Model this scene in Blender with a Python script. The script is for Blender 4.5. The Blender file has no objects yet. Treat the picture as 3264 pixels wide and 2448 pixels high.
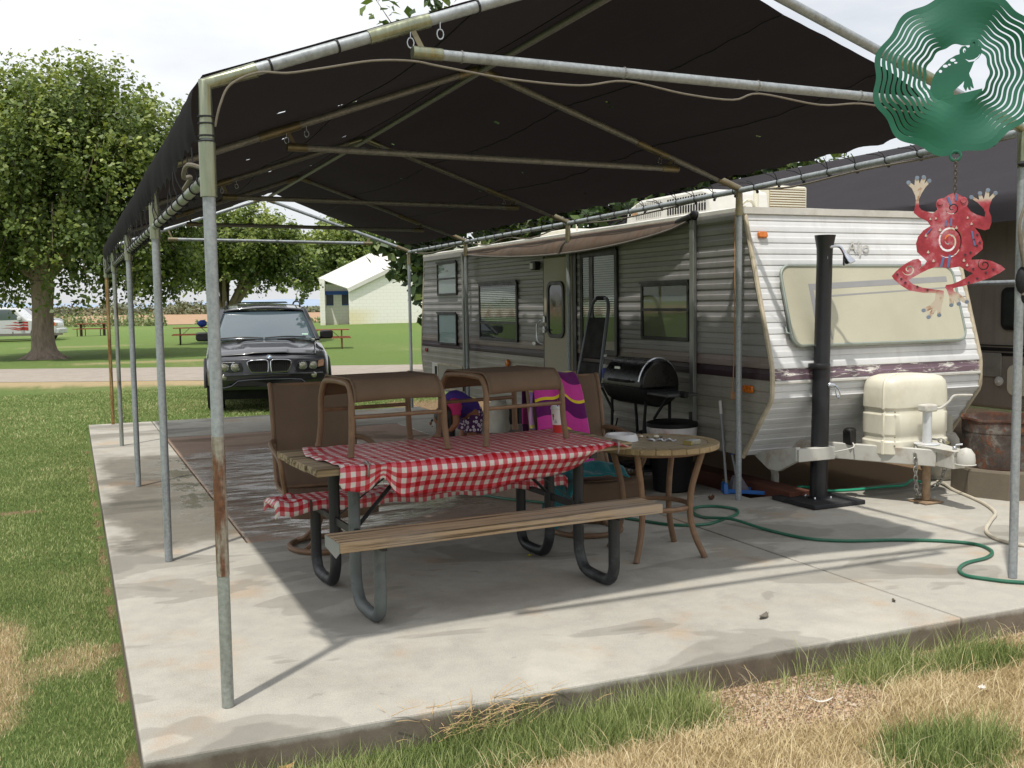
import bpy, math, random
import numpy as np
from mathutils import Vector, Matrix, noise as mnoise
R_ = math.radians
sc = bpy.context.scene
COL = sc.collection
rnd = random.Random(7)

# ------------------------------------------------------------------ camera
cam_d = bpy.data.cameras.new('camera')
cam_d.sensor_fit = 'HORIZONTAL'; cam_d.sensor_width = 36.0; cam_d.lens = 36.157
cam_d.clip_start = 0.05; cam_d.clip_end = 6000
cam = bpy.data.objects.new('camera', cam_d); COL.objects.link(cam)
yaw, pitch, roll = 0.4067, 0.0788, -0.0148
fw = Vector((math.sin(yaw)*math.cos(pitch), math.cos(yaw)*math.cos(pitch), -math.sin(pitch)))
rt = Vector((math.cos(yaw), -math.sin(yaw), 0)); up = rt.cross(fw)
r2 = math.cos(roll)*rt + math.sin(roll)*up; u2 = -math.sin(roll)*rt + math.cos(roll)*up
mw = Matrix((r2, u2, -fw)).transposed().to_4x4(); mw.translation = (-0.5081, -4.0189, 1.55)
cam.matrix_world = mw
sc.camera = cam

# ------------------------------------------------------------------ sky and sun
SUN_TO = Vector((0.64, 0.60, -2.36)).normalized()          # the way the light travels
elev = math.asin(-SUN_TO.z); azim = math.atan2(-SUN_TO.x, -SUN_TO.y)
W = bpy.data.worlds.new('World'); sc.world = W; W.use_nodes = True
nt = W.node_tree; nt.nodes.clear()
out = nt.nodes.new('ShaderNodeOutputWorld'); bg = nt.nodes.new('ShaderNodeBackground')
sky = nt.nodes.new('ShaderNodeTexSky'); sky.sky_type = 'NISHITA'; sky.sun_disc = False
sky.sun_elevation = elev; sky.sun_rotation = azim % (2*math.pi); sky.dust_density = 2.0; sky.air_density = 1.0
tc = nt.nodes.new('ShaderNodeTexCoord'); mp = nt.nodes.new('ShaderNodeMapping'); mp.inputs['Scale'].default_value = (1, 1, 3.0)
nz = nt.nodes.new('ShaderNodeTexNoise'); nz.inputs['Scale'].default_value = 2.2; nz.inputs['Detail'].default_value = 9; nz.inputs['Roughness'].default_value = .62
rp = nt.nodes.new('ShaderNodeValToRGB'); rp.color_ramp.elements[0].position = .26; rp.color_ramp.elements[0].color = (.62,)*3+(1,)
rp.color_ramp.elements[1].position = .62; rp.color_ramp.elements[1].color = (1, 1, 1, 1)
# clouds thin out towards the horizon, where the blue-grey air shows
sx = nt.nodes.new('ShaderNodeSeparateXYZ'); hr = nt.nodes.new('ShaderNodeMapRange')
hr.inputs['From Min'].default_value = 0.0; hr.inputs['From Max'].default_value = 0.26; hr.inputs['To Min'].default_value = .80; hr.inputs['To Max'].default_value = 1.0
mul = nt.nodes.new('ShaderNodeMath'); mul.operation = 'MULTIPLY'
mix = nt.nodes.new('ShaderNodeMixRGB'); mix.inputs['Color2'].default_value = (11.4, 11.6, 11.9, 1)
L = nt.links.new
L(tc.outputs['Generated'], mp.inputs['Vector']); L(mp.outputs['Vector'], nz.inputs['Vector']); L(nz.outputs['Fac'], rp.inputs['Fac'])
L(tc.outputs['Generated'], sx.inputs[0]); L(sx.outputs['Z'], hr.inputs['Value']); L(hr.outputs[0], mul.inputs[0]); L(rp.outputs['Color'], mul.inputs[1])
L(mul.outputs[0], mix.inputs['Fac']); L(sky.outputs['Color'], mix.inputs['Color1']); L(mix.outputs['Color'], bg.inputs['Color'])
bg.inputs['Strength'].default_value = 0.10
L(bg.outputs[0], out.inputs['Surface'])
sd = bpy.data.lights.new('sun', 'SUN'); sd.energy = 4.0; sd.angle = R_(1.2); sd.color = (1.0, .955, .88)
so = bpy.data.objects.new('sun', sd); COL.objects.link(so); so.location = (-8, -8, 25)
so.rotation_euler = SUN_TO.to_track_quat('-Z', 'Y').to_euler()
sc.view_settings.view_transform = 'Standard'; sc.view_settings.look = 'None'
sc.view_settings.exposure = -0.10; sc.view_settings.gamma = 1.0; sc.view_settings.use_curve_mapping = False
sc.cycles.max_bounces = 6; sc.cycles.diffuse_bounces = 3; sc.cycles.transparent_max_bounces = 6

# ------------------------------------------------------------------ materials
def lin(h):
    h = h.lstrip('#'); c = [int(h[i:i+2], 16)/255 for i in (0, 2, 4)]
    return tuple(x/12.92 if x <= .04045 else ((x+.055)/1.055)**2.4 for x in c)
class NT:
    """small wrapper to write node trees quickly"""
    def __init__(s, name):
        s.m = bpy.data.materials.new(name); s.m.use_nodes = True; s.t = s.m.node_tree
        s.b = s.t.nodes['Principled BSDF']; s.o = s.t.nodes['Material Output']; s._tc = None
    def n(s, typ, **kw):
        x = s.t.nodes.new(typ)
        for k, v in kw.items():
            if k.startswith('i_'):
                key = k[2:].replace('_', ' ')
                x.inputs[key].default_value = v
            else: setattr(x, k, v)
        return x
    def l(s, a, b): s.t.links.new(a, b)
    def co(s, kind='Object', scale=(1, 1, 1), rot=(0, 0, 0)):
        if s._tc is None: s._tc = s.n('ShaderNodeTexCoord')
        mp = s.n('ShaderNodeMapping'); mp.inputs['Scale'].default_value = scale; mp.inputs['Rotation'].default_value = rot
        s.l(s._tc.outputs[kind], mp.inputs['Vector']); return mp.outputs['Vector']
    def noise(s, scale, detail=5, rough=.55, vec=None, dist=0):
        x = s.n('ShaderNodeTexNoise'); x.inputs['Scale'].default_value = scale; x.inputs['Detail'].default_value = detail
        x.inputs['Roughness'].default_value = rough; x.inputs['Distortion'].default_value = dist
        s.l(vec if vec is not None else s.co(), x.inputs['Vector']); return x.outputs['Fac']
    def ramp(s, fac, stops, interp='LINEAR'):
        r = s.n('ShaderNodeValToRGB'); e = r.color_ramp.elements; r.color_ramp.interpolation = interp
        while len(e) < len(stops): e.new(.5)
        for q, (p, c) in zip(e, stops):
            q.position = p; q.color = tuple(c)+(1,) if len(c) == 3 else c
        s.l(fac, r.inputs['Fac']); return r.outputs['Color']
    def mixc(s, fac, a, b, typ='MIX'):
        x = s.n('ShaderNodeMixRGB', blend_type=typ)
        for key, v in (('Fac', fac), ('Color1', a), ('Color2', b)):
            if isinstance(v, (int, float)): x.inputs[key].default_value = v if key == 'Fac' else (v, v, v, 1)
            elif isinstance(v, tuple): x.inputs[key].default_value = v+(1,) if len(v) == 3 else v
            else: s.l(v, x.inputs[key])
        return x.outputs['Color']
    def math(s, op, a, b=None, clamp=False):
        x = s.n('ShaderNodeMath', operation=op, use_clamp=clamp)
        for i, v in enumerate((a, b)):
            if v is None: continue
            if isinstance(v, (int, float)): x.inputs[i].default_value = v
            else: s.l(v, x.inputs[i])
        return x.outputs[0]
    def rng(s, v, a, b, c=0, d=1):
        x = s.n('ShaderNodeMapRange'); x.interpolation_type = 'SMOOTHSTEP'
        for k, q in (('From Min', a), ('From Max', b), ('To Min', c), ('To Max', d)): x.inputs[k].default_value = q
        s.l(v, x.inputs['Value']); return x.outputs[0]
    def attr(s, name):
        a = s.n('ShaderNodeAttribute'); a.attribute_name = name; return a
    def bump(s, h, strength=.3, dist=.01):
        x = s.n('ShaderNodeBump'); x.inputs['Strength'].default_value = strength; x.inputs['Distance'].default_value = dist
        s.l(h, x.inputs['Height']); s.l(x.outputs['Normal'], s.b.inputs['Normal']); return x
    def set(s, **kw):
        for k, v in kw.items():
            key = {'col': 'Base Color', 'rough': 'Roughness', 'metal': 'Metallic', 'spec': 'Specular IOR Level', 'coat': 'Coat Weight',
                   'sheen': 'Sheen Weight', 'trans': 'Transmission Weight', 'emit': 'Emission Color', 'emits': 'Emission Strength', 'alpha': 'Alpha'}[k]
            if hasattr(v, 'is_linked') or isinstance(v, bpy.types.NodeSocket): s.l(v, s.b.inputs[key])
            elif isinstance(v, tuple): s.b.inputs[key].default_value = v+(1,) if len(v) == 3 else v
            else: s.b.inputs[key].default_value = v
        return s
MATS = {}
def mat(name, hexc, rough=.55, metal=0.0, var=.16, vs=9, bump=.0, bs=70, spec=.5, coat=0.0, stretch=(1, 1, 1), dirt=None, dirt_amt=.5, dirt_s=3, rvar=.1):
    """a plain surface with mottled colour, uneven gloss and fine relief"""
    if name in MATS: return MATS[name]
    t = NT(name); c = lin(hexc); v = t.co(scale=stretch)
    f = t.noise(vs, 6, .6, v)
    col = t.ramp(f, [(.25, tuple(x*(1-var) for x in c)), (.75, tuple(min(1, x*(1+var)) for x in c))])
    if dirt:
        g = t.rng(t.noise(dirt_s, 7, .65, v), .50, .72, 0, dirt_amt)
        col = t.mixc(g, col, lin(dirt))
    t.set(col=col, metal=metal, spec=spec, coat=coat, rough=t.rng(f, .2, .8, max(0, rough-rvar), min(1, rough+rvar)))
    if bump: t.bump(t.noise(bs, 4, .6, v), bump, .004)
    MATS[name] = t.m; return t.m

# ------------------------------------------------------------------ mesh helpers
class MB:
    def __init__(s): s.v = []; s.f = []
    def add(s, vs, fs):
        o = len(s.v); s.v += [tuple(p) for p in vs]; s.f += [tuple(i+o for i in q) for q in fs]; return s
    def box(s, x0, x1, y0, y1, z0, z1):
        return s.add([(x0,y0,z0),(x1,y0,z0),(x1,y1,z0),(x0,y1,z0),(x0,y0,z1),(x1,y0,z1),(x1,y1,z1),(x0,y1,z1)],
                     [(3,2,1,0),(4,5,6,7),(0,1,5,4),(1,2,6,5),(2,3,7,6),(3,0,4,7)])
    def hexa(s, p): return s.add(p, [(3,2,1,0),(4,5,6,7),(0,1,5,4),(1,2,6,5),(2,3,7,6),(3,0,4,7)])
    def beam(s, a, b, w, h, upv=(0, 0, 1)):
        a = Vector(a); b = Vector(b); d = (b-a).normalized(); u = Vector(upv); x = d.cross(u)
        if x.length < 1e-4: x = d.cross(Vector((1, 0, 0)))
        x.normalize(); y = x.cross(d).normalized()
        return s.hexa([a-x*w/2-y*h/2, a+x*w/2-y*h/2, b+x*w/2-y*h/2, b-x*w/2-y*h/2, a-x*w/2+y*h/2, a+x*w/2+y*h/2, b+x*w/2+y*h/2, b-x*w/2+y*h/2])
    def tube(s, pts, r, n=10, closed=False, caps=True):
        P = [Vector(p) for p in pts]; m = len(P); rr = r if isinstance(r, (list, tuple)) else [r]*m
        o = len(s.v); prev = None
        for i in range(m):
            if closed: d = P[(i+1) % m]-P[i-1]
            elif i == 0: d = P[1]-P[0]
            elif i == m-1: d = P[-1]-P[-2]
            else: d = (P[i+1]-P[i]).normalized()+(P[i]-P[i-1]).normalized()
            if d.length < 1e-9: d = Vector((0, 0, 1))
            d.normalize()
            if prev is None:
                a = d.cross(Vector((0, 0, 1)))
                if a.length < .05: a = d.cross(Vector((0, 1, 0)))
            else: a = prev-d*prev.dot(d)
            a.normalize(); prev = a; b = d.cross(a)
            for k in range(n):
                t = 2*math.pi*k/n; q = P[i]+(a*math.cos(t)+b*math.sin(t))*rr[i]; s.v.append(tuple(q))
        mm = m if closed else m-1
        for i in range(mm):
            for k in range(n):
                i2 = (i+1) % m
                s.f.append((o+i*n+k, o+i2*n+k, o+i2*n+(k+1) % n, o+i*n+(k+1) % n))
        if caps and not closed:
            s.f.append(tuple(o+k for k in range(n))); s.f.append(tuple(o+(m-1)*n+k for k in range(n-1, -1, -1)))
        return s
    def lathe(s, prof, n=24, c=(0, 0, 0), M=None, a0=0, a1=2*math.pi):
        o = len(s.v); full = abs(a1-a0-2*math.pi) < 1e-6; nn = n if full else n+1
        for r, z in prof:
            for k in range(nn):
                t = a0+(a1-a0)*k/n; p = Vector((r*math.cos(t), r*math.sin(t), z))
                if M is not None: p = M @ p
                s.v.append((p.x+c[0], p.y+c[1], p.z+c[2]))
        for i in range(len(prof)-1):
            for k in range(n):
                k2 = (k+1) % nn
                s.f.append((o+i*nn+k, o+i*nn+k2, o+(i+1)*nn+k2, o+(i+1)*nn+k))
        if full:
            if prof[0][0] > 1e-6: s.f.append(tuple(o+k for k in range(n-1, -1, -1)))
            if prof[-1][0] > 1e-6: s.f.append(tuple(o+(len(prof)-1)*n+k for k in range(n)))
        return s
    def prism(s, poly, a, b, plane='xz'):
        o = len(s.v); n = len(poly)
        def pt(p, h): return {'xz': (p[0], h, p[1]), 'yz': (h, p[0], p[1]), 'xy': (p[0], p[1], h)}[plane]
        for h in (a, b): s.v += [pt(p, h) for p in poly]
        s.f.append(tuple(o+i for i in range(n))); s.f.append(tuple(o+n+i for i in range(n-1, -1, -1)))
        for i in range(n): s.f.append((o+(i+1) % n, o+i, o+n+i, o+n+(i+1) % n))
        return s
    def sph(s, c, r, n=12, m=8, sc_=(1, 1, 1)):
        pr = [(max(0, math.sin(math.pi*i/m))*r, -math.cos(math.pi*i/m)*r) for i in range(m+1)]
        pr[0] = (1e-5, pr[0][1]); pr[-1] = (1e-5, pr[-1][1])
        return s.lathe(pr, n, c, Matrix.Diagonal(Vector(sc_)))
    def grid(s, fn, nu, nv):
        o = len(s.v)
        for j in range(nv+1):
            for i in range(nu+1): s.v.append(tuple(fn(i/nu, j/nv)))
        for j in range(nv):
            for i in range(nu):
                a = o+j*(nu+1)+i; s.f.append((a, a+1, a+nu+2, a+nu+1))
        return s
    def xf(s, M): s.v = [tuple(M @ Vector(p)) for p in s.v]; return s
def link(o, parent=None):
    COL.objects.link(o)
    if parent is not None: o.parent = parent
    return o
def thing(name, label, cat, loc=(0, 0, 0), rz=0.0, group=None):
    o = bpy.data.objects.new(name, None); COL.objects.link(o); o.location = loc; o.rotation_euler = (0, 0, rz)
    o.empty_display_size = .1
    o['label'] = label; o['category'] = cat
    if group: o['group'] = group
    return o
def tag(o, label=None, cat=None, group=None, kind=None):
    for k, v in (('label', label), ('category', cat), ('group', group), ('kind', kind)):
        if v: o[k] = v
    return o
def root_of(o):
    while o.parent is not None: o = o.parent
    return o
def fix_normals(me):
    import bmesh
    bm = bmesh.new(); bm.from_mesh(me); bmesh.ops.recalc_face_normals(bm, faces=bm.faces); bm.to_mesh(me); bm.free()
def obj(name, mb, m, parent=None, smooth=35, bevel=0, world=False, seg=2, solid=0, recalc=True):
    """links one mesh object; world=True: vertices are given in world space and moved into the thing's frame"""
    me = bpy.data.meshes.new(name)
    vs = mb.v
    if world and parent is not None:
        r = root_of(parent); Mi = (Matrix.Translation(r.location) @ Matrix.Rotation(r.rotation_euler.z, 4, 'Z')).inverted()
        vs = [tuple(Mi @ Vector(p)) for p in vs]
    me.from_pydata(vs, [], mb.f); me.update()
    if recalc: fix_normals(me)
    if m is not None: me.materials.append(m)
    o = bpy.data.objects.new(name, me); link(o, parent)
    if smooth:
        me.shade_smooth()
        me.set_sharp_from_angle(angle=R_(smooth))
    if solid:
        q = o.modifiers.new('thick', 'SOLIDIFY'); q.thickness = solid; q.offset = 0
    if bevel:
        b = o.modifiers.new('bevel', 'BEVEL'); b.width = bevel; b.segments = seg; b.limit_method = 'ANGLE'; b.angle_limit = R_(40)
    return o
def dup_tree(o, parent=None):
    c = o.copy(); COL.objects.link(c)
    if parent is not None: c.parent = parent; c.matrix_parent_inverse = o.matrix_parent_inverse
    for ch in list(o.children): dup_tree(ch, c)
    return c
def setuv(o, fn):
    """uv from a function of the vertex index"""
    me = o.data; uv = me.uv_layers.new(name='UVMap')
    li = np.empty(len(me.loops), dtype=np.int32); me.loops.foreach_get('vertex_index', li)
    t = np.array([fn(i) for i in range(len(me.vertices))], dtype=np.float32)
    uv.data.foreach_set('uv', t[li].ravel())
def fill2d(name, splines, thick, m, parent, place=None, res=1, deform=None):
    """flat cut sheet metal: outlines with holes, filled, given thickness; 2D (x,y) -> local (x, 0, z)"""
    cu = bpy.data.curves.new(name, 'CURVE'); cu.dimensions = '2D'; cu.fill_mode = 'BOTH'; cu.extrude = thick/2
    for sp in splines:
        q = cu.splines.new('POLY'); q.points.add(len(sp)-1); q.use_cyclic_u = True
        for p, (x, y) in zip(q.points, sp): p.co = (x, y, 0, 1)
    to = bpy.data.objects.new(name, cu); COL.objects.link(to)
    dg = bpy.context.evaluated_depsgraph_get(); me = bpy.data.meshes.new_from_object(to.evaluated_get(dg))
    COL.objects.unlink(to); bpy.data.objects.remove(to); bpy.data.curves.remove(cu)
    for v in me.vertices:
        p = Vector((v.co.x, v.co.z, v.co.y))
        if deform: p = deform(p)
        if place is not None: p = place @ p
        v.co = p
    me.materials.clear(); me.materials.append(m); me.name = name
    o = bpy.data.objects.new(name, me); link(o, parent); return o
def text(name, s, size, m, parent, M, thick=.002, shear=0.0):
    cu = bpy.data.curves.new(name, 'FONT'); cu.body = s; cu.size = size; cu.extrude = thick/2; cu.align_x = 'CENTER'; cu.align_y = 'CENTER'; cu.shear = shear
    to = bpy.data.objects.new(name, cu); COL.objects.link(to)
    dg = bpy.context.evaluated_depsgraph_get(); me = bpy.data.meshes.new_from_object(to.evaluated_get(dg))
    COL.objects.unlink(to); bpy.data.objects.remove(to); bpy.data.curves.remove(cu)
    me.transform(M); me.materials.clear(); me.materials.append(m); me.name = name
    o = bpy.data.objects.new(name, me); link(o, parent); return o
def hermite(pts, k=6, closed=False):
    """smooth path through points (Catmull-Rom)"""
    P = [Vector(p) for p in pts]; n = len(P); res = []
    for i in range(n if closed else n-1):
        if closed: a, b, c, d = P[i-1], P[i], P[(i+1) % n], P[(i+2) % n]
        else: a, b, c, d = P[max(i-1, 0)], P[i], P[i+1], P[min(i+2, n-1)]
        for j in range(k):
            t = j/k
            res.append(.5*((2*b)+(-a+c)*t+(2*a-5*b+4*c-d)*t*t+(-a+3*b-3*c+d)*t**3))
    if not closed: res.append(P[-1])
    return res
# ================================================================== SETTING
def ss(a, b, x):
    t = min(1, max(0, (x-a)/(b-a))) if a != b else float(x > a)
    return t*t*(3-2*t)
def nz2(x, y, s, o=0): return mnoise.noise((x*s+o, y*s-o, o*1.7))
RD_P = Vector((2.7, 20.55)); RD_D = Vector((1, -.515)).normalized(); RD_N = Vector((.515, 1)).normalized(); RD_W = 5.0
def road_s(x, y): return (Vector((x, y))-RD_P).dot(RD_N)          # 0 at the near edge, RD_W at the far one
def gz(x, y):
    h = -.13+.62*math.exp(-((x-19)**2/190+(y-55.5)**2/70))
    if y > 8: h += .03*nz2(x, y, .18)*ss(8, 14, y)
    s = road_s(x, y)
    if -1 < s < RD_W+1: h = -.13
    return h
def ell(x, y, cx, cy, rx, ry): return math.hypot((x-cx)/rx, (y-cy)/ry)
def dryness(x, y):
    n = nz2(x, y, 3.1)*.5+nz2(x, y, 9, 3)*.3
    d = .12+.22*max(0, nz2(x, y, .35, 5))+.1*n
    if y < .2 and x > -.6:                                        # strip in front of the slab
        d = max(d, ss(-.62, -.86, y+.10*n-.03*(x-1))*ss(-.1, .7, x+.2*n))
        d = max(d, .55*ss(.9, .3, x)*ss(-.2, -.5, y)*(.6+.5*n))
        d = max(d, ss(1.75, 2.0, x+.1*n))
        for cx, cy, rx, ry in ((2.62, -.50, .40, .17), (2.42, -1.28, .28, .20), (3.25, -.62, .30, .12)):
            d *= 1-.85*ss(1.55, .55, ell(x, y, cx, cy, rx, ry)+.55*n)
    if x < -.3 and y < 6:
        d = max(d, .7*ss(1.5, .6, ell(x, y, -.98, 1.1, .22, 1.0)+.6*n))
        d = max(d, .6*ss(1.5, .5, ell(x, y, -.55, 1.25, .2, .3)+.7*n))
        d = max(d, .55*ss(1.5, .6, ell(x, y, -.95, 1.1, .3, .12)+.6*n))
    s = road_s(x, y)
    d = max(d, .85*ss(-2.6, -.9, s+.8*n)*ss(.6, .2, s))
    d = max(d, .55*ss(1.1, .6, ell(x, y, 3.5, 30, 5, .8)+.4*n), .6*ss(1.1, .6, ell(x, y, 20.5, 46, 4, .8)+.3*n), .4*ss(1.1, .6, ell(x, y, 0, 45, 4, 1)+.4*n))
    return min(1, max(0, d))
def bare(x, y):
    n = nz2(x, y, 4, 8)*.5+nz2(x, y, 14, 2)*.3
    b = 0
    if y < .1 and x > -.6: b = max(b, .95*ss(1.25, .8, ell(x, y, 2.15, -.62, .42, .30)+.5*n), .9*ss(-.60, -.40, y+.05*n)*ss(1.9, 2.1, x))
    if x < -.3: b = max(b, .7*ss(-.385, -.345, x+.10*n)*ss(12, 11, y), .8*ss(1.2, .8, ell(x, y, -1.1, 5.35, .35, .10)+.3*n))
    b = max(b, ss(4.2, 4.5, x)*ss(2.5, 2.7, y)*ss(14, 12, y)*ss(13, 11, x))
    b = max(b, .5*ss(-.5, -.1, road_s(x, y)+.3*n)*ss(.5, .2, road_s(x, y)))
    return min(1, max(0, b))
def axis(lo, hi, a, b, st, g=1.16):
    c = [a]
    while c[-1] < b: c.append(c[-1]+st)
    s = st
    while c[-1] < hi: s = min(s*g, 60); c.append(c[-1]+s)
    s = st; q = [a]
    while q[-1] > lo: s = min(s*g, 60); q.append(q[-1]-s)
    return q[::-1][:-1]+c
def ground():
    X = axis(-3000, 3000, -2.6, 5.2, .08, 1.13); Y = axis(-400, 3000, -2.2, 3.0, .08, 1.05)
    vs = []; dr = []; br = []
    for y in Y:
        for x in X:
            vs.append((x, y, gz(x, y))); dr.append(dryness(x, y)); br.append(bare(x, y))
    nx = len(X); fs = [(j*nx+i, j*nx+i+1, (j+1)*nx+i+1, (j+1)*nx+i) for j in range(len(Y)-1) for i in range(nx-1)]
    t = NT('lawn_ground')
    n1 = t.noise(2.2, 8, .6); n2 = t.noise(38, 6, .7); n3 = t.noise(.16, 4, .6); n4 = t.noise(170, 3, .7)
    green = t.ramp(n2, [(.25, lin('#4e6233')), (.55, lin('#687f43')), (.8, lin('#849556'))])
    green = t.mixc(t.math('MULTIPLY', n3, .55), green, lin('#718748'))
    straw = t.ramp(n4, [(.25, lin('#9a8764')), (.6, lin('#c4b08a')), (.85, lin('#dccdaa'))])
    dirt = t.ramp(n4, [(.3, lin('#7b6248')), (.7, lin('#b29878'))])
    f = t.math('ADD', t.attr('dry').outputs['Fac'], t.math('MULTIPLY', t.math('SUBTRACT', n2, .5), .7))
    f = t.rng(t.math('ADD', f, t.math('MULTIPLY', t.math('SUBTRACT', n1, .5), .35)), .15, .75)
    col = t.mixc(f, green, straw)
    g = t.rng(t.math('ADD', t.attr('bare').outputs['Fac'], t.math('MULTIPLY', t.math('SUBTRACT', n2, .5), .5)), .3, .7)
    col = t.mixc(g, col, dirt)
    t.set(col=col, rough=.95, spec=.15)
    t.bump(n4, .9, .03)
    mb = MB(); mb.v = vs; mb.f = fs
    o = obj('lawn', mb, t.m, recalc=False, smooth=60); tag(o, kind='structure')
    for nm, a in (('dry', dr), ('bare', br)):
        at = o.data.attributes.new(nm, 'FLOAT', 'POINT'); at.data.foreach_set('value', np.array(a, dtype=np.float32))
ground()
def road():
    t = NT('road_asphalt'); n = t.noise(3, 8, .6); n2 = t.noise(90, 4, .7)
    col = t.ramp(n, [(.3, lin('#8d857b')), (.7, lin('#a59c91'))])
    col = t.mixc(.35, col, t.ramp(n2, [(.3, lin('#6c655d')), (.75, lin('#b8afa4'))]))
    t.set(col=col, rough=.9, spec=.2); t.bump(n2, .4, .01)
    mb = MB(); N = 90
    def fn(u, v):
        a = -75+150*u; w = -.25+v*(RD_W+.25)
        w += .14*mnoise.noise((a*.35, v*5, 1))*(1 if v in (0, 1) else 0)
        p = RD_P+RD_D*a+RD_N*w
        return (p.x, p.y, -.124+.02*math.sin(math.pi*v))
    mb.grid(fn, N, 6); tag(obj('road', mb, t.m, recalc=False), kind='structure')
road()
def field():
    t = NT('field_soil'); n = t.noise(.5, 8, .6); w = t.n('ShaderNodeTexWave'); w.inputs['Scale'].default_value = .55; w.inputs['Distortion'].default_value = 1.2
    t.l(t.co(rot=(0, 0, .5)), w.inputs['Vector'])
    col = t.ramp(n, [(.3, lin('#957a62')), (.7, lin('#ad9278'))]); col = t.mixc(.22, col, t.ramp(w.outputs['Color'], [(.2, lin('#866a52')), (.8, lin('#bb9e82'))]))
    t.set(col=col, rough=1, spec=.1)
    mb = MB(); mb.grid(lambda u, v: (-260+620*u, 104+v*150+1.2*mnoise.noise((u*40, v*3, 2))-(u-.42)*60, -.10+.05*mnoise.noise((u*60, v*30, 4))+.25*v), 90, 20)
    tag(obj('ploughed_field', mb, t.m, recalc=False), kind='structure')
field()
def hills():
    mb = MB(); pts = []
    for i in range(81):
        u = i/80; x = -1800+3600*u; h = 6+30*max(0, mnoise.noise((u*6, 3, 1))+.25)+8*abs(mnoise.noise((u*25, 1, 1)))
        pts.append((x, h))
    def fn(u, v):
        x = -1800+3600*u; h = 6+26*max(0, mnoise.noise((u*6, 3, 1))+.25)+6*abs(mnoise.noise((u*25, 1, 1)))
        return (x, 1900+v*500+60*mnoise.noise((u*9, v*2, 5)), -2+h*math.sin(math.pi*min(1, v*1.0)))
    mb.grid(fn, 160, 8)
    tag(obj('hills', mb, mat('hill_haze_blue', '#93a2b6', .95, var=.08, vs=.01, spec=.1), smooth=60), kind='structure')  # blue-grey is distance haze put into the colour
hills()

# ---- concrete slabs
def concrete(name, base, dark, rust, wet_fn=None, wet_rough=.12, streak=(1, 1, 1), rust_amt=.35, bump=.25, wet_dark=.62):
    t = NT(name); v = t.co(); n = t.noise(1.1, 9, .62, v, .4); f = t.noise(160, 3, .7, v); m = t.noise(7, 8, .65, t.co(scale=streak))
    B = lin(base); D = lin(dark)
    col = t.ramp(n, [(.34, D), (.48, B), (.56, B), (.63, tuple(min(1, c*1.26) for c in B))])
    col = t.mixc(.45, col, t.ramp(m, [(.3, tuple(c*.66 for c in B)), (.75, tuple(min(1, c*1.2) for c in B))]))
    col = t.mixc(t.rng(t.noise(1.7, 7, .6, t.co(rot=(0, 0, 1.1))), .53, .72, 0, rust_amt), col, lin(rust))
    col = t.mixc(.14, col, t.ramp(f, [(.3, lin('#5b5850')), (.7, lin('#ffffff'))]))
    # drying patches with fairly crisp outlines, small scuffs and spots
    w_ = t.noise(1.0, 4, .5, t.co(scale=(.7, 1.5, 1), rot=(0, 0, .40)), .5)
    col = t.mixc(t.rng(w_, .530, .552, 0, .42), col, tuple(c*.50 for c in B))
    col = t.mixc(t.rng(w_, .60, .63, 0, .45), col, tuple(c*.42 for c in B))
    col = t.mixc(t.rng(t.noise(4.5, 5, .6, None, .4), .66, .71, 0, .35), col, tuple(c*.42 for c in B))
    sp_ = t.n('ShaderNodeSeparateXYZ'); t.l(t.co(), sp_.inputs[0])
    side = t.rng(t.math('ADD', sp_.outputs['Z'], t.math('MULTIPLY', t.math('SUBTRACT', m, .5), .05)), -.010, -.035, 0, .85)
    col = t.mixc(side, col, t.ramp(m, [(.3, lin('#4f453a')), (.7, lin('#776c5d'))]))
    rough = .88
    if wet_fn is not None:
        wet, pud = wet_fn(t)
        col = t.mixc(wet, col, t.mixc(1.0, col, (wet_dark, wet_dark*.97, wet_dark*.92), 'MULTIPLY'))
        rough = t.math('ADD', t.math('MULTIPLY', wet, -.12), .88)
        rough = t.math('MAXIMUM', t.math('SUBTRACT', rough, t.math('MULTIPLY', pud, .9)), wet_rough)
        t.set(spec=t.math('ADD', .12, t.math('MULTIPLY', pud, .88)))
        b = t.bump(t.math('MULTIPLY', t.math('ADD', f, t.math('MULTIPLY', m, 2)), t.math('SUBTRACT', 1.0, t.math('MULTIPLY', pud, .75))), bump, .004)
    else:
        t.set(spec=.25); t.bump(t.math('ADD', f, t.math('MULTIPLY', m, 1.5)), bump, .004)
    t.set(col=col, rough=rough); return t.m
def wet_strip(t):
    s = t.n('ShaderNodeSeparateXYZ'); t.l(t.co(), s.inputs[0]); x, y = s.outputs['X'], s.outputs['Y']
    n = t.noise(1.6, 6, .6)
    yy = t.math('ADD', y, t.math('MULTIPLY', t.math('SUBTRACT', n, .5), 1.6))
    band = t.math('MULTIPLY', t.rng(yy, 2.7, 3.2), t.rng(yy, 7.6, 7.0))
    band = t.math('MULTIPLY', band, t.rng(t.math('ADD', x, t.math('MULTIPLY', t.math('SUBTRACT', n, .5), .9)), -.42, -.18))
    p = t.rng(t.noise(2.4, 8, .68, t.co(scale=(1.3, .8, 1))), .47, .51)
    pud = t.math('MULTIPLY', t.math('MULTIPLY', p, t.rng(yy, 3.6, 4.2)), t.math('MULTIPLY', t.rng(yy, 7.2, 6.6), t.rng(x, .05, .42)))
    return band, pud
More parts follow.
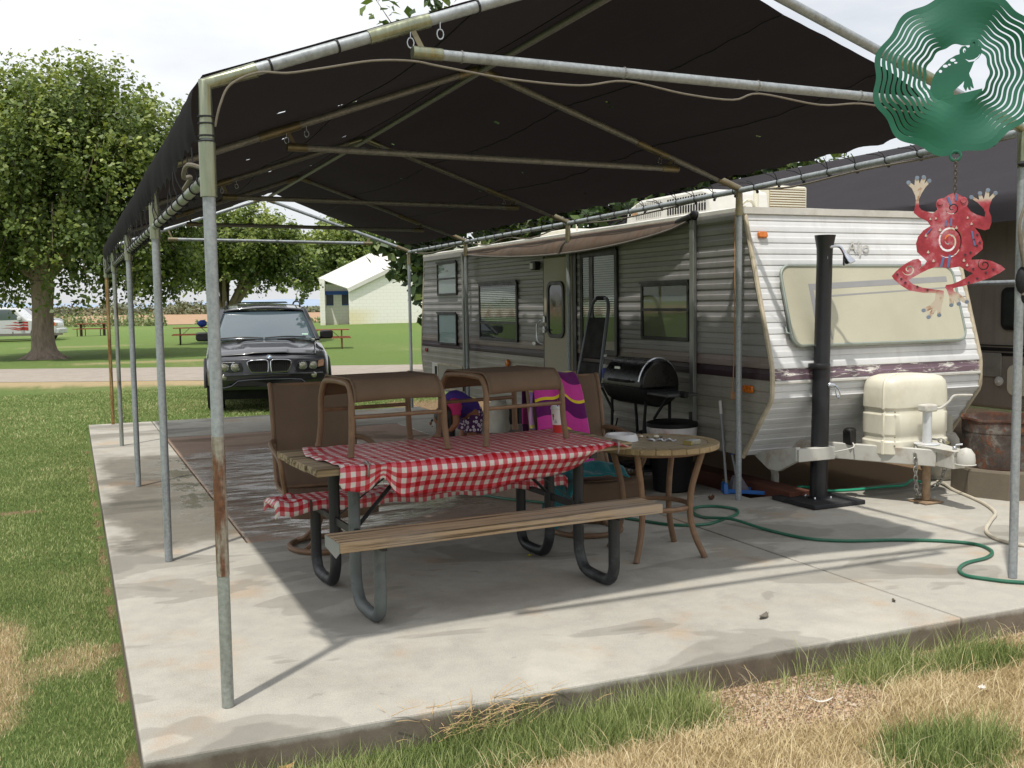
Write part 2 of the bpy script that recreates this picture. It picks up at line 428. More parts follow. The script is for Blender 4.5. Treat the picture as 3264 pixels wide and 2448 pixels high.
def wet_red(t):
    s = t.n('ShaderNodeSeparateXYZ'); t.l(t.co(), s.inputs[0]); x, y = s.outputs['X'], s.outputs['Y']
    n = t.noise(1.1, 6, .6)
    yy = t.math('ADD', y, t.math('MULTIPLY', t.math('SUBTRACT', n, .5), 2.2))
    band = t.math('MULTIPLY', t.rng(yy, 2.6, 3.1), t.rng(yy, 7.6, 6.9))
    band = t.math('MULTIPLY', band, t.rng(t.math('ADD', x, n), 3.6, 2.4))
    p = t.rng(t.noise(3.0, 9, .72, t.co(scale=(.7, 2.6, 1), rot=(0, 0, -.25))), .40, .54, 0, .92)
    return band, t.math('MULTIPLY', band, p)
CONC = concrete('patio_concrete', '#a6a297', '#858074', '#a6865f', wet_strip, .11, wet_dark=.46, rust_amt=.6)
RED = concrete('old_concrete', '#a08570', '#7f6858', '#6f5140', wet_red, .07, (.5, 2.4, 1), .25, .9, .72)
def slab(name, poly, m, z1=0.0, z0=-.30, bev=.008):
    mb = MB(); mb.prism(poly, z0, z1, 'xy'); o = obj(name, mb, m, smooth=0, bevel=bev); return tag(o, kind='structure')
J = .006
slab('patio_slab', [(-.335, -.375), (3.40-J, -.405), (3.40-J, 2.81-J), (.52-J, 2.81-J), (.50-J, 10.84), (-.305, 10.84)], CONC)
slab('patio_slab', [(3.40+J, -.405), (8.6, -.43), (8.6, 2.52), (4.34, 2.55), (4.34, 2.81-J), (3.40+J, 2.81-J)], CONC)
slab('patio_slab', [(3.40+J, 2.81+J), (4.34, 2.81+J), (4.34, 8.9-J), (3.40+J, 8.9-J)], CONC)
slab('patio_slab', [(.50+J, 8.9+J), (4.34, 8.9+J), (4.34, 10.84), (.50+J, 10.84)], CONC)
slab('old_slab', [(.52+J, 2.81+J), (3.40-J, 2.81+J), (3.40-J, 8.9-J), (.51+J, 8.9-J)], RED, -.004)

# ---- grass and small stones
def ngrass(name, pts, hts, wid, tint, dry, lean, m, seg=2, seed=1):
    """pts: (n,3) feet; every blade a bent tapering strip"""
    r = np.random.RandomState(seed); n = len(pts); a = r.rand(n)*2*np.pi; la = a+r.uniform(-1.2, 1.2, n)+np.pi/2
    sx, sy = np.cos(a), np.sin(a); lx, ly = np.cos(la), np.sin(la)
    rows = seg+1; V = np.zeros((n, 2*seg+1, 3), np.float32)
    for k in range(seg):
        t = k/seg; off = lean*hts*t**1.7; z = hts*t*np.sqrt(np.maximum(.1, 1-(lean*t)**2*.6)); w = wid*(1-.45*t)
        for q, sg in ((0, -1), (1, 1)):
            V[:, 2*k+q, 0] = pts[:, 0]+lx*off+sg*sx*w; V[:, 2*k+q, 1] = pts[:, 1]+ly*off+sg*sy*w; V[:, 2*k+q, 2] = pts[:, 2]+z
    off = lean*hts; V[:, 2*seg, 0] = pts[:, 0]+lx*off; V[:, 2*seg, 1] = pts[:, 1]+ly*off; V[:, 2*seg, 2] = pts[:, 2]+hts*np.sqrt(np.maximum(.1, 1-lean**2*.6))
    base = (np.arange(n)*(2*seg+1))[:, None]
    quads = []
    for k in range(seg-1): quads.append(base+np.array([2*k, 2*k+1, 2*k+3, 2*k+2]))
    tri = base+np.array([2*seg-2, 2*seg-1, 2*seg])
    nq = (seg-1)*n; loops = np.concatenate([np.concatenate(quads).ravel() if quads else np.zeros(0, int), tri.ravel()]).astype(np.int32)
    ls = np.concatenate([np.arange(nq)*4, nq*4+np.arange(n)*3]).astype(np.int32)
    me = bpy.data.meshes.new(name); me.vertices.add(V.shape[0]*V.shape[1]); me.vertices.foreach_set('co', V.ravel())
    me.loops.add(len(loops)); me.loops.foreach_set('vertex_index', loops); me.polygons.add(len(ls)); me.polygons.foreach_set('loop_start', ls)
    me.update(); me.validate()
    for nm, ar in (('tint', tint), ('dry', dry)):
        at = me.attributes.new(nm, 'FLOAT', 'POINT'); at.data.foreach_set('value', np.repeat(ar.astype(np.float32), 2*seg+1))
    me.materials.append(m); o = bpy.data.objects.new(name, me); link(o); return o
def blade_mat():
    t = NT('grass_blade'); ti = t.attr('tint').outputs['Fac']; dr = t.attr('dry').outputs['Fac']
    g = t.ramp(ti, [(0, lin('#566a36')), (.5, lin('#829654')), (1, lin('#b2ba80'))])
    s = t.ramp(ti, [(0, lin('#a8936a')), (.5, lin('#cdb98e')), (1, lin('#e6d9b6'))])
    t.set(col=t.mixc(dr, g, s), rough=.6, spec=.25)
    tr = t.n('ShaderNodeBsdfTranslucent'); t.l(t.mixc(dr, g, s), tr.inputs['Color'])
    mx = t.n('ShaderNodeMixShader'); mx.inputs[0].default_value = .3; t.l(t.b.outputs[0], mx.inputs[1]); t.l(tr.outputs[0], mx.inputs[2]); t.l(mx.outputs[0], t.o.inputs['Surface'])
    return t.m
BLADE = blade_mat()
def in_slab(x, y): return (-.34 < x < 8.6 and -.42 < y < 2.6) or (-.34 < x < 4.6 and -.4 < y < 10.86)
def scatter(name, regs, seed, kind_lab):
    r = np.random.RandomState(seed); P = []; H = []; Wd = []; T = []; D = []; Le = []
    for (x0, x1, y0, y1, dens, hmul, w) in regs:
        n = int((x1-x0)*(y1-y0)*dens); xs = r.uniform(x0, x1, n); ys = r.uniform(y0, y1, n); uu = r.rand(n, 5)
        for x, y, u in zip(xs, ys, uu):
            if in_slab(x, y): continue
            b = bare(x, y)
            if u[0] < b*.93: continue
            d = dryness(x, y); c = nz2(x, y, 2.3, 4)
            isdry = u[1] < ss(.12, .85, d+.25*nz2(x, y, 25, 7))
            h = hmul*(.6+.8*u[2])*(1+.35*c)
            le = .25+.5*u[3]
            if y < .2 and x > -.4 and y > -1.6:
                if not isdry:
                    tall = ss(-.95, -.45, y) if x < 2.0 else ss(1.3, .7, min(ell(x, y, 2.62, -.50, .40, .17), ell(x, y, 2.42, -1.28, .24, .2), ell(x, y, 3.25, -.62, .3, .12)))
                    h *= (1+.95*tall*(.4+1.0*max(0, nz2(x, y, 5, 2)+.35))*ss(.2, 1.1, x))*(1 if u[2] < .85 else 1.45); le *= .9
                else: h *= .75; le = .5+.45*u[3]
            P.append((x, y, gz(x, y)-.004)); H.append(h); Wd.append(w*(.7+.6*u[4])); T.append(min(1, max(0, u[4]*.95+.35*c))); D.append(1.0 if isdry else .12*u[3]); Le.append(min(.95, le))
    o = ngrass(name, np.array(P), np.array(H), np.array(Wd), np.array(T), np.array(D), np.array(Le), BLADE, 2, seed)
    return tag(o, kind_lab, 'grass', kind='stuff')
scatter('long_grass', [(-.4, 4.2, -1.1, -.40, 22000, .050, .0014), (.6, 3.6, -1.75, -1.1, 15000, .050, .0014), (-1.0, .6, -1.4, -.40, 6000, .05, .0014), (4.2, 6.5, -1.5, -.42, 2500, .05, .002)], 3, 'long green and straw yellow grass in front of the concrete slab')
scatter('lawn_grass', [(-1.35, -.34, -.6, 3.2, 15000, .025, .0015), (-2.2, -.3, 3.2, 7.5, 5600, .024, .0026), (-2.6, -.3, 7.5, 11, 2600, .026, .0035), (-3.2, 5.5, 10.85, 18.5, 900, .030, .006)], 5, 'short mown green lawn beside the patio')
def dry_stalks():
    mb = MB(); r = random.Random(4)
    for k in range(130):
        x = r.gauss(.86, .15); y = -.44+r.uniform(-.03, .09); z = r.uniform(-.10, .01); a = r.uniform(-.5, .5)+(0 if r.random() < .7 else 1.5); l = r.uniform(.05, .15)
        d = Vector((math.cos(a), math.sin(a)*.6, r.uniform(-.25, .45))).normalized()
        p = Vector((x, y, z)); mb.tube([p, p+d*l*.5+Vector((0, 0, .006)), p+d*l], [.0016, .0013, .0006], 4)
    tag(obj('dry_twigs', mb, mat('dry_twig', '#b59a70', .85, var=.35, vs=30)), 'tangle of dry tan roots and twigs hanging on the slab front edge', 'twigs', kind='stuff')
dry_stalks()
def gravel():
    mb = MB(); r = random.Random(9); n = 0
    ico = [(0,0,1),(.9,0,.1),(0,.9,0),(-.9,0,-.1),(0,-.9,0),(0,0,-1)]; fc = [(0,1,2),(0,2,3),(0,3,4),(0,4,1),(5,2,1),(5,3,2),(5,4,3),(5,1,4)]
    while n < 8000:
        x = r.uniform(1.5, 4.6); y = r.uniform(-1.0, -.41)
        if r.random() > bare(x, y)**.8: continue
        s = r.uniform(.0025, .0065) if r.random() < .97 else r.uniform(.008, .016); z = gz(x, y)
        mb.add([(x+a*s*r.uniform(.7, 1.4), y+b*s*r.uniform(.7, 1.4), z+s*.3+c*s*.7) for a, b, c in ico], fc); n += 1
    t = NT('pebble'); g = t.n('ShaderNodeNewGeometry')
    t.set(col=t.ramp(g.outputs['Random Per Island'], [(0, lin('#86705c')), (.4, lin('#a98d72')), (.75, lin('#bfa68a')), (1, lin('#b3aaa0'))]), rough=.9)
    tag(obj('gravel', mb, t.m, smooth=0, recalc=False), 'pinkish tan gravel along the front of the slab', 'gravel', kind='stuff')
gravel()

def straw():
    r = np.random.RandomState(8); n = 5200; x = r.uniform(.2, 5, n); y = r.uniform(-1.7, -.45, n)
    keep = [i for i in range(n) if dryness(x[i], y[i]) > .45 and r.rand() > bare(x[i], y[i])*.35]
    x, y = x[keep], y[keep]; n = len(x); P = np.stack([x, y, np.array([gz(a, b) for a, b in zip(x, y)])+r.uniform(.003, .03, n)], 1)
    o = ngrass('dry_straw', P, r.uniform(.05, .15, n), r.uniform(.0007, .0016, n), r.uniform(.3, 1, n), np.ones(n), r.uniform(.85, .97, n), BLADE, 3, 8)
    tag(o, 'matted pale straw lying over the dry grass', 'straw', kind='stuff')
straw()
# ================================================================== SHADE CANOPY
def pipe_mat(name, base, rust_lo, rust_hi, rust_col='#7a4a2c'):
    t = NT(name); v = t.co(scale=(9, 9, 1.3)); n = t.noise(2.2, 7, .65, v); f = t.noise(60, 3, .6)
    b = lin(base); col = t.ramp(n, [(.28, tuple(x*.62 for x in b)), (.5, b), (.78, tuple(min(1, x*1.28) for x in b))])
    col = t.mixc(.18, col, t.ramp(f, [(.3, (.12,)*3), (.7, (.75,)*3)]))
    col = t.mixc(t.rng(t.noise(1.5, 8, .7, t.co(scale=(7, 7, 1.1))), rust_lo, rust_hi, 0, .92), col, t.ramp(f, [(.3, lin('#4f2e1c')), (.7, lin(rust_col))]))
    t.set(col=col, metal=.35, rough=t.rng(n, .2, .8, .38, .62), spec=.5); t.bump(n, .08, .002); return t.m
GALV = pipe_mat('galvanised_pipe', '#90979b', .72, .80)
GALV_R = pipe_mat('weathered_pipe', '#8b9189', .56, .64)
RUSTY = pipe_mat('rusty_pipe', '#a98b4e', .40, .56, '#9a6a2e')
DULL = pipe_mat('dull_pipe', '#7b7a77', .68, .78)
FIT = mat('yellow_zinc_fitting', '#8b907b', .33, .75, var=.25, vs=7, stretch=(6, 6, 1), dirt='#8a7a4a', dirt_amt=.5)
FIT_G = mat('brown_zinc_fitting', '#827a62', .45, .5, var=.3, vs=7, dirt='#6d5236')
BLK = mat('black_cord', '#16161a', .7, var=.2)
ROPE = mat('rope_cotton', '#726b60', .9, var=.2, vs=40, bump=.4, bs=300)
STEEL = mat('bright_steel', '#b9bcc0', .3, .9, var=.1)
canopy = thing('shade_canopy', 'carport frame of galvanised pipe carrying a black shade cloth over the patio', 'canopy', (2.1, 5.4, 0))
FY = [0, 2.523, 5.43, 8.36, 10.74]
WC = 4.205; ZE = [2.375, 2.365, 2.365, 2.355, 2.345]; ZER = [2.43, 2.385, 2.36, 2.35, 2.34]; ZP = [3.12, 3.115, 3.09, 3.075, 3.06]; ZR = 2.037; PR = .0235
def pp(name, pts, r, m, n=12, label=None):
    mb = MB(); mb.tube(pts, r, n); o = obj(name, mb, m, canopy, world=True)
    if label: o['label'] = label
    return o
def rl(i, side, t):
    """point on rafter i from the eave (t=0) to the peak (t=1)"""
    x0 = 0 if side == 0 else WC; z0 = ZE[i] if side == 0 else ZER[i]
    return Vector((x0+(WC/2-x0)*t, FY[i], z0+(ZP[i]-z0)*t))
post_m = [GALV_R, GALV, GALV, GALV_R, RUSTY]
for i, y in enumerate(FY):
    lo = Vector((0, y, .002)); hi = Vector((0, y, ZE[i]))
    if i == 0:      # the nearest post is spliced from three lengths, the middle one rusty
        pp('post', [lo, (0, y, .52)], PR, GALV_R, 14); pp('post_sleeve', [(0, y, .52), (0, y, 1.06)], PR+.0012, pipe_mat('rust_streaked_pipe', '#8d8676', .44, .56, '#7d4e33'), 14, 'rust streaked length of the nearest post')
        pp('post_upper', [(0, y, 1.06), (0, y, ZE[0]-.02)], PR, GALV, 14)
    else: pp('post', [lo, (0, y, ZE[i]-.02)], PR*(1 if i < 3 else .95), post_m[i], 12, 'orange rusty post' if i == 4 else None)
    pp('post', [(WC, y, .002 if i < 2 else .002), (WC, y, ZER[i]-.02)], PR, GALV, 12)
    f = FIT if i in (0, 2) else FIT_G
    for s in (0, 1):
        x = 0 if s == 0 else WC; z = ZE[i] if s == 0 else ZER[i]
        e = rl(i, s, 0); d = (rl(i, s, 1)-e).normalized()
        pp('elbow_fitting', [(x, y, z-.20), (x, y, z), e+d*.20], PR+.005, FIT if s == 0 or i == 0 else FIT_G, 12)
        if s == 0: pp('sleeve_fitting', [(x, y, ZR-.075), (x, y, ZR+.125)], PR+.0075, FIT, 12)
        rm = GALV if i in (0, 4) else DULL
        pp('rafter', [e+d*.05, rl(i, s, 1)], PR, rm, 12)
        pp('peak_fitting', [rl(i, s, .93), rl(i, s, 1)], PR+.005, f, 12)
        if i < 4: pp('tie_fitting', [rl(i, s, .30), rl(i, s, .42)], PR+.0055, FIT if i == 0 else FIT_G, 12)
    # tie bar hung under the rafters
    zt = [2.545, 2.535, 2.515, 2.50, 2.475][i]
    pp('tie_bar', [(.80, y-.045, zt), (3.63, y-.045, zt-.03)], PR*.93, GALV if i in (0, 4) else DULL, 12)
    for xa, xb, s, t in ((.795, .92, 0, .38), (3.5, 3.635, 1, .275)):
        pp('tie_end', [(xa, y-.045, zt-(xa-.8)*.0106), (xb, y-.045, zt-(xb-.8)*.0106)], PR*.93+.004, FIT if i == 0 else FIT_G, 12)
        a = rl(i, s, t); xm = (xa+xb)/2
        mb = MB(); mb.beam((xm, y-.02, zt), (a.x, y-.012, a.z), .022, .004, (0, 1, 0)); obj('hanger_tab', mb, FIT_G, canopy, world=True)
        if i < 3:
            for off in (.0, .10):
                q = rl(i, s, t+off*.6); mb = MB(); c = Vector((q.x, y-.012, q.z-PR-.045))
                mb.tube([c+Vector((.014*math.cos(k*math.pi/6), 0, .020*math.sin(k*math.pi/6))) for k in range(12)], .003, 6, closed=True); mb.tube([c+Vector((0, 0, .02)), c+Vector((0, 0, .048))], .003, 6)
                obj('eye_bolt', mb, STEEL, canopy, world=True)
# rails along both sides and the ridge
for i in range(4):
    pp('side_rail', [(0, FY[i], ZR), (0, FY[i+1], ZR)], PR*.92, GALV_R, 12)
    pp('side_rail', [(WC, FY[i], ZER[i]-.015), (WC, FY[i+1], ZER[i+1]-.015)], PR*.92, GALV, 12)
    pp('ridge_pipe', [(WC/2, FY[i], ZP[i]-.02), (WC/2, FY[i+1], ZP[i+1]-.02)], PR*.9, DULL, 12)
# clamp bands on the front rafter and tie bar
for t in (.115, .24, .40, .415, .52, .66):
    a = rl(0, 0, t); d = (rl(0, 0, 1)-a).normalized(); pp('cord_wrap', [a-d*.004, a+d*.004], PR+.0048, BLK, 10)
for x in (1.0, 1.75, 2.45, 3.05):
    z = 2.545-(x-.8)*.0106; pp('cord_wrap', [(x, -.045, z), (x+.006, -.045, z)], PR*.93+.0035, DULL, 10)
for z in (1.99+.24, 2.255, 2.165, 2.185): pp('cord_wrap', [(0, 0, z-.003), (0, 0, z+.003)], PR+.009, BLK, 10)

# the cloth
def tarp():
    nu, nv = 84, 180; y0, y1 = .012, 10.22
    segs = [0, .26, .26+2.24, .26+2.24+2.10]; tot = segs[-1]
    def lerpY(arr, y):
        for k in range(4):
            if y <= FY[k+1] or k == 3:
                t = (y-FY[k])/(FY[k+1]-FY[k]); return arr[k]+(arr[k+1]-arr[k])*min(1.2, t), min(1, max(0, t)), k
    def fn(u, v):
        s = u*tot; y = y0+(y1-y0)*v
        ze, t, k = lerpY(ZE, y); zr, _, _ = lerpY(ZER, y); zp, _, _ = lerpY(ZP, y)
        sag = .055*math.sin(math.pi*t)**1.2*(1 if k > 0 else .8)
        wr = .010*mnoise.noise((s*2.2, y*1.1, 3))+.006*mnoise.noise((s*7, y*.9, 8))
        o = PR+.008
        if s <= segs[1]:
            a = 1-s/segs[1]; zb = 2.135+.045*abs(math.sin(math.pi*y/.265))+.02*mnoise.noise((y*1.3, 0, 0))
            zt = ze+o-.006-sag*.25
            return (-PR-.010-.016*math.sin(math.pi*a)+.012*mnoise.noise((y*3, a*1.5, 2))*a, y, zt+(zb-zt)*a)
        if s <= segs[2]:
            a = (s-segs[1])/(segs[2]-segs[1])
            return (-PR*.8+(WC/2+PR*.8)*a, y, ze+(zp-ze)*a+o-sag*math.sin(math.pi*a)*.9-sag*.25+wr*math.sin(math.pi*a))
        a = (s-segs[2])/(segs[3]-segs[2])
        xe = WC-.17-.035*abs(math.sin(math.pi*y/.36))-.03*(1-ss(0, .8, y))
        f = (xe-WC/2)/(WC/2)
        # the front edge of the right half hangs back from the rafter
        yy = y+(.03+.20*math.sin(math.pi*a)*(1-a)+.34*a**5)*(1-v)**14
        return (WC/2+(xe-WC/2)*a, yy, zp+(zr-zp)*a*f+o-sag*math.sin(math.pi*a)*1.0-sag*.3*a+wr-.035*a*a)
    mb = MB(); mb.grid(fn, nu, nv)
    # tears that let spots of sky through
    r = random.Random(12); kill = set()
    for (u, v) in [(.20, .15), (.31, .23), (.345, .235), (.23, .36), (.72, .20), (.735, .21), (.66, .33), (.80, .42), (.88, .30), (.60, .52), (.70, .62), (.45, .44), (.36, .58), (.84, .55), (.90, .14), (.155, .3), (.5, .68), (.93, .4), (.78, .7), (.27, .3)]:
        i, j = int(u*nu), int(v*nv); kill.add(j*nu+i)
    small = []
    for k in kill:     # keep a rim, open only the middle of the cell
        a, b, c, d = mb.f[k]; P = [Vector(mb.v[q]) for q in (a, b, c, d)]; m = sum(P, Vector())/4; o = len(mb.v); sc_ = r.uniform(.4, .8)
        for q in P: mb.v.append(tuple(m+(q-m)*sc_*r.uniform(.7, 1.2)))
        small += [(a, b, o+1, o), (b, c, o+2, o+1), (c, d, o+3, o+2), (d, a, o, o+3)]
    mb.f = [f for k, f in enumerate(mb.f) if k not in kill]+small
    t = NT('shade_cloth'); n = t.noise(2.5, 6, .6, t.co(scale=(1, 1, 1))); st = t.noise(7, 5, .6, t.co(scale=(5, .35, 1))); f = t.noise(420, 2, .5)
    col = t.ramp(n, [(.3, lin('#0a0809')), (.7, lin('#100e0f'))]); col = t.mixc(t.rng(st, .54, .72, 0, .35), col, lin('#271f1c'))
    col = t.mixc(.25, col, t.ramp(f, [(.35, (.002,)*3), (.65, (.014,)*3)]))
    t.set(col=col, rough=.9, spec=.12); t.bump(f, .25, .003)
    tr = t.n('ShaderNodeBsdfTranslucent'); tr.inputs['Color'].default_value = (.005, .004, .004, 1)
    ad = t.n('ShaderNodeAddShader'); t.l(t.b.outputs[0], ad.inputs[0]); t.l(tr.outputs[0], ad.inputs[1]); t.l(ad.outputs[0], t.o.inputs['Surface'])
    obj('shade_cloth', mb, t.m, canopy, world=True, smooth=80, recalc=False)
    for a in (.33, .52, .70, .86):   # sewn seams
        obj('seam', MB().tube([Vector(fn(a, j/60))-Vector((0, 0, .004)) for j in range(61)], .004, 5), BLK, canopy, world=True)
    return fn
TARP = tarp()
# bungee cords with ball ends, laced along both sides: the meshes are shared
def bungees():
    mb = MB(); mb.tube([Vector((math.cos(k*math.pi/7)*.0265, 0, math.sin(k*math.pi/7)*.0265)) for k in range(14)], .0035, 6, closed=True)
    mb.tube([(-.022, 0, .014), (-.034, .012, .07), (-.030, .022, .13)], .003, 5); mb.sph((.016, 0, -.032), .012, 8, 6)
    left = obj('bungee_cord', mb, BLK, canopy, recalc=False)
    mb = MB(); mb.tube([Vector((math.cos(k*math.pi/7)*.026, 0, math.sin(k*math.pi/7)*.026)) for k in range(14)], .003, 6, closed=True)
    mb.tube([(-.02, 0, .016), (-.06, .02, .045), (-.115, .045, .06)], .003, 5); mb.tube([(-.02, 0, .016), (-.06, -.03, .045), (-.115, -.07, .06)], .003, 5); mb.sph((.0, 0, -.036), .012, 8, 6)
    right = obj('bungee_cord', mb, BLK, canopy, recalc=False)
    ys = [.13+.265*k for k in range(40)]
    for k, y in enumerate(ys):
        for src, x in ((left, 0), (right, WC)):
            if src is right and k % 2 and k < 60: pass
            o = src if k == 0 else src.copy()
            if k: COL.objects.link(o); o.parent = canopy
            z = ZR
            if src is right:
                for q in range(4):
                    if FY[q] <= y <= FY[q+1]: z = ZER[q]-.015+(ZER[q+1]-ZER[q])*(y-FY[q])/(FY[q+1]-FY[q])
            o.location = Vector((x, y+(.06 if src is right else 0), z))-canopy.location
            o.rotation_euler = (0, rnd.uniform(-.25, .25), rnd.uniform(-.15, .15))
bungees()
# clothes line along the front and a cord along the right rail
def rope(pts, r=.0055, name='rope'):
    mb = MB(); mb.tube(hermite(pts, 5), r, 7); obj(name, mb, ROPE, canopy, world=True)
rope([(.03, -.012, 2.22), (.05, -.024, 2.30), (.09, -.026, 2.375), (.19, -.03, 2.425), (.30, -.045, 2.428), (.438, -.05, 2.456), (.631, -.05, 2.498), (.791, -.06, 2.507), (.907, -.06, 2.495), (1.209, -.06, 2.467), (1.53, -.06, 2.463), (1.75, -.065, 2.495), (2.05, -.06, 2.462), (2.308, -.06, 2.452), (2.45, -.065, 2.488), (2.8, -.06, 2.46), (3.05, -.065, 2.48), (3.35, -.06, 2.46), (3.58, -.06, 2.47)], .0045)
rope([(WC, 10.5, 2.30), (WC-.02, 9.6, 2.26), (WC, 8.36, 2.31), (WC-.02, 7.6, 2.25), (WC, 7.0, 2.30), (WC-.02, 6.3, 2.25), (WC, 5.43, 2.33), (WC-.02, 4.5, 2.30), (WC, 3.6, 2.325), (WC, 2.523, 2.365), (WC-.02, 1.9, 2.33), (WC-.02, 1.2, 2.36), (WC, .55, 2.37), (WC, .03, 2.40)], .007)
rope([(WC+.03, -.02, 2.40), (WC-.01, -.05, 2.1), (WC-.07, -.05, 1.92), (WC-.03, -.04, 1.74), (WC+.03, -.03, 1.66), (WC-.01, -.03, 1.55)], .008)
rope([(WC+.05, -.02, 2.36), (WC+.03, -.05, 2.05), (WC-.05, -.05, 1.86), (WC-.02, -.04, 1.70)], .007)
rope([(0.0, .10, ZR+.04), (-.055, .16, ZR+.06), (-.06, .27, ZR+.025), (-.03, .30, ZR+.03), (-.045, .42, ZR-.005)], .009)
mb = MB(); mb.sph((WC-.005, -.02, 1.63), .034, 10, 8, (1, 1, 2.2)); mb.sph((WC+.01, -.02, 1.54), .022, 8, 6, (1, 1, 1.6)); obj('cloth_knot', mb, BLK, canopy, world=True)
mb = MB(); mb.sph((WC-.02, -.02, 2.245), .024, 8, 6, (1.2, 1, .7)); obj('cloth_knot', mb, BLK, canopy, world=True)
# ================================================================== TRAVEL TRAILER
def siding_mat(name, base, streak='#8a8378', amt=.35, crack=None, white='#d9d6cf'):
    t = NT(name); n = t.noise(3, 7, .6, t.co(scale=(1, 1, 1))); v = t.noise(2.2, 7, .65, t.co(scale=(6, 6, .5)))
    b = lin(base); col = t.ramp(n, [(.3, tuple(x*.86 for x in b)), (.7, tuple(min(1, x*1.06) for x in b))])
    col = t.mixc(t.rng(v, .5, .75, 0, amt), col, lin(streak))
    if crack:
        k = t.noise(5, 9, .75, t.co(scale=(1, 1, 7)), .6); col = t.mixc(t.rng(k, crack, crack+.04), col, lin(white))
    t.set(col=col, rough=.42, spec=.5, metal=.0); t.bump(t.noise(9, 5, .6, t.co(scale=(1, 1, 2.5))), .08, .01); return t.m
S_WHITE = siding_mat('siding_white', '#cfd0d0', '#9a9893', .25); S_SIDE_SHADED = siding_mat('siding_side_shaded', '#8f8d8d', '#857c70', .45); S_CREAM_SHADED = siding_mat('siding_cream_shaded', '#9b978c', '#857c68', .45)  # side is the white paint with shade put into its colour, cream likewise
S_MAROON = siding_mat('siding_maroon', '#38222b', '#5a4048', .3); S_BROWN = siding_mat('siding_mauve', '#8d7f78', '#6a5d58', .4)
S_WORN = siding_mat('siding_worn_stripe', '#735f6b', '#8c7a83', .4, .53)
TRIM = mat('trim_moulding', '#b9ae98', .5, var=.2, vs=14, dirt='#7d6c52', dirt_amt=.6, dirt_s=6)
WHITE = mat('white_paint', '#cdcbc4', .45, var=.12, dirt='#8d8575', dirt_amt=.35)
CREAM = mat('cream_plastic', '#d8d4c2', .42, var=.08, vs=4, dirt='#a79c7e', dirt_amt=.3, bump=.06, bs=220)
BLKF = mat('black_frame', '#171615', .45, var=.3)
AMBER = mat('amber_lens', '#c46a1a', .25, var=.2, vs=30, spec=.6)
REDL = mat('red_lens', '#8e1f1a', .25, var=.2, vs=30)
DARK = mat('dark_void', '#0b0a0a', .8, var=.2)
def glass_mat(name, tint=(.9, .93, .92), spec=.08):
    t = NT(name); t.t.nodes.remove(t.b)
    a = t.n('ShaderNodeBsdfTransparent'); a.inputs[0].default_value = tint+(1,); g = t.n('ShaderNodeBsdfGlossy'); g.inputs['Roughness'].default_value = .02
    f = t.n('ShaderNodeFresnel'); f.inputs['IOR'].default_value = 1.42; m = t.n('ShaderNodeMixShader')
    ge = t.n('ShaderNodeNewGeometry'); t.l(t.math('MULTIPLY', f.outputs[0], t.math('SUBTRACT', 1.0, ge.outputs['Backfacing'])), m.inputs[0]); t.l(a.outputs[0], m.inputs[1]); t.l(g.outputs[0], m.inputs[2]); t.l(m.outputs[0], t.o.inputs['Surface']); return t.m
GLASS = glass_mat('window_glass', (.88, .91, .90)); CLEAR = glass_mat('clear_plastic', (.93, .95, .96))
trailer = thing('travel_trailer', 'white corrugated travel trailer with maroon stripe and rolled awning beside the canopy', 'travel trailer', (5.35, 6.4, -.12))
XL, XR = 4.30, 6.40; ZB, ZT, NC = .33, 2.24, 22; CH = (ZT-ZB)/NC
def yf(z):
    if z >= 1.03: return 2.24+(z-1.03)/(2.25-1.03)*.36
    if z >= .80: return 2.24+.006*abs(z-.91)
    return 2.242+(.80-z)/(.80-.32)*.36
def yr(z): return 10.27+(2.23-z)/1.38*.22 if z >= .85 else 10.49-(.85-z)/.5*.14
PROF = [(0, 0), (.05, .0075), (.17, .009), (.48, .009), (.56, .004), (.66, .003), (.94, .003), (1, 0)]
zs = [ZB, .80, 1.03, ZT]
body = MB(); inn = .012
poly = [(yf(z)+inn, z) for z in (ZB, .5, .80, 1.03, 1.6, ZT)]+[(yr(z)-inn, z) for z in (ZT, 1.5, .85, ZB)]
body.prism(poly, XL+inn, XR-inn, 'yz')
obj('body_shell', body, S_SIDE_SHADED, trailer, world=True, smooth=0)
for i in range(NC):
    z0 = ZB+i*CH; m = S_SIDE_SHADED
    if i < 7: m = S_CREAM_SHADED if i < 7 and i >= 0 else S_SIDE_SHADED
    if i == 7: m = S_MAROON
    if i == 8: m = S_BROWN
    if i < 7: m = S_CREAM_SHADED
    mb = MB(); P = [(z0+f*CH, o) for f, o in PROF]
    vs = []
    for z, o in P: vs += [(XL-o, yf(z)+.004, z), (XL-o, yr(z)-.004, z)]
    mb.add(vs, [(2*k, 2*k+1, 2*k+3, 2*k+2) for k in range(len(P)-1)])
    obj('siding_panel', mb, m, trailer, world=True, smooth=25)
    m = S_WHITE if i != 7 else S_WORN
    vs = []
    for z, o in P: vs += [(XL+.012, yf(z)-o, z), (XR-.012, yf(z)-o, z)]
    mb = MB(); mb.add(vs, [(2*k, 2*k+1, 2*k+3, 2*k+2) for k in range(len(P)-1)])
    obj('front_siding_panel', mb, m, trailer, world=True, smooth=25)
# white belt moulding under the worn stripe
mb = MB(); mb.box(XL+.01, XR-.01, yf(.92)-.024, yf(.92)-.004, .912, .934); obj('belt_moulding', mb, WHITE, trailer, world=True, bevel=.004)
# corner mouldings following the front and rear profile
for x in (XL, XR):
    for fn, s in ((yf, -1), (yr, 1)):
        mb = MB(); pts = [(x, fn(z)+s*.004, z) for z in (ZB-.01, .5, .78, .83, 1.0, 1.06, 1.5, ZT+.02)]
        mb.tube(pts, .019, 8); obj('corner_moulding', mb, TRIM, trailer, world=True)
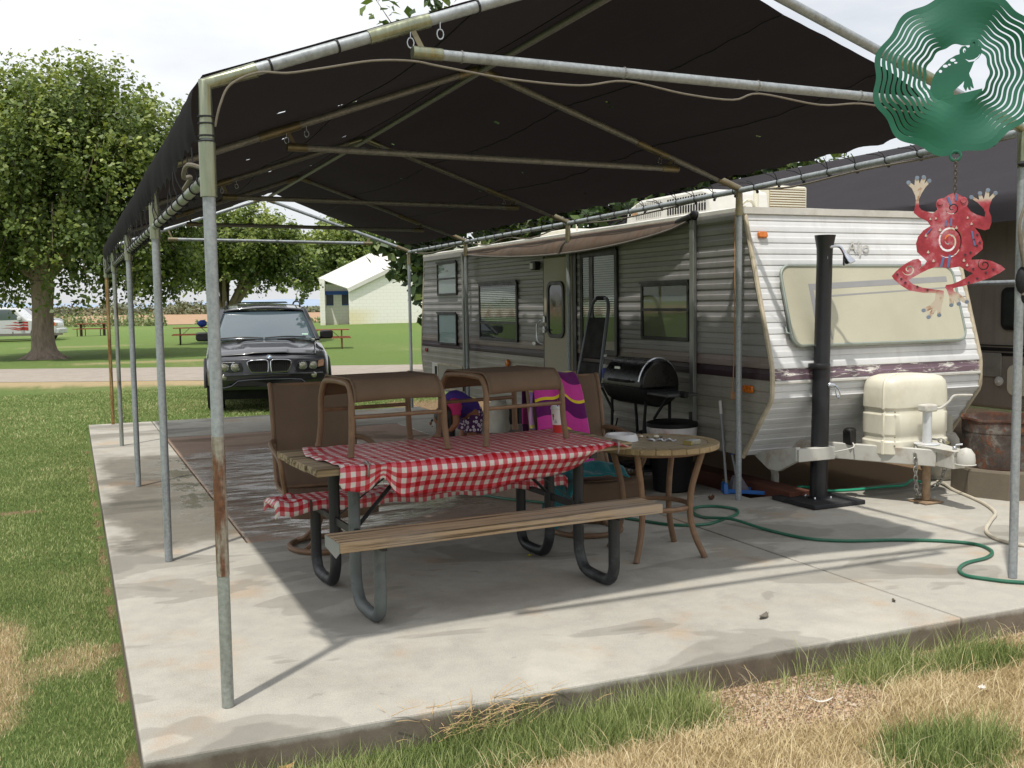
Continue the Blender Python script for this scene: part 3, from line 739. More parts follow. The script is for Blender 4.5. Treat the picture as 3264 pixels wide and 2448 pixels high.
# roof with a soft edge
def roof():
    mb = MB()
    def fn(u, v):
        x = XL-.02+(XR-XL+.04)*u; e = min(u, 1-u)*(XR-XL)
        y = 2.575+(10.30-2.575)*v; z = ZT+.014+.045*(1-math.exp(-e*9))*ss(0, .05, v)*ss(1, .95, v)
        z += .006*mnoise.noise((x*3, y*2, 0))
        return (x, y, z)
    mb.grid(fn, 20, 40)
    mb.box(XL-.022, XL+.0, 2.58, 10.29, ZT-.012, ZT+.016); mb.box(XL-.02, XR+.02, 2.56, 2.60, ZT-.035, ZT+.016); mb.box(XR, XR+.022, 2.58, 10.29, ZT-.012, ZT+.016)
    obj('roof', mb, WHITE, trailer, world=True, smooth=50)
    mb = MB(); mb.box(XL-.028, XL-.012, 8.62, 10.27, ZT-.075, ZT-.015); obj('drip_rail', mb, S_SIDE_SHADED, trailer, world=True, bevel=.003); mb = MB(); mb.box(XL-.028, XL-.012, 2.62, 3.2, ZT-.075, ZT-.015); obj('drip_rail', mb, S_SIDE_SHADED, trailer, world=True, bevel=.003)
roof()
def rrect(w, h, r, n=6, cx=0, cz=0, skew=0.0):
    P = []
    for sx, sz, a0 in ((1, 1, 0), (-1, 1, 90), (-1, -1, 180), (1, -1, 270)):
        for k in range(n+1):
            a = R_(a0+90*k/n); x = sx*(w/2-r)+r*math.cos(a); z = sz*(h/2-r)+r*math.sin(a); P.append((cx+x+skew*z, cz+z))
    return P
def ringprism(mb, outer, inner, a, b, plane):
    o = len(mb.v); n = len(outer)
    def pt(p, h): return {'xz': (p[0], h, p[1]), 'yz': (h, p[0], p[1])}[plane]
    for h in (a, b):
        mb.v += [pt(p, h) for p in outer]; mb.v += [pt(p, h) for p in inner]
    for i in range(n):
        j = (i+1) % n
        mb.f += [(o+i, o+j, o+n+j, o+n+i), (o+2*n+j, o+2*n+i, o+3*n+i, o+3*n+j), (o+i, o+2*n+i, o+2*n+j, o+j), (o+n+j, o+3*n+j, o+3*n+i, o+n+i)]
SHADE_A = mat('shade_pale', '#a9b3b0', .7, var=.06, vs=2); SHADE_B = mat('shade_frosted', '#b3c2c3', .6, var=.05, vs=2); SHADE_C = mat('shade_olive', '#8b8970', .8, var=.12, vs=2); BLIND = mat('blind_slat', '#c9cbc2', .5, var=.08)
CURT = mat('curtain_dark', '#3d403c', .9, var=.3, vs=5)
def side_window(y0, y1, z0, z1, back, bar=None, r=.02, blind=None, fw_=.028, part='window', par=None):
    cy, cz, w, h = (y0+y1)/2, (z0+z1)/2, y1-y0, z1-z0
    mb = MB(); ringprism(mb, rrect(w, h, r, 4, cy, cz), rrect(w-2*fw_, h-2*fw_, max(.004, r-fw_*.5), 4, cy, cz), XL-.034, XL-.008, 'yz')
    wn = obj(part, mb, BLKF, par or trailer, world=True, bevel=.003)
    mb = MB(); mb.prism(rrect(w-fw_, h-fw_, max(.004, r-.01), 4, cy, cz), XL-.0155, XL-.0150, 'yz'); obj('shade', mb, back, wn, world=True, smooth=0)
    if blind:
        n = int((blind[1]-blind[0])/.022)
        for k in range(n):
            z = blind[0]+k*.022; mb = MB(); mb.hexa([(XL-.022, y0+fw_, z), (XL-.0165, y0+fw_, z+.012), (XL-.0165, y1-fw_, z+.012), (XL-.022, y1-fw_, z), (XL-.0215, y0+fw_, z+.002), (XL-.016, y0+fw_, z+.014), (XL-.016, y1-fw_, z+.014), (XL-.0215, y1-fw_, z+.002)])
            obj('blind_slat', mb, BLIND, wn, world=True, smooth=0)
    mb = MB(); mb.prism(rrect(w-fw_, h-fw_, max(.004, r-.01), 4, cy, cz), XL-.0262, XL-.0256, 'yz'); obj('pane', mb, GLASS, wn, world=True, smooth=0)
    if bar:
        mb = MB(); mb.box(XL-.031, XL-.0235, y0+.01, y1-.01, bar-.013, bar+.013); obj('glazing_bar', mb, BLKF, wn, world=True)
    mb = MB(); mb.box(XL-.047, XL-.03, y0-.006, y1+.006, z1-.004, z1+.018); obj('drip_cap', mb, BLKF, wn, world=True)
    return wn
side_window(8.90, 9.68, 1.665, 2.115, SHADE_A, 1.89)
side_window(8.93, 9.69, .99, 1.42, SHADE_B)
side_window(6.90, 8.10, 1.09, 1.795, CURT, 1.31, blind=(1.33, 1.76), fw_=.036)
side_window(4.54, 5.30, 1.03, 2.04, SHADE_C, 1.05, blind=(1.40, 2.0), fw_=.05)
side_window(3.315, 4.10, 1.205, 1.705, SHADE_C, 1.47, fw_=.03)
# thin extra bars in the tall window
mb = MB(); mb.box(XL-.034, XL-.024, 5.02, 5.10, 1.03, 2.0); obj('window_post', mb, BLKF, trailer, world=True)
# door
DOORM = mat('door_paint', '#a29a86', .5, var=.08, vs=3, dirt='#8a806a', dirt_amt=.3)
mb = MB(); mb.box(XL-.030, XL-.006, 5.49, 6.17, .40, 2.03); door = obj('door', mb, DOORM, trailer, world=True, bevel=.012)
mb = MB(); mb.box(XL-.022, XL-.006, 5.41, 5.475, .36, 2.07); mb.box(XL-.020, XL-.006, 6.182, 6.20, .36, 2.07); mb.box(XL-.020, XL-.006, 5.475, 6.20, 2.04, 2.075); obj('door_jamb', mb, BLKF, trailer, world=True)
cy, cz = 5.855, 1.47
mb = MB(); ringprism(mb, rrect(.41, .60, .09, 6, cy, cz), rrect(.33, .52, .06, 6, cy, cz), XL-.048, XL-.028, 'yz'); dw = obj('door_window', mb, BLKF, door, world=True, bevel=.004)
mb = MB(); mb.prism(rrect(.36, .55, .07, 6, cy, cz), XL-.0365, XL-.031, 'yz'); o = obj('door_pane', mb, mat('smoked_glass', '#2c3331', .05, var=.2, spec=.7), door, world=True, smooth=0)
mb = MB(); mb.box(XL-.055, XL-.03, 6.10, 6.145, 1.33, 1.40); mb.box(XL-.058, XL-.03, 6.10, 6.15, 1.22, 1.29); mb.tube([(XL-.06, 6.11, 1.255), (XL-.075, 6.03, 1.25)], .009, 6); obj('door_handle', mb, STEEL, door, world=True, bevel=.003)
mb = MB(); mb.tube(hermite([(XL-.015, 6.23, 1.36), (XL-.07, 6.25, 1.33), (XL-.075, 6.26, 1.22), (XL-.07, 6.25, 1.12), (XL-.015, 6.23, 1.09)], 4), .009, 7); obj('grab_bar', mb, STEEL, trailer, world=True)
# porch light, marker lights, latches, hatches
mb = MB(); mb.box(XL-.075, XL-.01, 6.29, 6.42, 1.905, 2.0); pl = obj('porch_light', mb, BLKF, trailer, world=True, bevel=.01)
mb = MB(); mb.box(XL-.082, XL-.072, 6.335, 6.415, 1.918, 1.985); obj('light_lens', mb, mat('pale_lens', '#b3b2a8', .3), pl, world=True, bevel=.004)
mb = MB(); mb.lathe([(.045, 0), (.045, .018), (.035, .03), (.012, .034)], 16, (XL-.012, 7.21, .835), Matrix.Rotation(-math.pi/2, 4, 'Y')); obj('marker_light', mb, AMBER, trailer, world=True)
mb = MB(); mb.prism(rrect(.125, .06, .022, 5, 2.50, .862), XL-.036, XL-.012, 'yz'); obj('marker_light', mb, AMBER, trailer, world=True, bevel=.008)
mb = MB(); mb.prism(rrect(.10, .055, .02, 5, 10.22, .885), XL-.034, XL-.012, 'yz'); obj('marker_light', mb, REDL, trailer, world=True, bevel=.008)
mb = MB(); mb.box(XL-.05, XL-.012, 6.36, 6.43, 1.075, 1.115); mb.box(XL-.04, XL-.012, 6.43, 6.47, 1.085, 1.105); obj('door_catch', mb, STEEL, trailer, world=True, bevel=.003)
mb = MB(); mb.box(XL-.024, XL-.01, 9.74, 9.99, .46, .715); vt = obj('vent_panel', mb, WHITE, trailer, world=True, bevel=.006)
for k in range(6):
    mb = MB(); mb.box(XL-.03, XL-.022, 9.89, 9.965, .50+k*.032, .512+k*.032); obj('louvre', mb, WHITE, vt, world=True)
mb = MB(); mb.box(XL-.026, XL-.0235, 9.765, 9.86, .52, .67); obj('vent_opening', mb, DARK, vt, world=True)
mb = MB(); ringprism(mb, rrect(.98, .36, .02, 3, 9.25, .545), rrect(.93, .31, .012, 3, 9.25, .545), XL-.026, XL-.012, 'yz'); ah = obj('access_hatch', mb, TRIM, trailer, world=True)
mb = MB(); mb.prism(rrect(.93, .31, .012, 3, 9.25, .545), XL-.021, XL-.013, 'yz'); obj('hatch_panel', mb, S_CREAM_SHADED, ah, world=True, smooth=0)
# awning: fabric sagging between its rail and the roller tube, and the arms folded against the wall
AWN = mat('awning_fabric', '#5b4c40', .85, var=.3, vs=3, stretch=(1, 3, 1), dirt='#4d3524', dirt_amt=.6, bump=.2, bs=200)
def awn(u, v):
    y = 3.30+(8.60-3.30)*u; t = math.sin(math.pi*u**.78)**.8; dz = .035+.155*t
    return (XL-.018-(.03+.085*t)*math.sin(math.pi*v*.55)-.012*v+.006*mnoise.noise((y*2, v*3, 0)), y, ZT-.008-dz*v)
mb = MB(); mb.grid(awn, 50, 10); aw = obj('awning_fabric', mb, AWN, trailer, world=True, smooth=80, solid=.003)
obj('roller_tube', MB().tube([Vector(awn(k/30, 1)) for k in range(31)], .012, 8), mat('grey_tube', '#6f6a66', .5), trailer, world=True)
mb = MB(); mb.tube([(XL-.035, 3.20, ZT+.005), (XL-.035, 3.48, ZT-.035)], [.034, .026], 12); mb.sph((XL-.035, 3.22, ZT+.005), .042, 10, 8); obj('roller_end', mb, BLKF, trailer, world=True)
for y in (3.245, 8.62):
    mb = MB(); mb.box(XL-.052, XL-.015, y-.03, y+.03, .34, ZT-.03); arm = obj('awning_arm', mb, mat('arm_alloy', '#8a8c88', .45, .5, var=.12), trailer, world=True, bevel=.006)
    mb = MB(); mb.box(XL-.066, XL-.05, y-.012, y+.016, .40, .62); obj('arm_latch', mb, BLKF, arm, world=True)
    for k in range(4):
        mb = MB(); mb.lathe([(.006, 0), (.006, .003)], 8, (XL-.0525, y, .42+k*.05), Matrix.Rotation(-math.pi/2, 4, 'Y')); obj('rivet', mb, DARK, arm, world=True)
mb = MB(); mb.tube([(XL-.03, 3.31, 1.50), (XL-.045, 3.31, 1.44), (XL-.03, 3.31, 1.38)], .006, 6); mb.tube([(XL-.03, 3.31, 1.66), (XL-.05, 3.31, 1.62), (XL-.03, 3.31, 1.57)], .006, 6); obj('arm_hook', mb, BLKF, trailer, world=True)
# pull cord that dangles off the roof edge near the front corner
mb = MB(); mb.tube(hermite([(4.235, 2.60, 2.26), (4.225, 2.605, 2.1), (4.23, 2.61, 1.5), (4.228, 2.62, 1.05), (4.225, 2.625, .83)], 5), .0045, 6); mb.box(4.212, 4.238, 2.61, 2.636, .775, .835); obj('pull_cord', mb, mat('tan_cord', '#b98f6d', .9), trailer, world=True)
# front: sloping face frame
def FP(x, z, out=0.0):
    d = Vector((0, .36, 1.22)).normalized(); n = Vector((0, -d.z, d.y))
    return Vector((x, yf(z), z))+n*out
ndir = Vector((0, .36, 1.22)).normalized(); nout = Vector((0, -ndir.z, ndir.y))
def front_poly(P, a, b):
    """P: (x, z) outline on the sloping front, raised from a to b"""
    mb = MB(); n = len(P)
    mb.v = [tuple(FP(x, z, a)) for x, z in P]+[tuple(FP(x, z, b)) for x, z in P]
    mb.f = [tuple(range(n)), tuple(range(2*n-1, n-1, -1))]+[((i+1) % n, i, n+i, n+(i+1) % n) for i in range(n)]
    return mb
gcx, gcz, gw, gh = 5.368, 1.482, 1.74, .595
pl = NT('pebbled_panel'); pv = pl.n('ShaderNodeTexVoronoi'); pv.inputs['Scale'].default_value = 160; pl.l(pl.co(), pv.inputs['Vector'])
pl.set(col=pl.ramp(pl.noise(2, 6, .6), [(.3, lin('#aeab96')), (.7, lin('#bbb8a3'))]), rough=.35, spec=.55); pl.bump(pv.outputs['Distance'], .22, .004)
guard = obj('window_guard', front_poly(rrect(gw, gh, .085, 7, gcx, gcz), .035, .055), pl.m, trailer, world=True, smooth=30)
mb = MB(); mb.tube([FP(x, z, .052) for x, z in rrect(gw+.012, gh+.012, .09, 7, gcx, gcz)], .013, 8, closed=True); obj('guard_frame', mb, mat('aluminium_edge', '#9aa39b', .4, .6, var=.1), guard, world=True)
obj('guard_skirt', front_poly(rrect(gw-.02, gh-.02, .08, 7, gcx+.004, gcz+.004), .012, .0345), BLKF, guard, world=True)
obj('guard_hinge', front_poly([(4.60, 1.795), (6.2, 1.795), (6.2, 1.807), (4.60, 1.807)], .012, .03), BLKF, guard, world=True)
GS = mat('grey_decal', '#8f8f90', .5, var=.06)
obj('stripe_decal', front_poly([(4.735, 1.20), (4.775, 1.20), (4.775, 1.60), (6.16, 1.655), (6.16, 1.70), (4.735, 1.645)], .0552, .0560), GS, guard, world=True, smooth=0)
obj('stripe_decal', front_poly([(4.86, 1.22), (4.872, 1.22), (4.872, 1.542), (6.14, 1.602), (6.14, 1.612), (4.86, 1.555)], .0552, .0560), GS, guard, world=True, smooth=0)
mb = MB(); mb.tube([FP(4.47, 1.33, .03), FP(4.455, 1.28, .05), FP(4.49, 1.27, .06)], .008, 6); obj('guard_latch', mb, mat('aluminium_edge', '#9aa39b'), guard, world=True)
for x in (4.415, 6.29):
    obj('marker_light', front_poly(rrect(.085, .048, .016, 5, x, 2.035), .012, .036), AMBER, trailer, world=True, bevel=.006)
Mt = Matrix((Vector((1, 0, 0)), ndir, nout)).transposed().to_4x4(); Mt.translation = FP(5.324, 1.945, .016)
rloc = Matrix.Translation(-trailer.location)
text('name_lettering', 'Aljo', .135, mat('ghost_lettering', '#aeaca6', .35, var=.25, vs=20), trailer, rloc @ Mt, .004, .35)
# roof units
def ac_unit(x0, x1, y0, y1, z0, z1, name, m, slots=True):
    mb = MB(); mb.prism([(y0, z0), (y0+.05, z1-.03), (y0+.16, z1), (y1-.30, z1), (y1-.05, z1-.07), (y1, z0)], x0, x1, 'yz'); o = obj(name, mb, m, trailer, world=True, bevel=.022)
    return o
ac = ac_unit(4.78, 5.42, 3.72, 5.27, ZT+.03, 2.545, 'air_conditioner', mat('ac_white', '#d2d0c8', .45, var=.06))
for row in (2.355, 2.435):
    for k in range(15):
        y = 3.82+k*.044; mb = MB(); mb.box(4.774, 4.781, y, y+.020, row, row+.066); obj('vent_slot', mb, DARK, ac, world=True)
for row in (2.36, 2.45):
    for k in range(14):
        y = 4.58+k*.035; mb = MB(); mb.box(4.7745, 4.781, y, y+.008, row, row+.06); obj('vent_slot', mb, mat('slot_grey', '#8d8b85', .6), ac, world=True)
mb = MB(); mb.box(4.775, 4.781, 5.02, 5.12, 2.40, 2.44); obj('maker_badge', mb, mat('badge_orange', '#b0865c', .6, var=.5, vs=60), ac, world=True)
mb = MB(); mb.prism([(6.30, ZT+.03), (6.30, 2.655), (5.78, 2.665), (5.70, 2.60), (5.62, 2.50), (5.58, ZT+.03)], 4.30, 5.15, 'xz'); ac2 = obj('air_conditioner', mb, CREAM, trailer, world=True, bevel=.02)
mb = MB(); mb.box(5.84, 6.27, 4.292, 4.299, 2.42, 2.64); obj('grille_back', mb, mat('ac_shadow', '#a98d62', .7), ac2, world=True)
for k in range(9):
    mb = MB(); mb.box(5.84, 6.27, 4.278, 4.293, 2.43+k*.024, 2.443+k*.024); obj('louvre', mb, CREAM, ac2, world=True)
for y0, y1, zt, m in ((8.75, 9.60, 2.37, CREAM), (6.90, 7.85, 2.42, CREAM)):
    mb = MB(); mb.prism([(y0, ZT+.04), (y0+.02, zt-.03), (y0+.1, zt), (y1-.06, zt), (y1, ZT+.04)], 5.0, 5.55, 'yz'); obj('roof_vent', mb, m, trailer, world=True, bevel=.012)
for x, y, zt, r in ((4.9, 3.25, 2.50, .022), (4.55, 8.75, 2.42, .02), (4.7, 6.2, 2.44, .012)):
    mb = MB(); mb.tube([(x, y, ZT), (x, y, zt)], r, 10); mb.tube([(x, y, ZT), (x, y, ZT+.07)], [r*2.2, r*1.1], 10); obj('roof_pipe', mb, CREAM, trailer, world=True)
mb = MB(); mb.lathe([(.0, .012), (.03, .01), (.032, 0), (.02, -.006)], 12, (4.42, 2.72, ZT+.075)); mb.tube(hermite([(4.36, 2.72, ZT+.03), (4.40, 2.70, ZT+.08), (4.48, 2.73, ZT+.07), (4.52, 2.76, ZT+.03)], 4), .012, 6); obj('roof_cable', mb, CREAM, trailer, world=True)
# drawbar
HITCH = mat('hitch_paint', '#bdbcb4', .5, var=.12, vs=6, dirt='#8a6a45', dirt_amt=.55, dirt_s=5)
RUST = mat('rust', '#8f785f', .85, var=.4, vs=22, bump=.4, bs=120, dirt='#b48a5c', dirt_amt=.6)
for s in (-1, 1):
    mb = MB(); mb.beam((5.35+s*.76, 2.85, .375), (5.40+s*.055, 1.66, .36), .05, .125); obj('drawbar', mb, HITCH, trailer, world=True, bevel=.006)
mb = MB(); mb.prism([(2.66, .335), (2.12, .445), (2.12, .34), (2.33, .235), (2.45, .235)], 4.43, 4.47, 'yz'); obj('frame_gusset', mb, HITCH, trailer, world=True, bevel=.004)
mb = MB(); mb.prism([(4.44, .335), (4.78, .335), (4.78, .43), (4.44, .43)], 2.10, 2.16, 'xz'); obj('cross_member', mb, HITCH, trailer, world=True, bevel=.004)
mb = MB(); mb.hexa([(5.30, 1.80, .425), (5.50, 1.80, .425), (5.455, 1.50, .385), (5.345, 1.50, .385), (5.28, 1.80, .445), (5.52, 1.80, .445), (5.46, 1.49, .43), (5.34, 1.49, .43)])
mb.prism([(5.34, .30), (5.46, .30), (5.46, .43), (5.34, .43)], 1.50, 1.80, 'xz')
mb.lathe([(.062, -.055), (.066, -.03), (.06, .02), (.035, .055), (.0001, .066)], 14, (5.40, 1.44, .395)); mb.lathe([(.072, -.06), (.072, -.052)], 14, (5.40, 1.44, .395)); cp = obj('coupler', mb, HITCH, trailer, world=True, bevel=.008)
mb = MB(); mb.tube([(5.40, 1.56, .43), (5.40, 1.53, .47), (5.43, 1.50, .475)], .007, 6); mb.sph((5.40, 1.545, .445), .016, 8, 6); obj('coupler_latch', mb, STEEL, cp, world=True)
mb = MB(); mb.tube([(5.39, 1.80, .30), (5.39, 1.80, .70)], .034, 16); mb.lathe([(.09, .44), (.095, .447), (.09, .454)], 16, (5.39, 1.80, 0)); jk = obj('tongue_jack', mb, mat('jack_white', '#c5c9cb', .4, var=.08, dirt='#9a6c40', dirt_amt=.3), trailer, world=True, bevel=.003)
mb = MB(); mb.box(5.33, 5.45, 1.755, 1.845, .69, .745); obj('gear_box', mb, HITCH, jk, world=True, bevel=.012)
mb = MB(); mb.tube(hermite([(5.44, 1.79, .715), (5.49, 1.77, .715), (5.54, 1.74, .76), (5.565, 1.725, .80), (5.60, 1.71, .81), (5.70, 1.67, .808)], 4), .0095, 8); obj('crank', mb, HITCH, jk, world=True)
mb = MB(); mb.tube([(5.39, 1.80, .02), (5.39, 1.80, .30)], .031, 14); mb.box(5.30, 5.48, 1.71, 1.89, .003, .016); obj('jack_foot', mb, RUST, jk, world=True, bevel=.003)
def chain(pts, n, name='chain'):
    P = hermite(pts, 24); Lh = [0]
    for a, b in zip(P, P[1:]): Lh.append(Lh[-1]+(b-a).length)
    mb = MB()
    for k in range(n):
        s = Lh[-1]*(k+.5)/n; i = max(j for j in range(len(Lh)) if Lh[j] <= s); i = min(i, len(P)-2)
        c = P[i]; d = (P[i+1]-P[i]).normalized(); a = d.cross(Vector((.3, 1, .1))).normalized(); b = d.cross(a)
        w = a if k % 2 else b; h = Lh[-1]/n*.78
        mb.tube([c+d*h*math.cos(q*math.pi/6)+w*h*.55*math.sin(q*math.pi/6) for q in range(12)], h*.17, 5, closed=True)
    return mb
obj('safety_chain', chain([(5.27, 1.80, .43), (5.24, 1.76, .36), (5.235, 1.75, .22), (5.26, 1.76, .10), (5.33, 1.80, .06), (5.39, 1.9, .04)], 17), mat('chain_zinc', '#8f8e88', .5, .7, var=.25), trailer, world=True)
obj('safety_chain', chain([(5.50, 1.84, .47), (5.56, 1.80, .44), (5.565, 1.78, .30), (5.52, 1.80, .14), (5.44, 1.88, .07)], 14), mat('chain_zinc', '#8f8e88'), trailer, world=True)
# gas bottle cover on the drawbar
def cover():
    mb = MB(); prof = [(.365, 1.0), (.46, 1.0), (.468, .965), (.505, .96), (.513, .985), (.665, .985), (.673, .955), (.705, .95), (.713, .99), (.86, .97), (.905, .93), (.935, .84), (.952, .66), (.958, .35)]
    base = rrect(.655, .36, .12, 7); n = len(base); o = 0
    for z, s in prof:
        for x, y in base: mb.v.append((5.425+x*s, 2.06+y*(s if s > .9 else s**1.0), z+(.012*(1-abs(x)/.37) if z > .9 else 0)))
    for i in range(len(prof)-1):
        for k in range(n): mb.f.append((i*n+k, i*n+(k+1) % n, (i+1)*n+(k+1) % n, (i+1)*n+k))
    mb.f.append(tuple((len(prof)-1)*n+k for k in range(n))); mb.f.append(tuple(range(n-1, -1, -1)))
    c = obj('gas_bottle_cover', mb, CREAM, trailer, world=True, smooth=40, bevel=.005)
    mb = MB(); P = []
    for z, s in prof[:-1]: P.append(Vector((5.03+(1-s)*.36, 1.945+.02, z)))
    mb2 = MB()
    for a, b in zip(P, P[1:]): mb2.beam(a, b, .05, .02, (0, 1, 0))
    obj('seam_flange', MB().tube([Vector((5.425-.330*s*.955, 2.06-.18*s*.56, z+.002)) for z, s in prof], .014, 6), CREAM, c, world=True)
    for x in (5.47, 5.66):
        mb = MB(); mb.prism(rrect(.14 if x < 5.5 else .08, .022, .01, 4, x, .425), 1.876, 1.884, 'xz'); obj('hand_slot', mb, mat('slot_olive', '#8d8766', .6), c, world=True)
    mb = MB()
    for z in (.435, .69, .50): mb.sph((5.16, 1.888, z), .007, 6, 5)
    obj('rivet', mb, mat('slot_olive', '#8d8766'), c, world=True)
cover()
mb = MB(); mb.box(4.97, 5.03, 2.15, 2.24, .42, .53); mb.sph((5.0, 2.19, .53), .05, 10, 6, (1, 1, .5)); obj('junction_box', mb, BLKF, trailer, world=True, bevel=.008)
mb = MB(); mb.tube(hermite([(5.0, 2.16, .44), (4.95, 2.1, .41), (4.85, 2.2, .37)], 4), .005, 6); obj('wire', mb, WHITE, trailer, world=True)
# scissor support under the front corner
mb = MB()
for a, b in (((4.80, 2.95, .30), (4.92, 3.0, -.02)), ((4.94, 2.97, .30), (4.92, 3.0, -.02)), ((4.92, 3.0, .02), (4.78, 2.93, -.11)), ((4.92, 3.0, .02), (5.05, 2.97, -.11)), ((4.92, 3.0, .02), (4.93, 3.15, -.11)), ((4.92, 3.0, .0), (4.88, 2.86, -.11))): mb.tube([a, b], .013, 6)
mb.lathe([(.03, -.02), (.034, .06), (.02, .13), (.03, .15)], 10, (4.92, 3.0, 0)); obj('stabiliser_jack', mb, HITCH, trailer, world=True)
# wheels under the body
TYRE = mat('tyre_rubber', '#17171a', .85, var=.25, vs=20)
for y in (6.9, 7.75):
    mb = MB(); mb.lathe([(.17, -.09), (.30, -.10), (.33, -.06), (.33, .06), (.30, .10), (.17, .09)], 24, (4.50, y, .205), Matrix.Rotation(math.pi/2, 4, 'Y')); w = obj('wheel', mb, TYRE, trailer, world=True)

# ================================================================== NEIGHBOUR'S TRAILER AND CANOPY
S_TAN_SHADED = siding_mat('neighbour_siding_shaded', '#8d867b', '#6a6258', .35)  # beige darkened in the colour for the shade of the canopy above
nb = thing('travel_trailer', 'beige travel trailer half hidden in deep shade at the right edge', 'travel trailer', (9.2, 7.5, -.13))
mb = MB(); mb.prism([(2.55, .42), (2.25, .9), (2.35, 2.75), (12.6, 2.75), (12.7, .42)], 8.0, 10.4, 'yz'); obj('body', mb, S_TAN_SHADED, nb, world=True, smooth=0, bevel=.03)
for z0, z1 in ((1.00, 1.035), (.955, .985), (1.05, 1.06)):
    mb = MB(); mb.box(7.992, 7.9985, 2.4, 12.5, z0, z1); obj('side_stripe', mb, BLKF, nb, world=True)
mb = MB(); mb.prism(rrect(.62, .42, .07, 5, 3.12, 1.42), 7.975, 7.998, 'yz'); nw = obj('window', mb, BLKF, nb, world=True, bevel=.006)
mb = MB(); mb.prism(rrect(.54, .34, .05, 5, 3.12, 1.42), 7.970, 7.9745, 'yz'); obj('pane', mb, mat('smoked_glass', '#2c3331'), nw, world=True, smooth=0)
mb = MB(); mb.prism(rrect(.36, .24, .02, 3, 3.60, .86), 7.985, 7.998, 'yz'); obj('access_hatch', mb, mat('hatch_grey', '#8b8881', .55), nb, world=True, bevel=.004)
mb = MB(); mb.prism(rrect(.52, .30, .07, 5, 3.08, .72), 7.975, 7.998, 'yz'); obj('access_hatch', mb, CREAM, nb, world=True, bevel=.008)
mb = MB(); mb.lathe([(.045, 0), (.048, .02), (.02, .028), (.018, .05)], 14, (7.998, 3.44, .70), Matrix.Rotation(-math.pi/2, 4, 'Y')); obj('water_inlet', mb, WHITE, nb, world=True)
for y in (6.4, 7.3):
    mb = MB(); mb.lathe([(.17, -.09), (.31, -.10), (.34, -.06), (.34, .06), (.31, .10), (.17, .09)], 20, (8.2, y, .20), Matrix.Rotation(math.pi/2, 4, 'Y')); obj('wheel', mb, TYRE, nb, world=True)
ncan = thing('shade_canopy', 'neighbouring carport under charcoal shade cloth behind the trailer roof at the right', 'canopy', (9.4, 6.5, -.13))
CLOTH2 = mat('charcoal_cloth', '#2e2c2f', .9, var=.12, vs=2, stretch=(1, .5, 1), bump=.3, bs=300, spec=.2)
def nt_(u, v):
    y = 1.2+11.5*v; s = u*5.3
    if s < .3: return (7.12+.02*math.sin(y*9), y, 2.2+.23*s/.3)
    if s < 2.85: a = (s-.3)/2.55; return (7.12+2.33*a, y, 2.43+1.05*a-.05*math.sin(math.pi*a)*abs(math.sin(y*1.1)))
    a = (s-2.85)/2.45; return (9.45+2.33*a, y, 3.48-1.05*a)
mb = MB(); mb.grid(nt_, 50, 60); obj('shade_cloth', mb, CLOTH2, ncan, world=True, smooth=60, recalc=False)
for y in (1.25, 4.6, 8.0, 12.6):
    for x in (7.17, 11.75):
        obj('post', MB().tube([(x, y, -.13), (x, y, 2.42)], .024, 10), GALV, ncan, world=True)
    obj('rafter', MB().tube([(7.17, y, 2.35), (9.45, y, 3.36), (11.75, y, 2.35)], .024, 10), DULL, ncan, world=True)
for x, z in ((7.17, 1.665), (7.17, 2.34), (11.75, 2.34)): obj('side_rail', MB().tube([(x, 1.25, z), (x, 12.6, z)], .022, 10), GALV, ncan, world=True)
# ================================================================== PATIO FURNITURE
def wood_mat(name, light, dark, sc_=1.0, grey=.25):
    t = NT(name); v = t.co(scale=(1.1*sc_, 16*sc_, 16*sc_)); n = t.noise(2.4, 8, .62, v, .7); r = t.noise(1.0, 5, .55, t.co(scale=(.8, 42, 42)))
    col = t.ramp(n, [(.25, lin(dark)), (.48, lin(light)), (.80, tuple(min(1, c*1.15) for c in lin(light)))])
    col = t.mixc(t.rng(r, .48, .60, 0, .85), col, tuple(c*.40 for c in lin(dark)))
    col = t.mixc(t.rng(t.noise(1.3, 6, .6), .45, .7, 0, grey), col, lin('#9a9186'))
    t.set(col=col, rough=.8, spec=.25); t.bump(t.math('ADD', n, r), .45, .006); return t.m
PINE = wood_mat('weathered_pine', '#a38c70', '#574630', 1, .55); PINE_T = wood_mat('grey_pine', '#97866a', '#6b5840', .6, .5)
BPIPE = mat('black_pipe_paint', '#1d1f21', .5, var=.35, vs=12, spec=.45, dirt='#5a5f60', dirt_amt=.7, dirt_s=4, bump=.1)
WPIPE = mat('worn_pipe_paint', '#565c5b', .55, var=.25, vs=9, dirt='#26292a', dirt_amt=.9, dirt_s=5, bump=.1)
pt = thing('picnic_table', 'large picnic table with raw pine bench and black pipe legs under the gingham cloth', 'picnic table', (1.45, 1.29, 0), .063)
for k in range(4):
    y0 = -.365+k*.188; mb = MB(); mb.box(-.915+rnd.uniform(-.008, .008), .90+rnd.uniform(-.008, .008), y0, y0+.182, .722, .760); obj('tabletop_plank', mb, PINE_T, pt, bevel=.004)
mb = MB(); mb.box(-.895, .905, -.66, -.425, .408, .458); nbench = obj('bench_plank', mb, PINE, pt, bevel=.005)
mb = MB(); mb.box(-.905, .905, .42, .65, .415, .455); obj('bench_plank', mb, PINE, pt, bevel=.005)
mb = MB(); mb.prism([(-.655, .455), (-.43, .455), (-.43, .40), (-.60, .375), (-.655, .41)], -.899, -.896, 'yz'); obj('end_plate', mb, mat('zinc_plate', '#8b9193', .4, .5, var=.2), nbench)
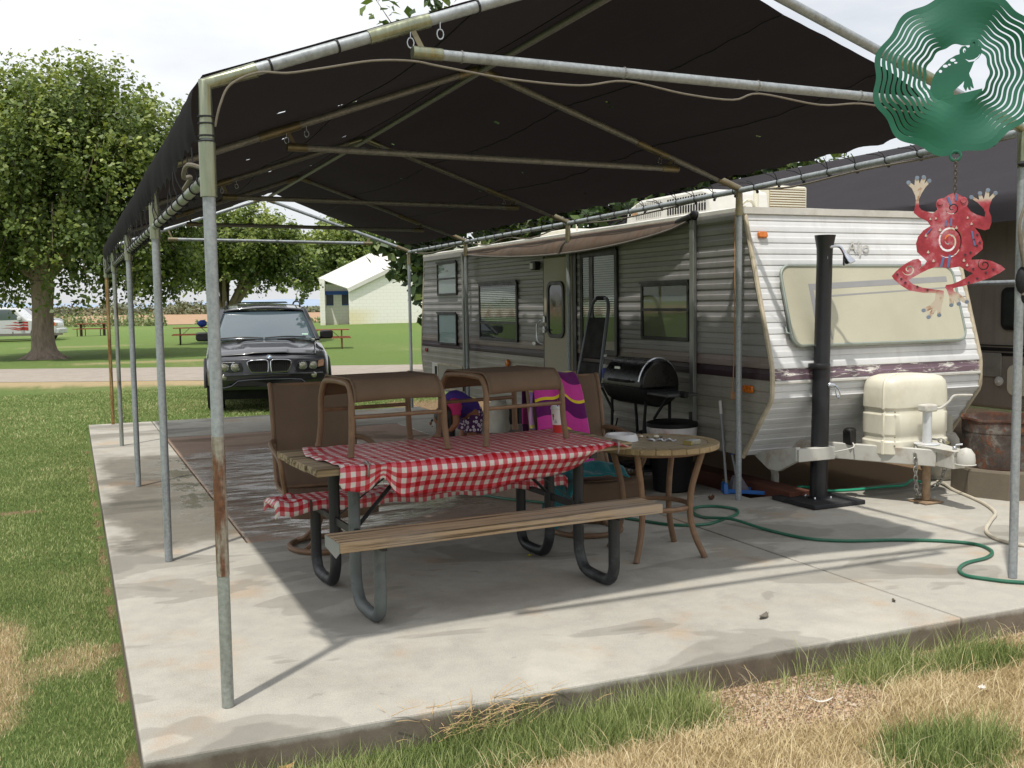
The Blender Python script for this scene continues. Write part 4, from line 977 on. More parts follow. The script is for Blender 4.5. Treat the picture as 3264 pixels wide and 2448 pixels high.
for s in (-1, 1):
    x = s*.665
    for q in (-1, 1):
        yi, yo = q*.17, q*.545
        path = [(x, yi, .72), (x, yi, .42), (x, yi, .20), (x, yi+q*.012, .12), (x, yi+q*.06, .05), (x, yi+q*.13, .032), (x, yo-q*.10, .030), (x, yo-q*.035, .048), (x, yo-q*.004, .10), (x, yo, .17), (x, yo, .28), (x, yo, .413)]
        obj('leg', MB().tube(hermite(path, 3), .031, 12), WPIPE if (s, q) == (-1, -1) else BPIPE, pt)
        if (s, q) == (-1, -1): pt.children[-1]['label'] = 'leg with the black paint worn to grey'
    mb = MB(); mb.box(x-.02, x+.02, -.345, .345, .685, .722); obj('top_bearer', mb, BPIPE, pt)
    mb = MB(); mb.box(x-.012, x+.012, -.62, -.15, .385, .413); obj('bench_bearer', mb, BPIPE, pt); mb = MB(); mb.box(x-.012, x+.012, .15, .62, .385, .413); obj('bench_bearer', mb, BPIPE, pt)
    for q in (-.17, .17):
        mb = MB(); mb.beam((x, q, .40), (x-s*.36, q*.2, .70), .03, .006); obj('brace', mb, BPIPE, pt)
    mb = MB(); mb.box(x-.006, x+.006, -.17, .17, .37, .41); obj('cross_bar', mb, BPIPE, pt)
# ---- gingham cloth
def gingham_mat():
    t = NT('gingham'); s = t.n('ShaderNodeSeparateXYZ'); t.l(t.co('UV', (1/.053, 1/.053, 1)), s.inputs[0])
    def st(o): return t.math('GREATER_THAN', t.math('FRACT', s.outputs[o]), .5)
    f = t.math('MULTIPLY', t.math('ADD', st('X'), st('Y')), .5)
    col = t.ramp(f, [(0, lin('#d6cfc8')), (.34, lin('#c75f6a')), (.75, lin('#b3121f'))], 'CONSTANT')
    n = t.noise(5, 6, .6); col = t.mixc(.22, col, t.ramp(n, [(.3, (.45, .42, .40)), (.7, (1, 1, 1))]), 'MULTIPLY')
    t.set(col=col, rough=.38, spec=.45); t.bump(t.math('ADD', t.noise(14, 5, .6), t.math('MULTIPLY', t.noise(5, 3, .5, None, 2.5), 2)), .35, .012); return t.m
GING = gingham_mat()
def local(o, f): return lambda u, v: f(u, v)
cl = thing('tablecloth', 'red and white gingham vinyl cloth over the large picnic table', 'tablecloth', (1.45, 1.29, .76), .063)
NU, NV = 96, 60
uvs = []
def clothpt(u, v):
    x = -.80+1.67*u; x += .03*math.sin(v*7+1)*max(0, 1-u*9)-.03*(1-v)*max(0, 1-u*7)
    hang = (.085+.125*math.sin(math.pi*min(1, (u*1.05+.03)))**.7*(1-.35*u))*ss(0, .03, u+.02)
    hang *= 1-.80*ss(.80, 1.0, u); hf = .10
    wtop = .742; tot = hang+wtop+hf; t = v*tot        # v from the near hem to the far hem
    rip = .007*mnoise.noise((u*9, v*5, 2))+.004*mnoise.noise((u*25, v*14, 6))
    if t < hang:
        a = (hang-t)/hang; d = a*hang
        # a pinch with folds at the left clip, one long crease along the middle of the drop
        out_ = .006+.030*math.sin(math.pi*min(1, a*1.9))*ss(.12, .3, u)-.055*ss(.45, 1, a)*ss(.1, .3, u)+.012*math.sin(u*40)*a*ss(.25, .05, abs(u-.12))
        y = -.372-out_-.006*math.sin(u*17+a*3); z = .004-d+.006*math.sin(u*23)*a
        pin = math.exp(-((u-.135)/.03)**2); z += pin*a*hang*.55; y -= pin*.012
    elif t < hang+wtop:
        a = (t-hang)/wtop; y = -.37+a*wtop; z = .0055+max(0, rip)*.8+.012*math.exp(-((u-.02)/.03)**2)*abs(math.sin(v*17))
    else:
        a = (t-hang-wtop)/hf; y = .375+.012*math.sin(u*21)*a; z = .004-a*hf
    if u > .955: z -= .02*ss(.955, 1, u)
    uvs.append((1.67*u, t-hang)); return (x, y, z)
mb = MB(); mb.grid(clothpt, NU, NV); o = obj('cloth', mb, GING, cl, smooth=80, recalc=False, solid=.0012); setuv(o, lambda i: uvs[i])
bc = thing('bench_cover', 'red and white gingham cover fitted over the far bench of the picnic table', 'bench cover', (1.45, 1.29, .455), .063)
uvs2 = []
def bpt(u, v):
    x = -.93+1.86*u; w = .25; h = .062+(.008*math.sin(u*30)+.012*mnoise.noise((u*12, 1, 0)))*min(1, u*20, (1-u)*20); tot = w+2*h; t = v*tot; e = ss(0, .012, u)*ss(1, .988, u)
    if t < h: a = (h-t)/h; y = .408-.004*math.sin(u*60)*a; z = .004-a*h
    elif t < h+w: a = (t-h)/w; y = .41+a*w; z = .006+.012*max(0, mnoise.noise((u*22, a*4, 3)))*(1+2*(u < .1))
    else: a = (t-h-w)/h; y = .662; z = .004-a*h
    if u < .012 or u > .988: z -= .022*(1-e)
    uvs2.append((1.86*u, t)); return (x, y, z)
mb = MB(); mb.grid(bpt, 110, 24); o = obj('cover', mb, GING, bc, smooth=80, recalc=False, solid=.0012); setuv(o, lambda i: uvs2[i])
mb = MB(); mb.box(-.735, -.722, .398, .408, -.09, .012); obj('elastic_strap', mb, mat('brown_elastic', '#4a3730', .8), bc)
for x, lab in ((-.655, 'grey clip pinching the gingham cloth at the left end of the table'), (.80, 'grey clip pinching the gingham cloth at the right end of the table')):
    c = thing('tablecloth_clip', lab, 'clip', (1.45, 1.29, .76), .063, 'clips holding the tablecloth')
    mb = MB(); mb.tube(hermite([(x, -.33, .016), (x, -.37, .016), (x-.003, -.392, .0), (x-.004, -.388, -.045), (x, -.36, -.055)], 4), .006, 6); mb.box(x-.011, x+.011, -.392, -.33, .008, .013)
    obj('clip_spring', mb, mat('clip_steel', '#8d8580', .45, .6), c)

# ---- sling furniture
BRZ = mat('bronze_frame', '#735a45', .55, var=.2, vs=25, bump=.25, bs=150, spec=.35, dirt='#9c7c5c', dirt_amt=.4, dirt_s=6)
def sling_mat():
    t = NT('sling_fabric'); w = t.n('ShaderNodeTexWave'); w.inputs['Scale'].default_value = 130; t.l(t.co(), w.inputs['Vector'])
    w2 = t.n('ShaderNodeTexWave', bands_direction='Z'); w2.inputs['Scale'].default_value = 130; t.l(t.co(), w2.inputs['Vector'])
    h = t.math('MULTIPLY', w.outputs['Fac'], w2.outputs['Fac']); n = t.noise(3, 6, .6)
    col = t.ramp(n, [(.3, lin('#665444')), (.7, lin('#7d6856'))]); col = t.mixc(.45, col, t.ramp(h, [(0, lin('#4a3c31')), (1, lin('#947b66'))]))
    t.set(col=col, rough=.75, spec=.25); t.bump(h, .35, .003); return t.m
SLING = sling_mat()
def ottoman(label, loc, rz, w=.53, d=.49, h=.385, grp='sling ottomans stood on the picnic table'):
    t = thing('ottoman', label, 'ottoman', loc, rz, grp)
    for s in (-1, 1):
        x = s*w/2
        for q in (-1, 1):
            y = q*d/2
            path = [(x+s*.012, y+q*.012, 0), (x, y, .12), (x-s*.004, y-q*.004, .25), (x-s*.008, y-q*.012, h-.085), (x-s*.012, y-q*.045, h-.028), (x-s*.015, y-q*.10, h-.010), (x-s*.015, 0, h-.004)]
            mb = MB(); mb.tube(hermite(path, 4), .0165, 10); lg = obj('leg', mb, BRZ, t)
            mb = MB(); mb.lathe([(.018, 0), (.021, .004), (.019, .02)], 10, (x+s*.012, y+q*.012, 0)); obj('foot_cap', mb, BRZ, lg)
    for q in (-1, 1):
        mb = MB(); mb.tube([(-w/2, q*d/2*.985, .205), (w/2, q*d/2*.985, .205)], .011, 8); obj('stretcher', mb, BRZ, t)
    def fn(u, v):
        x = (-w/2+.02)+(w-.04)*u; e = 4*u*(1-u)
        a = -1+2*v; k = abs(a); y = a*(d/2+.004); z = h+.012
        z -= .012*e*(1-k)+.115*max(0, (k-.66)/.34)**1.5
        y = (d/2+.006)*math.copysign(min(1, k*1.12), a) if k < .9 else math.copysign(d/2+.006, a)
        return (x, y, z+.006*math.sin(u*math.pi)*k)
    mb = MB(); mb.grid(fn, 14, 30); obj('sling_seat', mb, SLING, t, smooth=60, solid=.006, recalc=False)
    for s in (-1, 1):
        obj('sling_piping', MB().tube([Vector(fn(0 if s < 0 else 1, j/30))+Vector((0, 0, .002)) for j in range(31)], .006, 6), SLING, t)
    return t
ottoman('brown sling ottoman on the left half of the gingham tablecloth', (1.05, 1.41, .768), .10)
ottoman('brown sling ottoman on the tablecloth nearest the paper cup', (1.785, 1.47, .768), .20)
def swivel_chair(label, loc, rz, grp='brown sling swivel chairs'):
    t = thing('swivel_chair', label, 'chair', loc, rz, grp)
    ring = [(.235*math.cos(a*math.pi/16), .235*math.sin(a*math.pi/16)+.0, .019) for a in range(32)]
    obj('base_ring', MB().tube(ring, .018, 8, closed=True), BRZ, t)
    for a in (45, 135, 225, 315):
        c, s_ = math.cos(R_(a)), math.sin(R_(a)); obj('base_arm', MB().tube(hermite([(.228*c, .228*s_, .03), (.17*c, .17*s_, .05), (.09*c, .09*s_, .13), (.04*c, .04*s_, .225)], 4), .014, 8), BRZ, t)
    mb = MB(); mb.lathe([(.03, .20), (.085, .215), (.085, .235), (.045, .245), (.04, .30)], 16); obj('swivel_hub', mb, BRZ, t)
    mb = MB(); mb.box(-.19, .19, -.20, .22, .285, .325); obj('spring_box', mb, BRZ, t, bevel=.008)
    hw = .27
    for s in (-1, 1):
        x = s*hw
        back = hermite([(x, -.30, .395), (x, -.10, .385), (x, .18, .375), (x, .27, .42), (x, .32, .55), (x, .36, .75), (x, .41, .93), (x, .455, 1.02), (x, .475, 1.025)], 5)
        obj('side_rail', MB().tube(back, .015, 8), BRZ, t)
        arm = hermite([(x, .345, .66), (x+s*.035, .22, .665), (x+s*.05, 0, .65), (x+s*.05, -.20, .635), (x+s*.045, -.285, .60), (x+s*.03, -.27, .50), (x+s*.01, -.20, .42), (x, -.16, .385)], 5)
        obj('armrest', MB().tube(arm, .0165, 8), BRZ, t)
    for y, z in ((-.29, .385), (.20, .37)): obj('seat_bar', MB().tube([(-hw, y, z), (hw, y, z)], .012, 8), BRZ, t)
    obj('head_bar', MB().tube([(-hw, .47, 1.022), (hw, .47, 1.022)], .012, 8), BRZ, t)
    pth = hermite([(0, -.335, .27), (0, -.335, .36), (0, -.315, .405), (0, -.10, .385), (0, .18, .37), (0, .265, .42), (0, .315, .55), (0, .355, .75), (0, .405, .93), (0, .45, 1.02), (0, .478, 1.03)], 5)
    def fn(u, v):
        k = v*(len(pth)-1); i = min(int(k), len(pth)-2); p = pth[i].lerp(pth[i+1], k-i)
        e = 4*u*(1-u); return (-hw+2*hw*u, p.y+.02*e*(v > .55), p.z-.02*e*(v < .5))
    mb = MB(); mb.grid(fn, 12, 50); obj('sling', mb, SLING, t, smooth=60, solid=.005, recalc=False)
    return t
chA = swivel_chair('empty brown sling swivel chair behind the left end of the picnic table', (.965, 2.46, 0), -.05)
chB = swivel_chair('brown sling swivel chair with towels draped over it beside the round table', (2.66, 2.10, 0), -.10)
# towels
def stripe_towel(name, cols):
    t = NT(name); s = t.n('ShaderNodeSeparateXYZ'); t.l(t.co('UV'), s.inputs[0])
    f = t.math('FRACT', t.math('DIVIDE', s.outputs['Y'], .245))
    c = [lin(x) for x in cols]
    col = t.ramp(f, [(0, c[1]), (.085, c[2]), (.53, c[0])], 'CONSTANT'); n = t.noise(160, 3, .6)
    col = t.mixc(.3, col, t.ramp(n, [(.3, (.5, .5, .5)), (.7, (1, 1, 1))]), 'MULTIPLY')
    t.set(col=col, rough=.95, spec=.1, sheen=.25); t.bump(n, .5, .004); return t.m
TW = stripe_towel('striped_towel', ('#c23e94', '#d8c032', '#5e1a5c')); TW2 = stripe_towel('striped_towel_reverse', ('#c095bd', '#cfc06a', '#a182bd'))
tw = thing('beach_towel', 'pink purple and yellow striped towel over the back of the sling chair', 'towel', (2.66, 2.10, 0), -.10)
tp = hermite([(0, .20, .42), (0, .26, .50), (0, .295, .62), (0, .33, .76), (0, .38, .92), (0, .425, 1.02), (0, .455, 1.052), (0, .50, 1.04), (0, .515, .96), (0, .50, .80), (0, .49, .62)], 6)
tl = [0]
for a, b in zip(tp, tp[1:]): tl.append(tl[-1]+(b-a).length)
uv3 = []
def twf(u, v):
    k = v*(len(tp)-1); i = min(int(k), len(tp)-2); p = tp[i].lerp(tp[i+1], k-i); s = tl[i]+(tl[i+1]-tl[i])*(k-i)
    top = math.exp(-((v-.60)/.22)**2); x0 = -.26+.02*math.sin(v*5); wid = .30+.09*(1-v)*1.2; fold = math.exp(-((u-.58)/.10)**2)
    x = x0+wid*u; y = p.y-.016-.018*math.sin(u*9+v*2)*(1-top*.6)-.02*fold*(1-.5*top)+.008*mnoise.noise((u*6, v*7, 1)); z = p.z+.004*math.sin(u*13)
    if v > .62: y += .036+.018*math.sin(u*9)
    if v < .06: z -= .03*math.sin(u*8)
    uv3.append((u*.4, tl[-1]*.62-s+.035*fold+.018*math.sin(u*5)+.012)); return (x, y, z)
mb = MB(); mb.grid(twf, 40, 70); o = obj('towel', mb, TW, tw, smooth=80, recalc=False, solid=.006); setuv(o, lambda i: uv3[i])
uv4 = []
def tw2(u, v):
    z = 1.0-.56*v; uv4.append((u, .56*v+.19)); return (-.275+.065*u+.012*math.sin(v*9+u*3), .40-.13*v+.03*u+.012*math.sin(u*7+v*6), z)
mb = MB(); mb.grid(tw2, 10, 40); o = obj('towel_reverse_fold', mb, TW2, tw, smooth=80, recalc=False, solid=.005); setuv(o, lambda i: uv4[i])
t = NT('teal_terry'); n = t.noise(120, 3, .6); t.set(col=t.mixc(.35, lin('#14707c'), t.ramp(n, [(.3, (.01, .10, .12)), (.7, (.05, .33, .36))])), rough=.95, spec=.1, sheen=.3); t.bump(n, .6, .005)
tt = thing('bath_towel', 'crumpled teal towel lying on the seat of the sling chair', 'towel', (2.60, 2.02, .42), -.10)
def teal(u, v):
    x = -.30+.50*u; y = -.30+.36*v; z = .025+.035*abs(mnoise.noise((u*5, v*4, 3)))+.05*math.exp(-((u-.6)**2+(v-.5)**2)*6)+.02*math.sin(v*14+u*4)*.5
    if u < .28: q = (.28-u)/.28; x = -.16-.12*q-.03*math.sin(v*9)*q; z -= .27*q+.06*q*math.sin(v*6); y += .05*math.sin(v*12)*q-.04*q
    return (x, y, z-.02*(1-4*v*(1-v)))
mb = MB(); mb.grid(teal, 46, 34); obj('towel', mb, t.m, tt, smooth=80, recalc=False, solid=.012)
# ---- round tiled bistro table
rtb = thing('bistro_table', 'round table with beige tiled top and curved bronze legs beside the picnic table', 'table', (2.77, 1.38, 0), .3)
def tile_mat(name, c1, c2):
    t = NT(name); g = t.n('ShaderNodeObjectInfo'); n = t.noise(6, 6, .6); n2 = t.noise(40, 4, .6)
    col = t.ramp(n, [(.3, lin(c1)), (.7, lin(c2))]); col = t.mixc(t.math('MULTIPLY', g.outputs['Random'], .35), col, lin('#6d5a42')); col = t.mixc(t.rng(n2, .55, .7, 0, .3), col, lin('#d0bf9d'))
    t.set(col=col, rough=.5, spec=.35); t.bump(n2, .15, .003); return t.m
TILE = tile_mat('beige_tile', '#877a64', '#9a8d76'); RIMT = tile_mat('rim_tile_tan', '#86734f', '#998564')
ZT_, RT_ = .69, .385
mb = MB(); mb.lathe([(.001, ZT_-.035), (RT_-.006, ZT_-.035), (RT_-.004, ZT_-.006), (RT_-.01, ZT_-.004), (.001, ZT_-.004)], 48); obj('grout_bed', mb, mat('grout', '#6f5f4a', .9, var=.2, vs=40), rtb)
for k in range(26):
    a0, a1 = 2*math.pi*(k+.02)/26, 2*math.pi*(k+.98)/26; P = [(RT_, a0), (RT_, (a0+a1)/2), (RT_, a1), (RT_-.07, a1), (RT_-.07, (a0+a1)/2), (RT_-.07, a0)]
    mb = MB(); mb.prism([(r*math.cos(a), r*math.sin(a)) for r, a in P], ZT_-.032, ZT_, 'xy'); obj('rim_tile', mb, RIMT, rtb, bevel=.003, seg=1)
def clip_circle(poly, r, n=48):
    out_ = poly
    for k in range(n):
        a = 2*math.pi*k/n; nx, ny = math.cos(a), math.sin(a); res = []
        for i in range(len(out_)):
            p, q = out_[i-1], out_[i]; dp, dq = p[0]*nx+p[1]*ny-r, q[0]*nx+q[1]*ny-r
            if dp*dq < 0: s = dp/(dp-dq); res.append((p[0]+(q[0]-p[0])*s, p[1]+(q[1]-p[1])*s))
            if dq <= 0: res.append(q)
        out_ = res
        if not out_: break
    return out_
for i in range(-4, 4):
    for j in range(-4, 4):
        s = .098; P = clip_circle([(i*s+.0025, j*s+.0025), ((i+1)*s-.0025, j*s+.0025), ((i+1)*s-.0025, (j+1)*s-.0025), (i*s+.0025, (j+1)*s-.0025)], RT_-.074)
        if len(P) > 2:
            ar = abs(sum(P[k-1][0]*P[k][1]-P[k][0]*P[k-1][1] for k in range(len(P))))/2
            if ar > .0006: mb = MB(); mb.prism(P, ZT_-.01, ZT_-.0005, 'xy'); obj('tile', mb, TILE, rtb, smooth=0)
for k in range(4):
    a = R_(20+90*k); c, s = math.cos(a), math.sin(a)
    pr = [(.30, .655), (.27, .56), (.235, .44), (.22, .33), (.225, .22), (.255, .12), (.30, .03), (.315, .0)]
    obj('leg', MB().tube(hermite([(r*c, r*s, z) for r, z in pr], 4), .019, 10), BRZ, rtb)
mb = MB(); mb.tube([(.205*math.cos(2*math.pi*k/32), .205*math.sin(2*math.pi*k/32), .30) for k in range(32)], .016, 6, closed=True); obj('leg_ring', mb, BRZ, rtb)
obj('leg_ring', MB().tube([(.29*math.cos(2*math.pi*k/32), .29*math.sin(2*math.pi*k/32), .645) for k in range(32)], .015, 6, closed=True), BRZ, rtb)
# things on the round table
WP = mat('white_plastic', '#c9c8c8', .45, var=.05)
d = thing('ring_dish', 'white plastic ring shaped dish on the round table', 'dish', (2.60, 1.51, ZT_))
mb = MB(); mb.lathe([(.070, .004), (.074, .03), (.080, .042), (.092, .044), (.104, .022), (.108, .002), (.07, .001)], 32); obj('dish', mb, WP, d)
for k, (x, y, r, h) in enumerate([(2.79, 1.587, .012, '#c9bba4'), (2.815, 1.55, .009, '#6d6458'), (2.86, 1.52, .016, '#d2cdbb'), (2.885, 1.50, .009, '#5d5348')]):
    q = thing('shell', ['pale round shell nearest the white dish', 'small dark pebble like shell right of the white dish', 'cream shell in the middle of the round table', 'smallest dark shell near the foil wrapper'][k], 'shell', (x, y, ZT_), k, 'small shells on the round table')
    mb = MB(); mb.sph((0, 0, r*.6), r, 10, 7, (1.2, .9, .65)); obj('shell_body', mb, mat('shell_%d' % k, h, .5, var=.3, vs=50), q)
fw_ = thing('foil_wrapper', 'torn silver and white wrapper on the round table', 'wrapper', (2.82, 1.385, ZT_), -.5)
mb = MB(); mb.grid(lambda u, v: (-.085+.17*u, -.02+.05*v*(1-.4*u), .004+.014*abs(mnoise.noise((u*9, v*5, 1)))+.006*math.sin(u*19)), 26, 10); obj('foil', mb, mat('foil', '#b8bcc0', .35, .3, var=.35, vs=40), fw_, smooth=30, solid=.001)
cg = thing('matchbox', 'small grey box with yellow end on the edge of the round table', 'box', (2.895, 1.17, ZT_), .35)
mb = MB(); mb.box(-.046, .046, -.03, .03, 0, .024); obj('box_body', mb, mat('box_grey', '#86826f', .5, var=.3, vs=40), cg, bevel=.003)
mb = MB(); mb.box(-.048, -.038, -.031, .031, .001, .0245); obj('yellow_label', mb, mat('box_yellow', '#8f8248', .5), cg); mb = MB(); mb.box(-.03, .046, -.026, .02, .0242, .026); obj('lid_flap', mb, mat('foil', '#b8bcc0'), cg)
# paper cup
cu = thing('paper_cup', 'white and red paper drinks cup with lid and red straw', 'cup', (2.165, 1.50, .769), .2)
mb = MB(); mb.lathe([(.030, .003), (.0315, 0), (.0335, .05), (.040, .145)], 28); obj('cup_body', mb, mat('cup_white', '#d6d3d0', .5, var=.04), cu)
mb = MB(); mb.lathe([(.0318, .0015), (.0338, .05), (.0338, .0505), (.0312, .0505)], 28); obj('red_band', mb, mat('cup_red', '#b3201d', .45), cu)
mb = MB(); mb.lathe([(.041, .142), (.044, .143), (.044, .151), (.041, .154), (.040, .162), (.036, .163), (.034, .158), (.001, .158)], 28); obj('cup_lid', mb, mat('lid_white', '#cfd2d2', .3, var=.04), cu)
mb = MB(); mb.tube([(.0, .0, .155), (-.003, -.002, .200)], .0032, 8); obj('straw', mb, mat('straw_red', '#b3201d'), cu)
PRN = mat('cup_print', '#7c2c22', .5); PRN2 = mat('cup_print_dark', '#3b3638', .5)
def on_cup(a, z, w, h, m, nm):
    mb = MB(); vs = []
    for i in range(5):
        t_ = a+(i/4-.5)*w
        for zz in (z-h/2, z+h/2): r = .0335+(zz-.05)/.095*.0065+.0006; vs.append((r*math.cos(t_), r*math.sin(t_), zz))
    mb.add(vs, [(2*i, 2*i+2, 2*i+3, 2*i+1) for i in range(4)]); obj(nm, mb, m, cu)
for a in (-175, -15): on_cup(R_(a), .105, .35, .022, PRN, 'print_patch'); on_cup(R_(a), .085, .22, .012, PRN, 'print_patch')
for a in (-150, -30):
    for k in range(3): on_cup(R_(a), .064+k*.008, .5-.1*k, .003, PRN2, 'print_line')
# ---- things along the trailer wall
BBQ = mat('bbq_enamel', '#0a0a0b', .30, var=.3, spec=.35); BBQM = mat('bbq_matt', '#0c0c0d', .65, var=.3, spec=.25)
g = thing('barbecue', 'black barrel barbecue with chrome striped lid against the trailer wall', 'barbecue', (3.86, 3.42, 0), 0); g.scale = (.70, .74, 1)
mb = MB(); P = [(.26*math.cos(R_(a)), .86+.22*math.sin(R_(a))) for a in range(-8, 189, 14)]; mb.prism(P, -.44, .44, 'xz'); 
lid = obj('lid', mb, BBQ, g, bevel=.03)
mb = MB(); mb.prism([(.262*math.cos(R_(a)), .86-.17*math.sin(R_(a))) for a in range(0, 181, 20)], -.43, .43, 'xz'); obj('fire_box', mb, BBQM, g, bevel=.02)
obj('lid_trim', MB().tube([(.262*math.cos(R_(a)), -.385, .862+.224*math.sin(R_(a))) for a in range(10, 175, 10)], .011, 6), STEEL, lid)
obj('lid_handle', MB().tube([(-.27, -.22, .90), (-.315, -.20, .90), (-.315, .20, .90), (-.27, .22, .90)], .011, 8), BBQM, lid)
mb = MB(); mb.box(-.262, -.255, .02, .14, .99, 1.01); obj('badge', mb, STEEL, lid)
for s in (-1, 1):
    mb = MB(); y0 = s*.46; mb.box(-.20, .20, min(y0, y0+s*.42), max(y0, y0+s*.42), .80, .825); obj('side_shelf', mb, mat('shelf_grey', '#2c2d2f', .45, var=.2), g, bevel=.008)
    mb = MB(); mb.beam((-.1, s*.45, .60), (-.1, s*.74, .80), .02, .02); obj('shelf_brace', mb, BBQM, g)
    for q in (-1, 1): obj('leg', MB().tube(hermite([(q*.16, s*.38, .74), (q*.18, s*.36, .45), (q*.24, s*.42, .0)], 4), .018, 8), BBQM, g)
mb = MB(); mb.box(-.18, .18, -.36, .36, .16, .18); obj('bottom_shelf', mb, BBQM, g); mb = MB(); mb.box(-.03, .03, -.95, -.86, .795, .845); obj('shelf_handle', mb, BBQM, g, bevel=.008)
mb = MB(); mb.tube(hermite([(-.1, .35, .55), (-.2, .30, .35), (-.22, .1, .2), (-.1, 0, .19)], 5), .009, 6); obj('gas_pipe', mb, BBQM, g)
gb = thing('gas_bottle', 'dark gas bottle on the lower shelf of the barbecue', 'gas bottle', (3.86, 3.32, .18)); gb.scale = (.8, .8, .9); mb = MB(); mb.lathe([(.08, 0), (.13, .03), (.14, .10), (.14, .25), (.10, .32), (.03, .34), (.03, .38)], 20); obj('tank', mb, BBQM, gb)
# folding step ladder leaning on the wall
sl = thing('step_ladder', 'grey folding step ladder with black treads leaning on the trailer wall', 'step ladder', (3.90, 4.40, 0))
ALU = mat('ladder_grey', '#5d6064', .4, .4, var=.15)
def LX(z): return -.17+.30*z/1.6
pts = [(LX(0), .27, .01), (LX(.7), .225, .7), (LX(1.3), .185, 1.3), (LX(1.48), .17, 1.48), (LX(1.56), .13, 1.555), (LX(1.585), .06, 1.58), (LX(1.585), -.06, 1.58), (LX(1.56), -.13, 1.555), (LX(1.48), -.17, 1.48), (LX(1.3), -.185, 1.3), (LX(.7), -.225, .7), (LX(0), -.27, .01)]
obj('rail_hoop', MB().tube(hermite(pts, 4), .017, 8), ALU, sl)
obj('handle_grip', MB().tube([(LX(1.585), .07, 1.58), (LX(1.585), -.07, 1.58)], .021, 8), BBQM, sl)
for z0, z1 in ((1.03, 1.40), (.60, .995), (.18, .56)):
    w0, w1 = .25-z0*.06, .25-z1*.06; mb = MB(); mb.hexa([(LX(z0)-.012, -w0, z0), (LX(z0)+.012, -w0, z0), (LX(z0)+.012, w0, z0), (LX(z0)-.012, w0, z0), (LX(z1)-.012, -w1, z1), (LX(z1)+.012, -w1, z1), (LX(z1)+.012, w1, z1), (LX(z1)-.012, w1, z1)]); obj('tread', mb, BBQM, sl, bevel=.008)
mb = MB(); mb.hexa([(LX(.62)-.02, -.232, .64), (LX(.62)-.017, -.232, .64), (LX(.62)-.017, -.212, .64), (LX(.62)-.02, -.212, .64), (LX(.86)-.02, -.224, .86), (LX(.86)-.017, -.224, .86), (LX(.86)-.017, -.204, .86), (LX(.86)-.02, -.204, .86)]); obj('warning_label', mb, mat('label_redwhite', '#b98d88', .5, var=.5, vs=60), sl)
obj('rear_rail', MB().tube([(LX(0)-.12, .20, .01), (LX(.9)-.05, .19, .9)], .012, 8), mat('yellow_rail', '#a88a22', .5), sl); obj('rear_rail', MB().tube([(LX(0)-.12, -.20, .01), (LX(.9)-.05, -.19, .9)], .012, 8), mat('yellow_rail', '#a88a22'), sl)
# bin
bn = thing('waste_bin', 'black bin lined with a white bag beside the trailer', 'bin', (3.98, 3.12, 0), .2)
mb = MB(); mb.lathe([(.135, 0), (.15, .01), (.19, .53), (.193, .535)], 28); obj('bin_body', mb, BBQM, bn)
mb = MB(); mb.lathe([(.19, .43), (.199, .44), (.205, .52), (.20, .545), (.19, .54)], 40)
mb.v = [(x*(1+.02*math.sin(math.atan2(y, x)*9)*(z < .5)), y*(1+.02*math.sin(math.atan2(y, x)*9)*(z < .5)), z+(.02*math.sin(math.atan2(y, x)*3+1) if z < .5 else 0)) for x, y, z in mb.v]
obj('bin_bag', mb, mat('bag_white', '#b5b3b4', .35, var=.12, vs=12, dirt='#a5685e', dirt_amt=.6, dirt_s=4), bn)
mb = MB(); mb.lathe([(.208, .53), (.212, .535), (.208, .562), (.16, .575), (.155, .57), (.001, .565)], 32); obj('bin_lid', mb, BBQM, bn)
# dark storage box with a white label
bx = thing('storage_box', 'dark box with a torn white label beside the chair with towels', 'box', (3.42, 3.70, 0), .12)
mb = MB(); mb.box(-.25, .25, -.24, .24, 0, .40); obj('box_body', mb, mat('dark_navy_box', '#15171c', .6, var=.2), bx, bevel=.012)
mb = MB(); mb.box(-.255, .255, -.245, .245, .37, .41); obj('box_rim', mb, BBQM, bx, bevel=.01)
mb = MB(); mb.box(-.23, -.02, -.2475, -.2455, .35, .405); mb.box(-.12, -.05, -.2475, -.2455, .31, .35); obj('torn_label', mb, mat('paper_label', '#b9b9bb', .7, var=.12, vs=30), bx)
# water bottle on the barbecue shelf
wb_ = thing('water_bottle', 'clear plastic water bottle with blue label in front of the ladder', 'bottle', (3.86, 4.02, .826))
mb = MB(); mb.lathe([(.028, 0), (.032, .006), (.032, .16), (.027, .19), (.014, .225), (.013, .24)], 20); obj('bottle_body', mb, CLEAR, wb_)
mb = MB(); mb.lathe([(.0328, .05), (.0328, .135)], 20); obj('blue_label', mb, mat('label_blue', '#1c2f86', .4, var=.3, vs=40), wb_); mb = MB(); mb.lathe([(.0145, .236), (.015, .255), (.001, .256)], 14); obj('cap', mb, WP, wb_)
# broom and dustpan
br = thing('lobby_broom', 'taller grey handled broom leaning beside the canopy post', 'broom', (4.36, 2.86, 0))
mb = MB(); mb.tube([(.03, -.05, .13), (-.038, .095, .86)], .0105, 8); obj('handle', mb, mat('grey_handle', '#8d8f93', .4, .3, var=.1), br)
mb = MB(); mb.tube([(-.030, .076, .76), (-.0385, .096, .865)], .0135, 8); obj('grip', mb, WP, br); mb = MB(); mb.tube([(.014, -.016, .30), (.011, -.01, .33)], .0135, 8); obj('hang_band', mb, mat('blue_plastic', '#1f5fa8', .4, var=.1), br)
mb = MB(); mb.hexa([(-.05, -.10, .015), (.13, -.10, .015), (.13, -.02, .015), (-.05, -.02, .015), (.0, -.075, .14), (.06, -.075, .14), (.06, -.035, .14), (.0, -.035, .14)]); obj('bristle_head', mb, mat('bristle_grey', '#6d6a70', .9, var=.3, vs=60), br, bevel=.008)
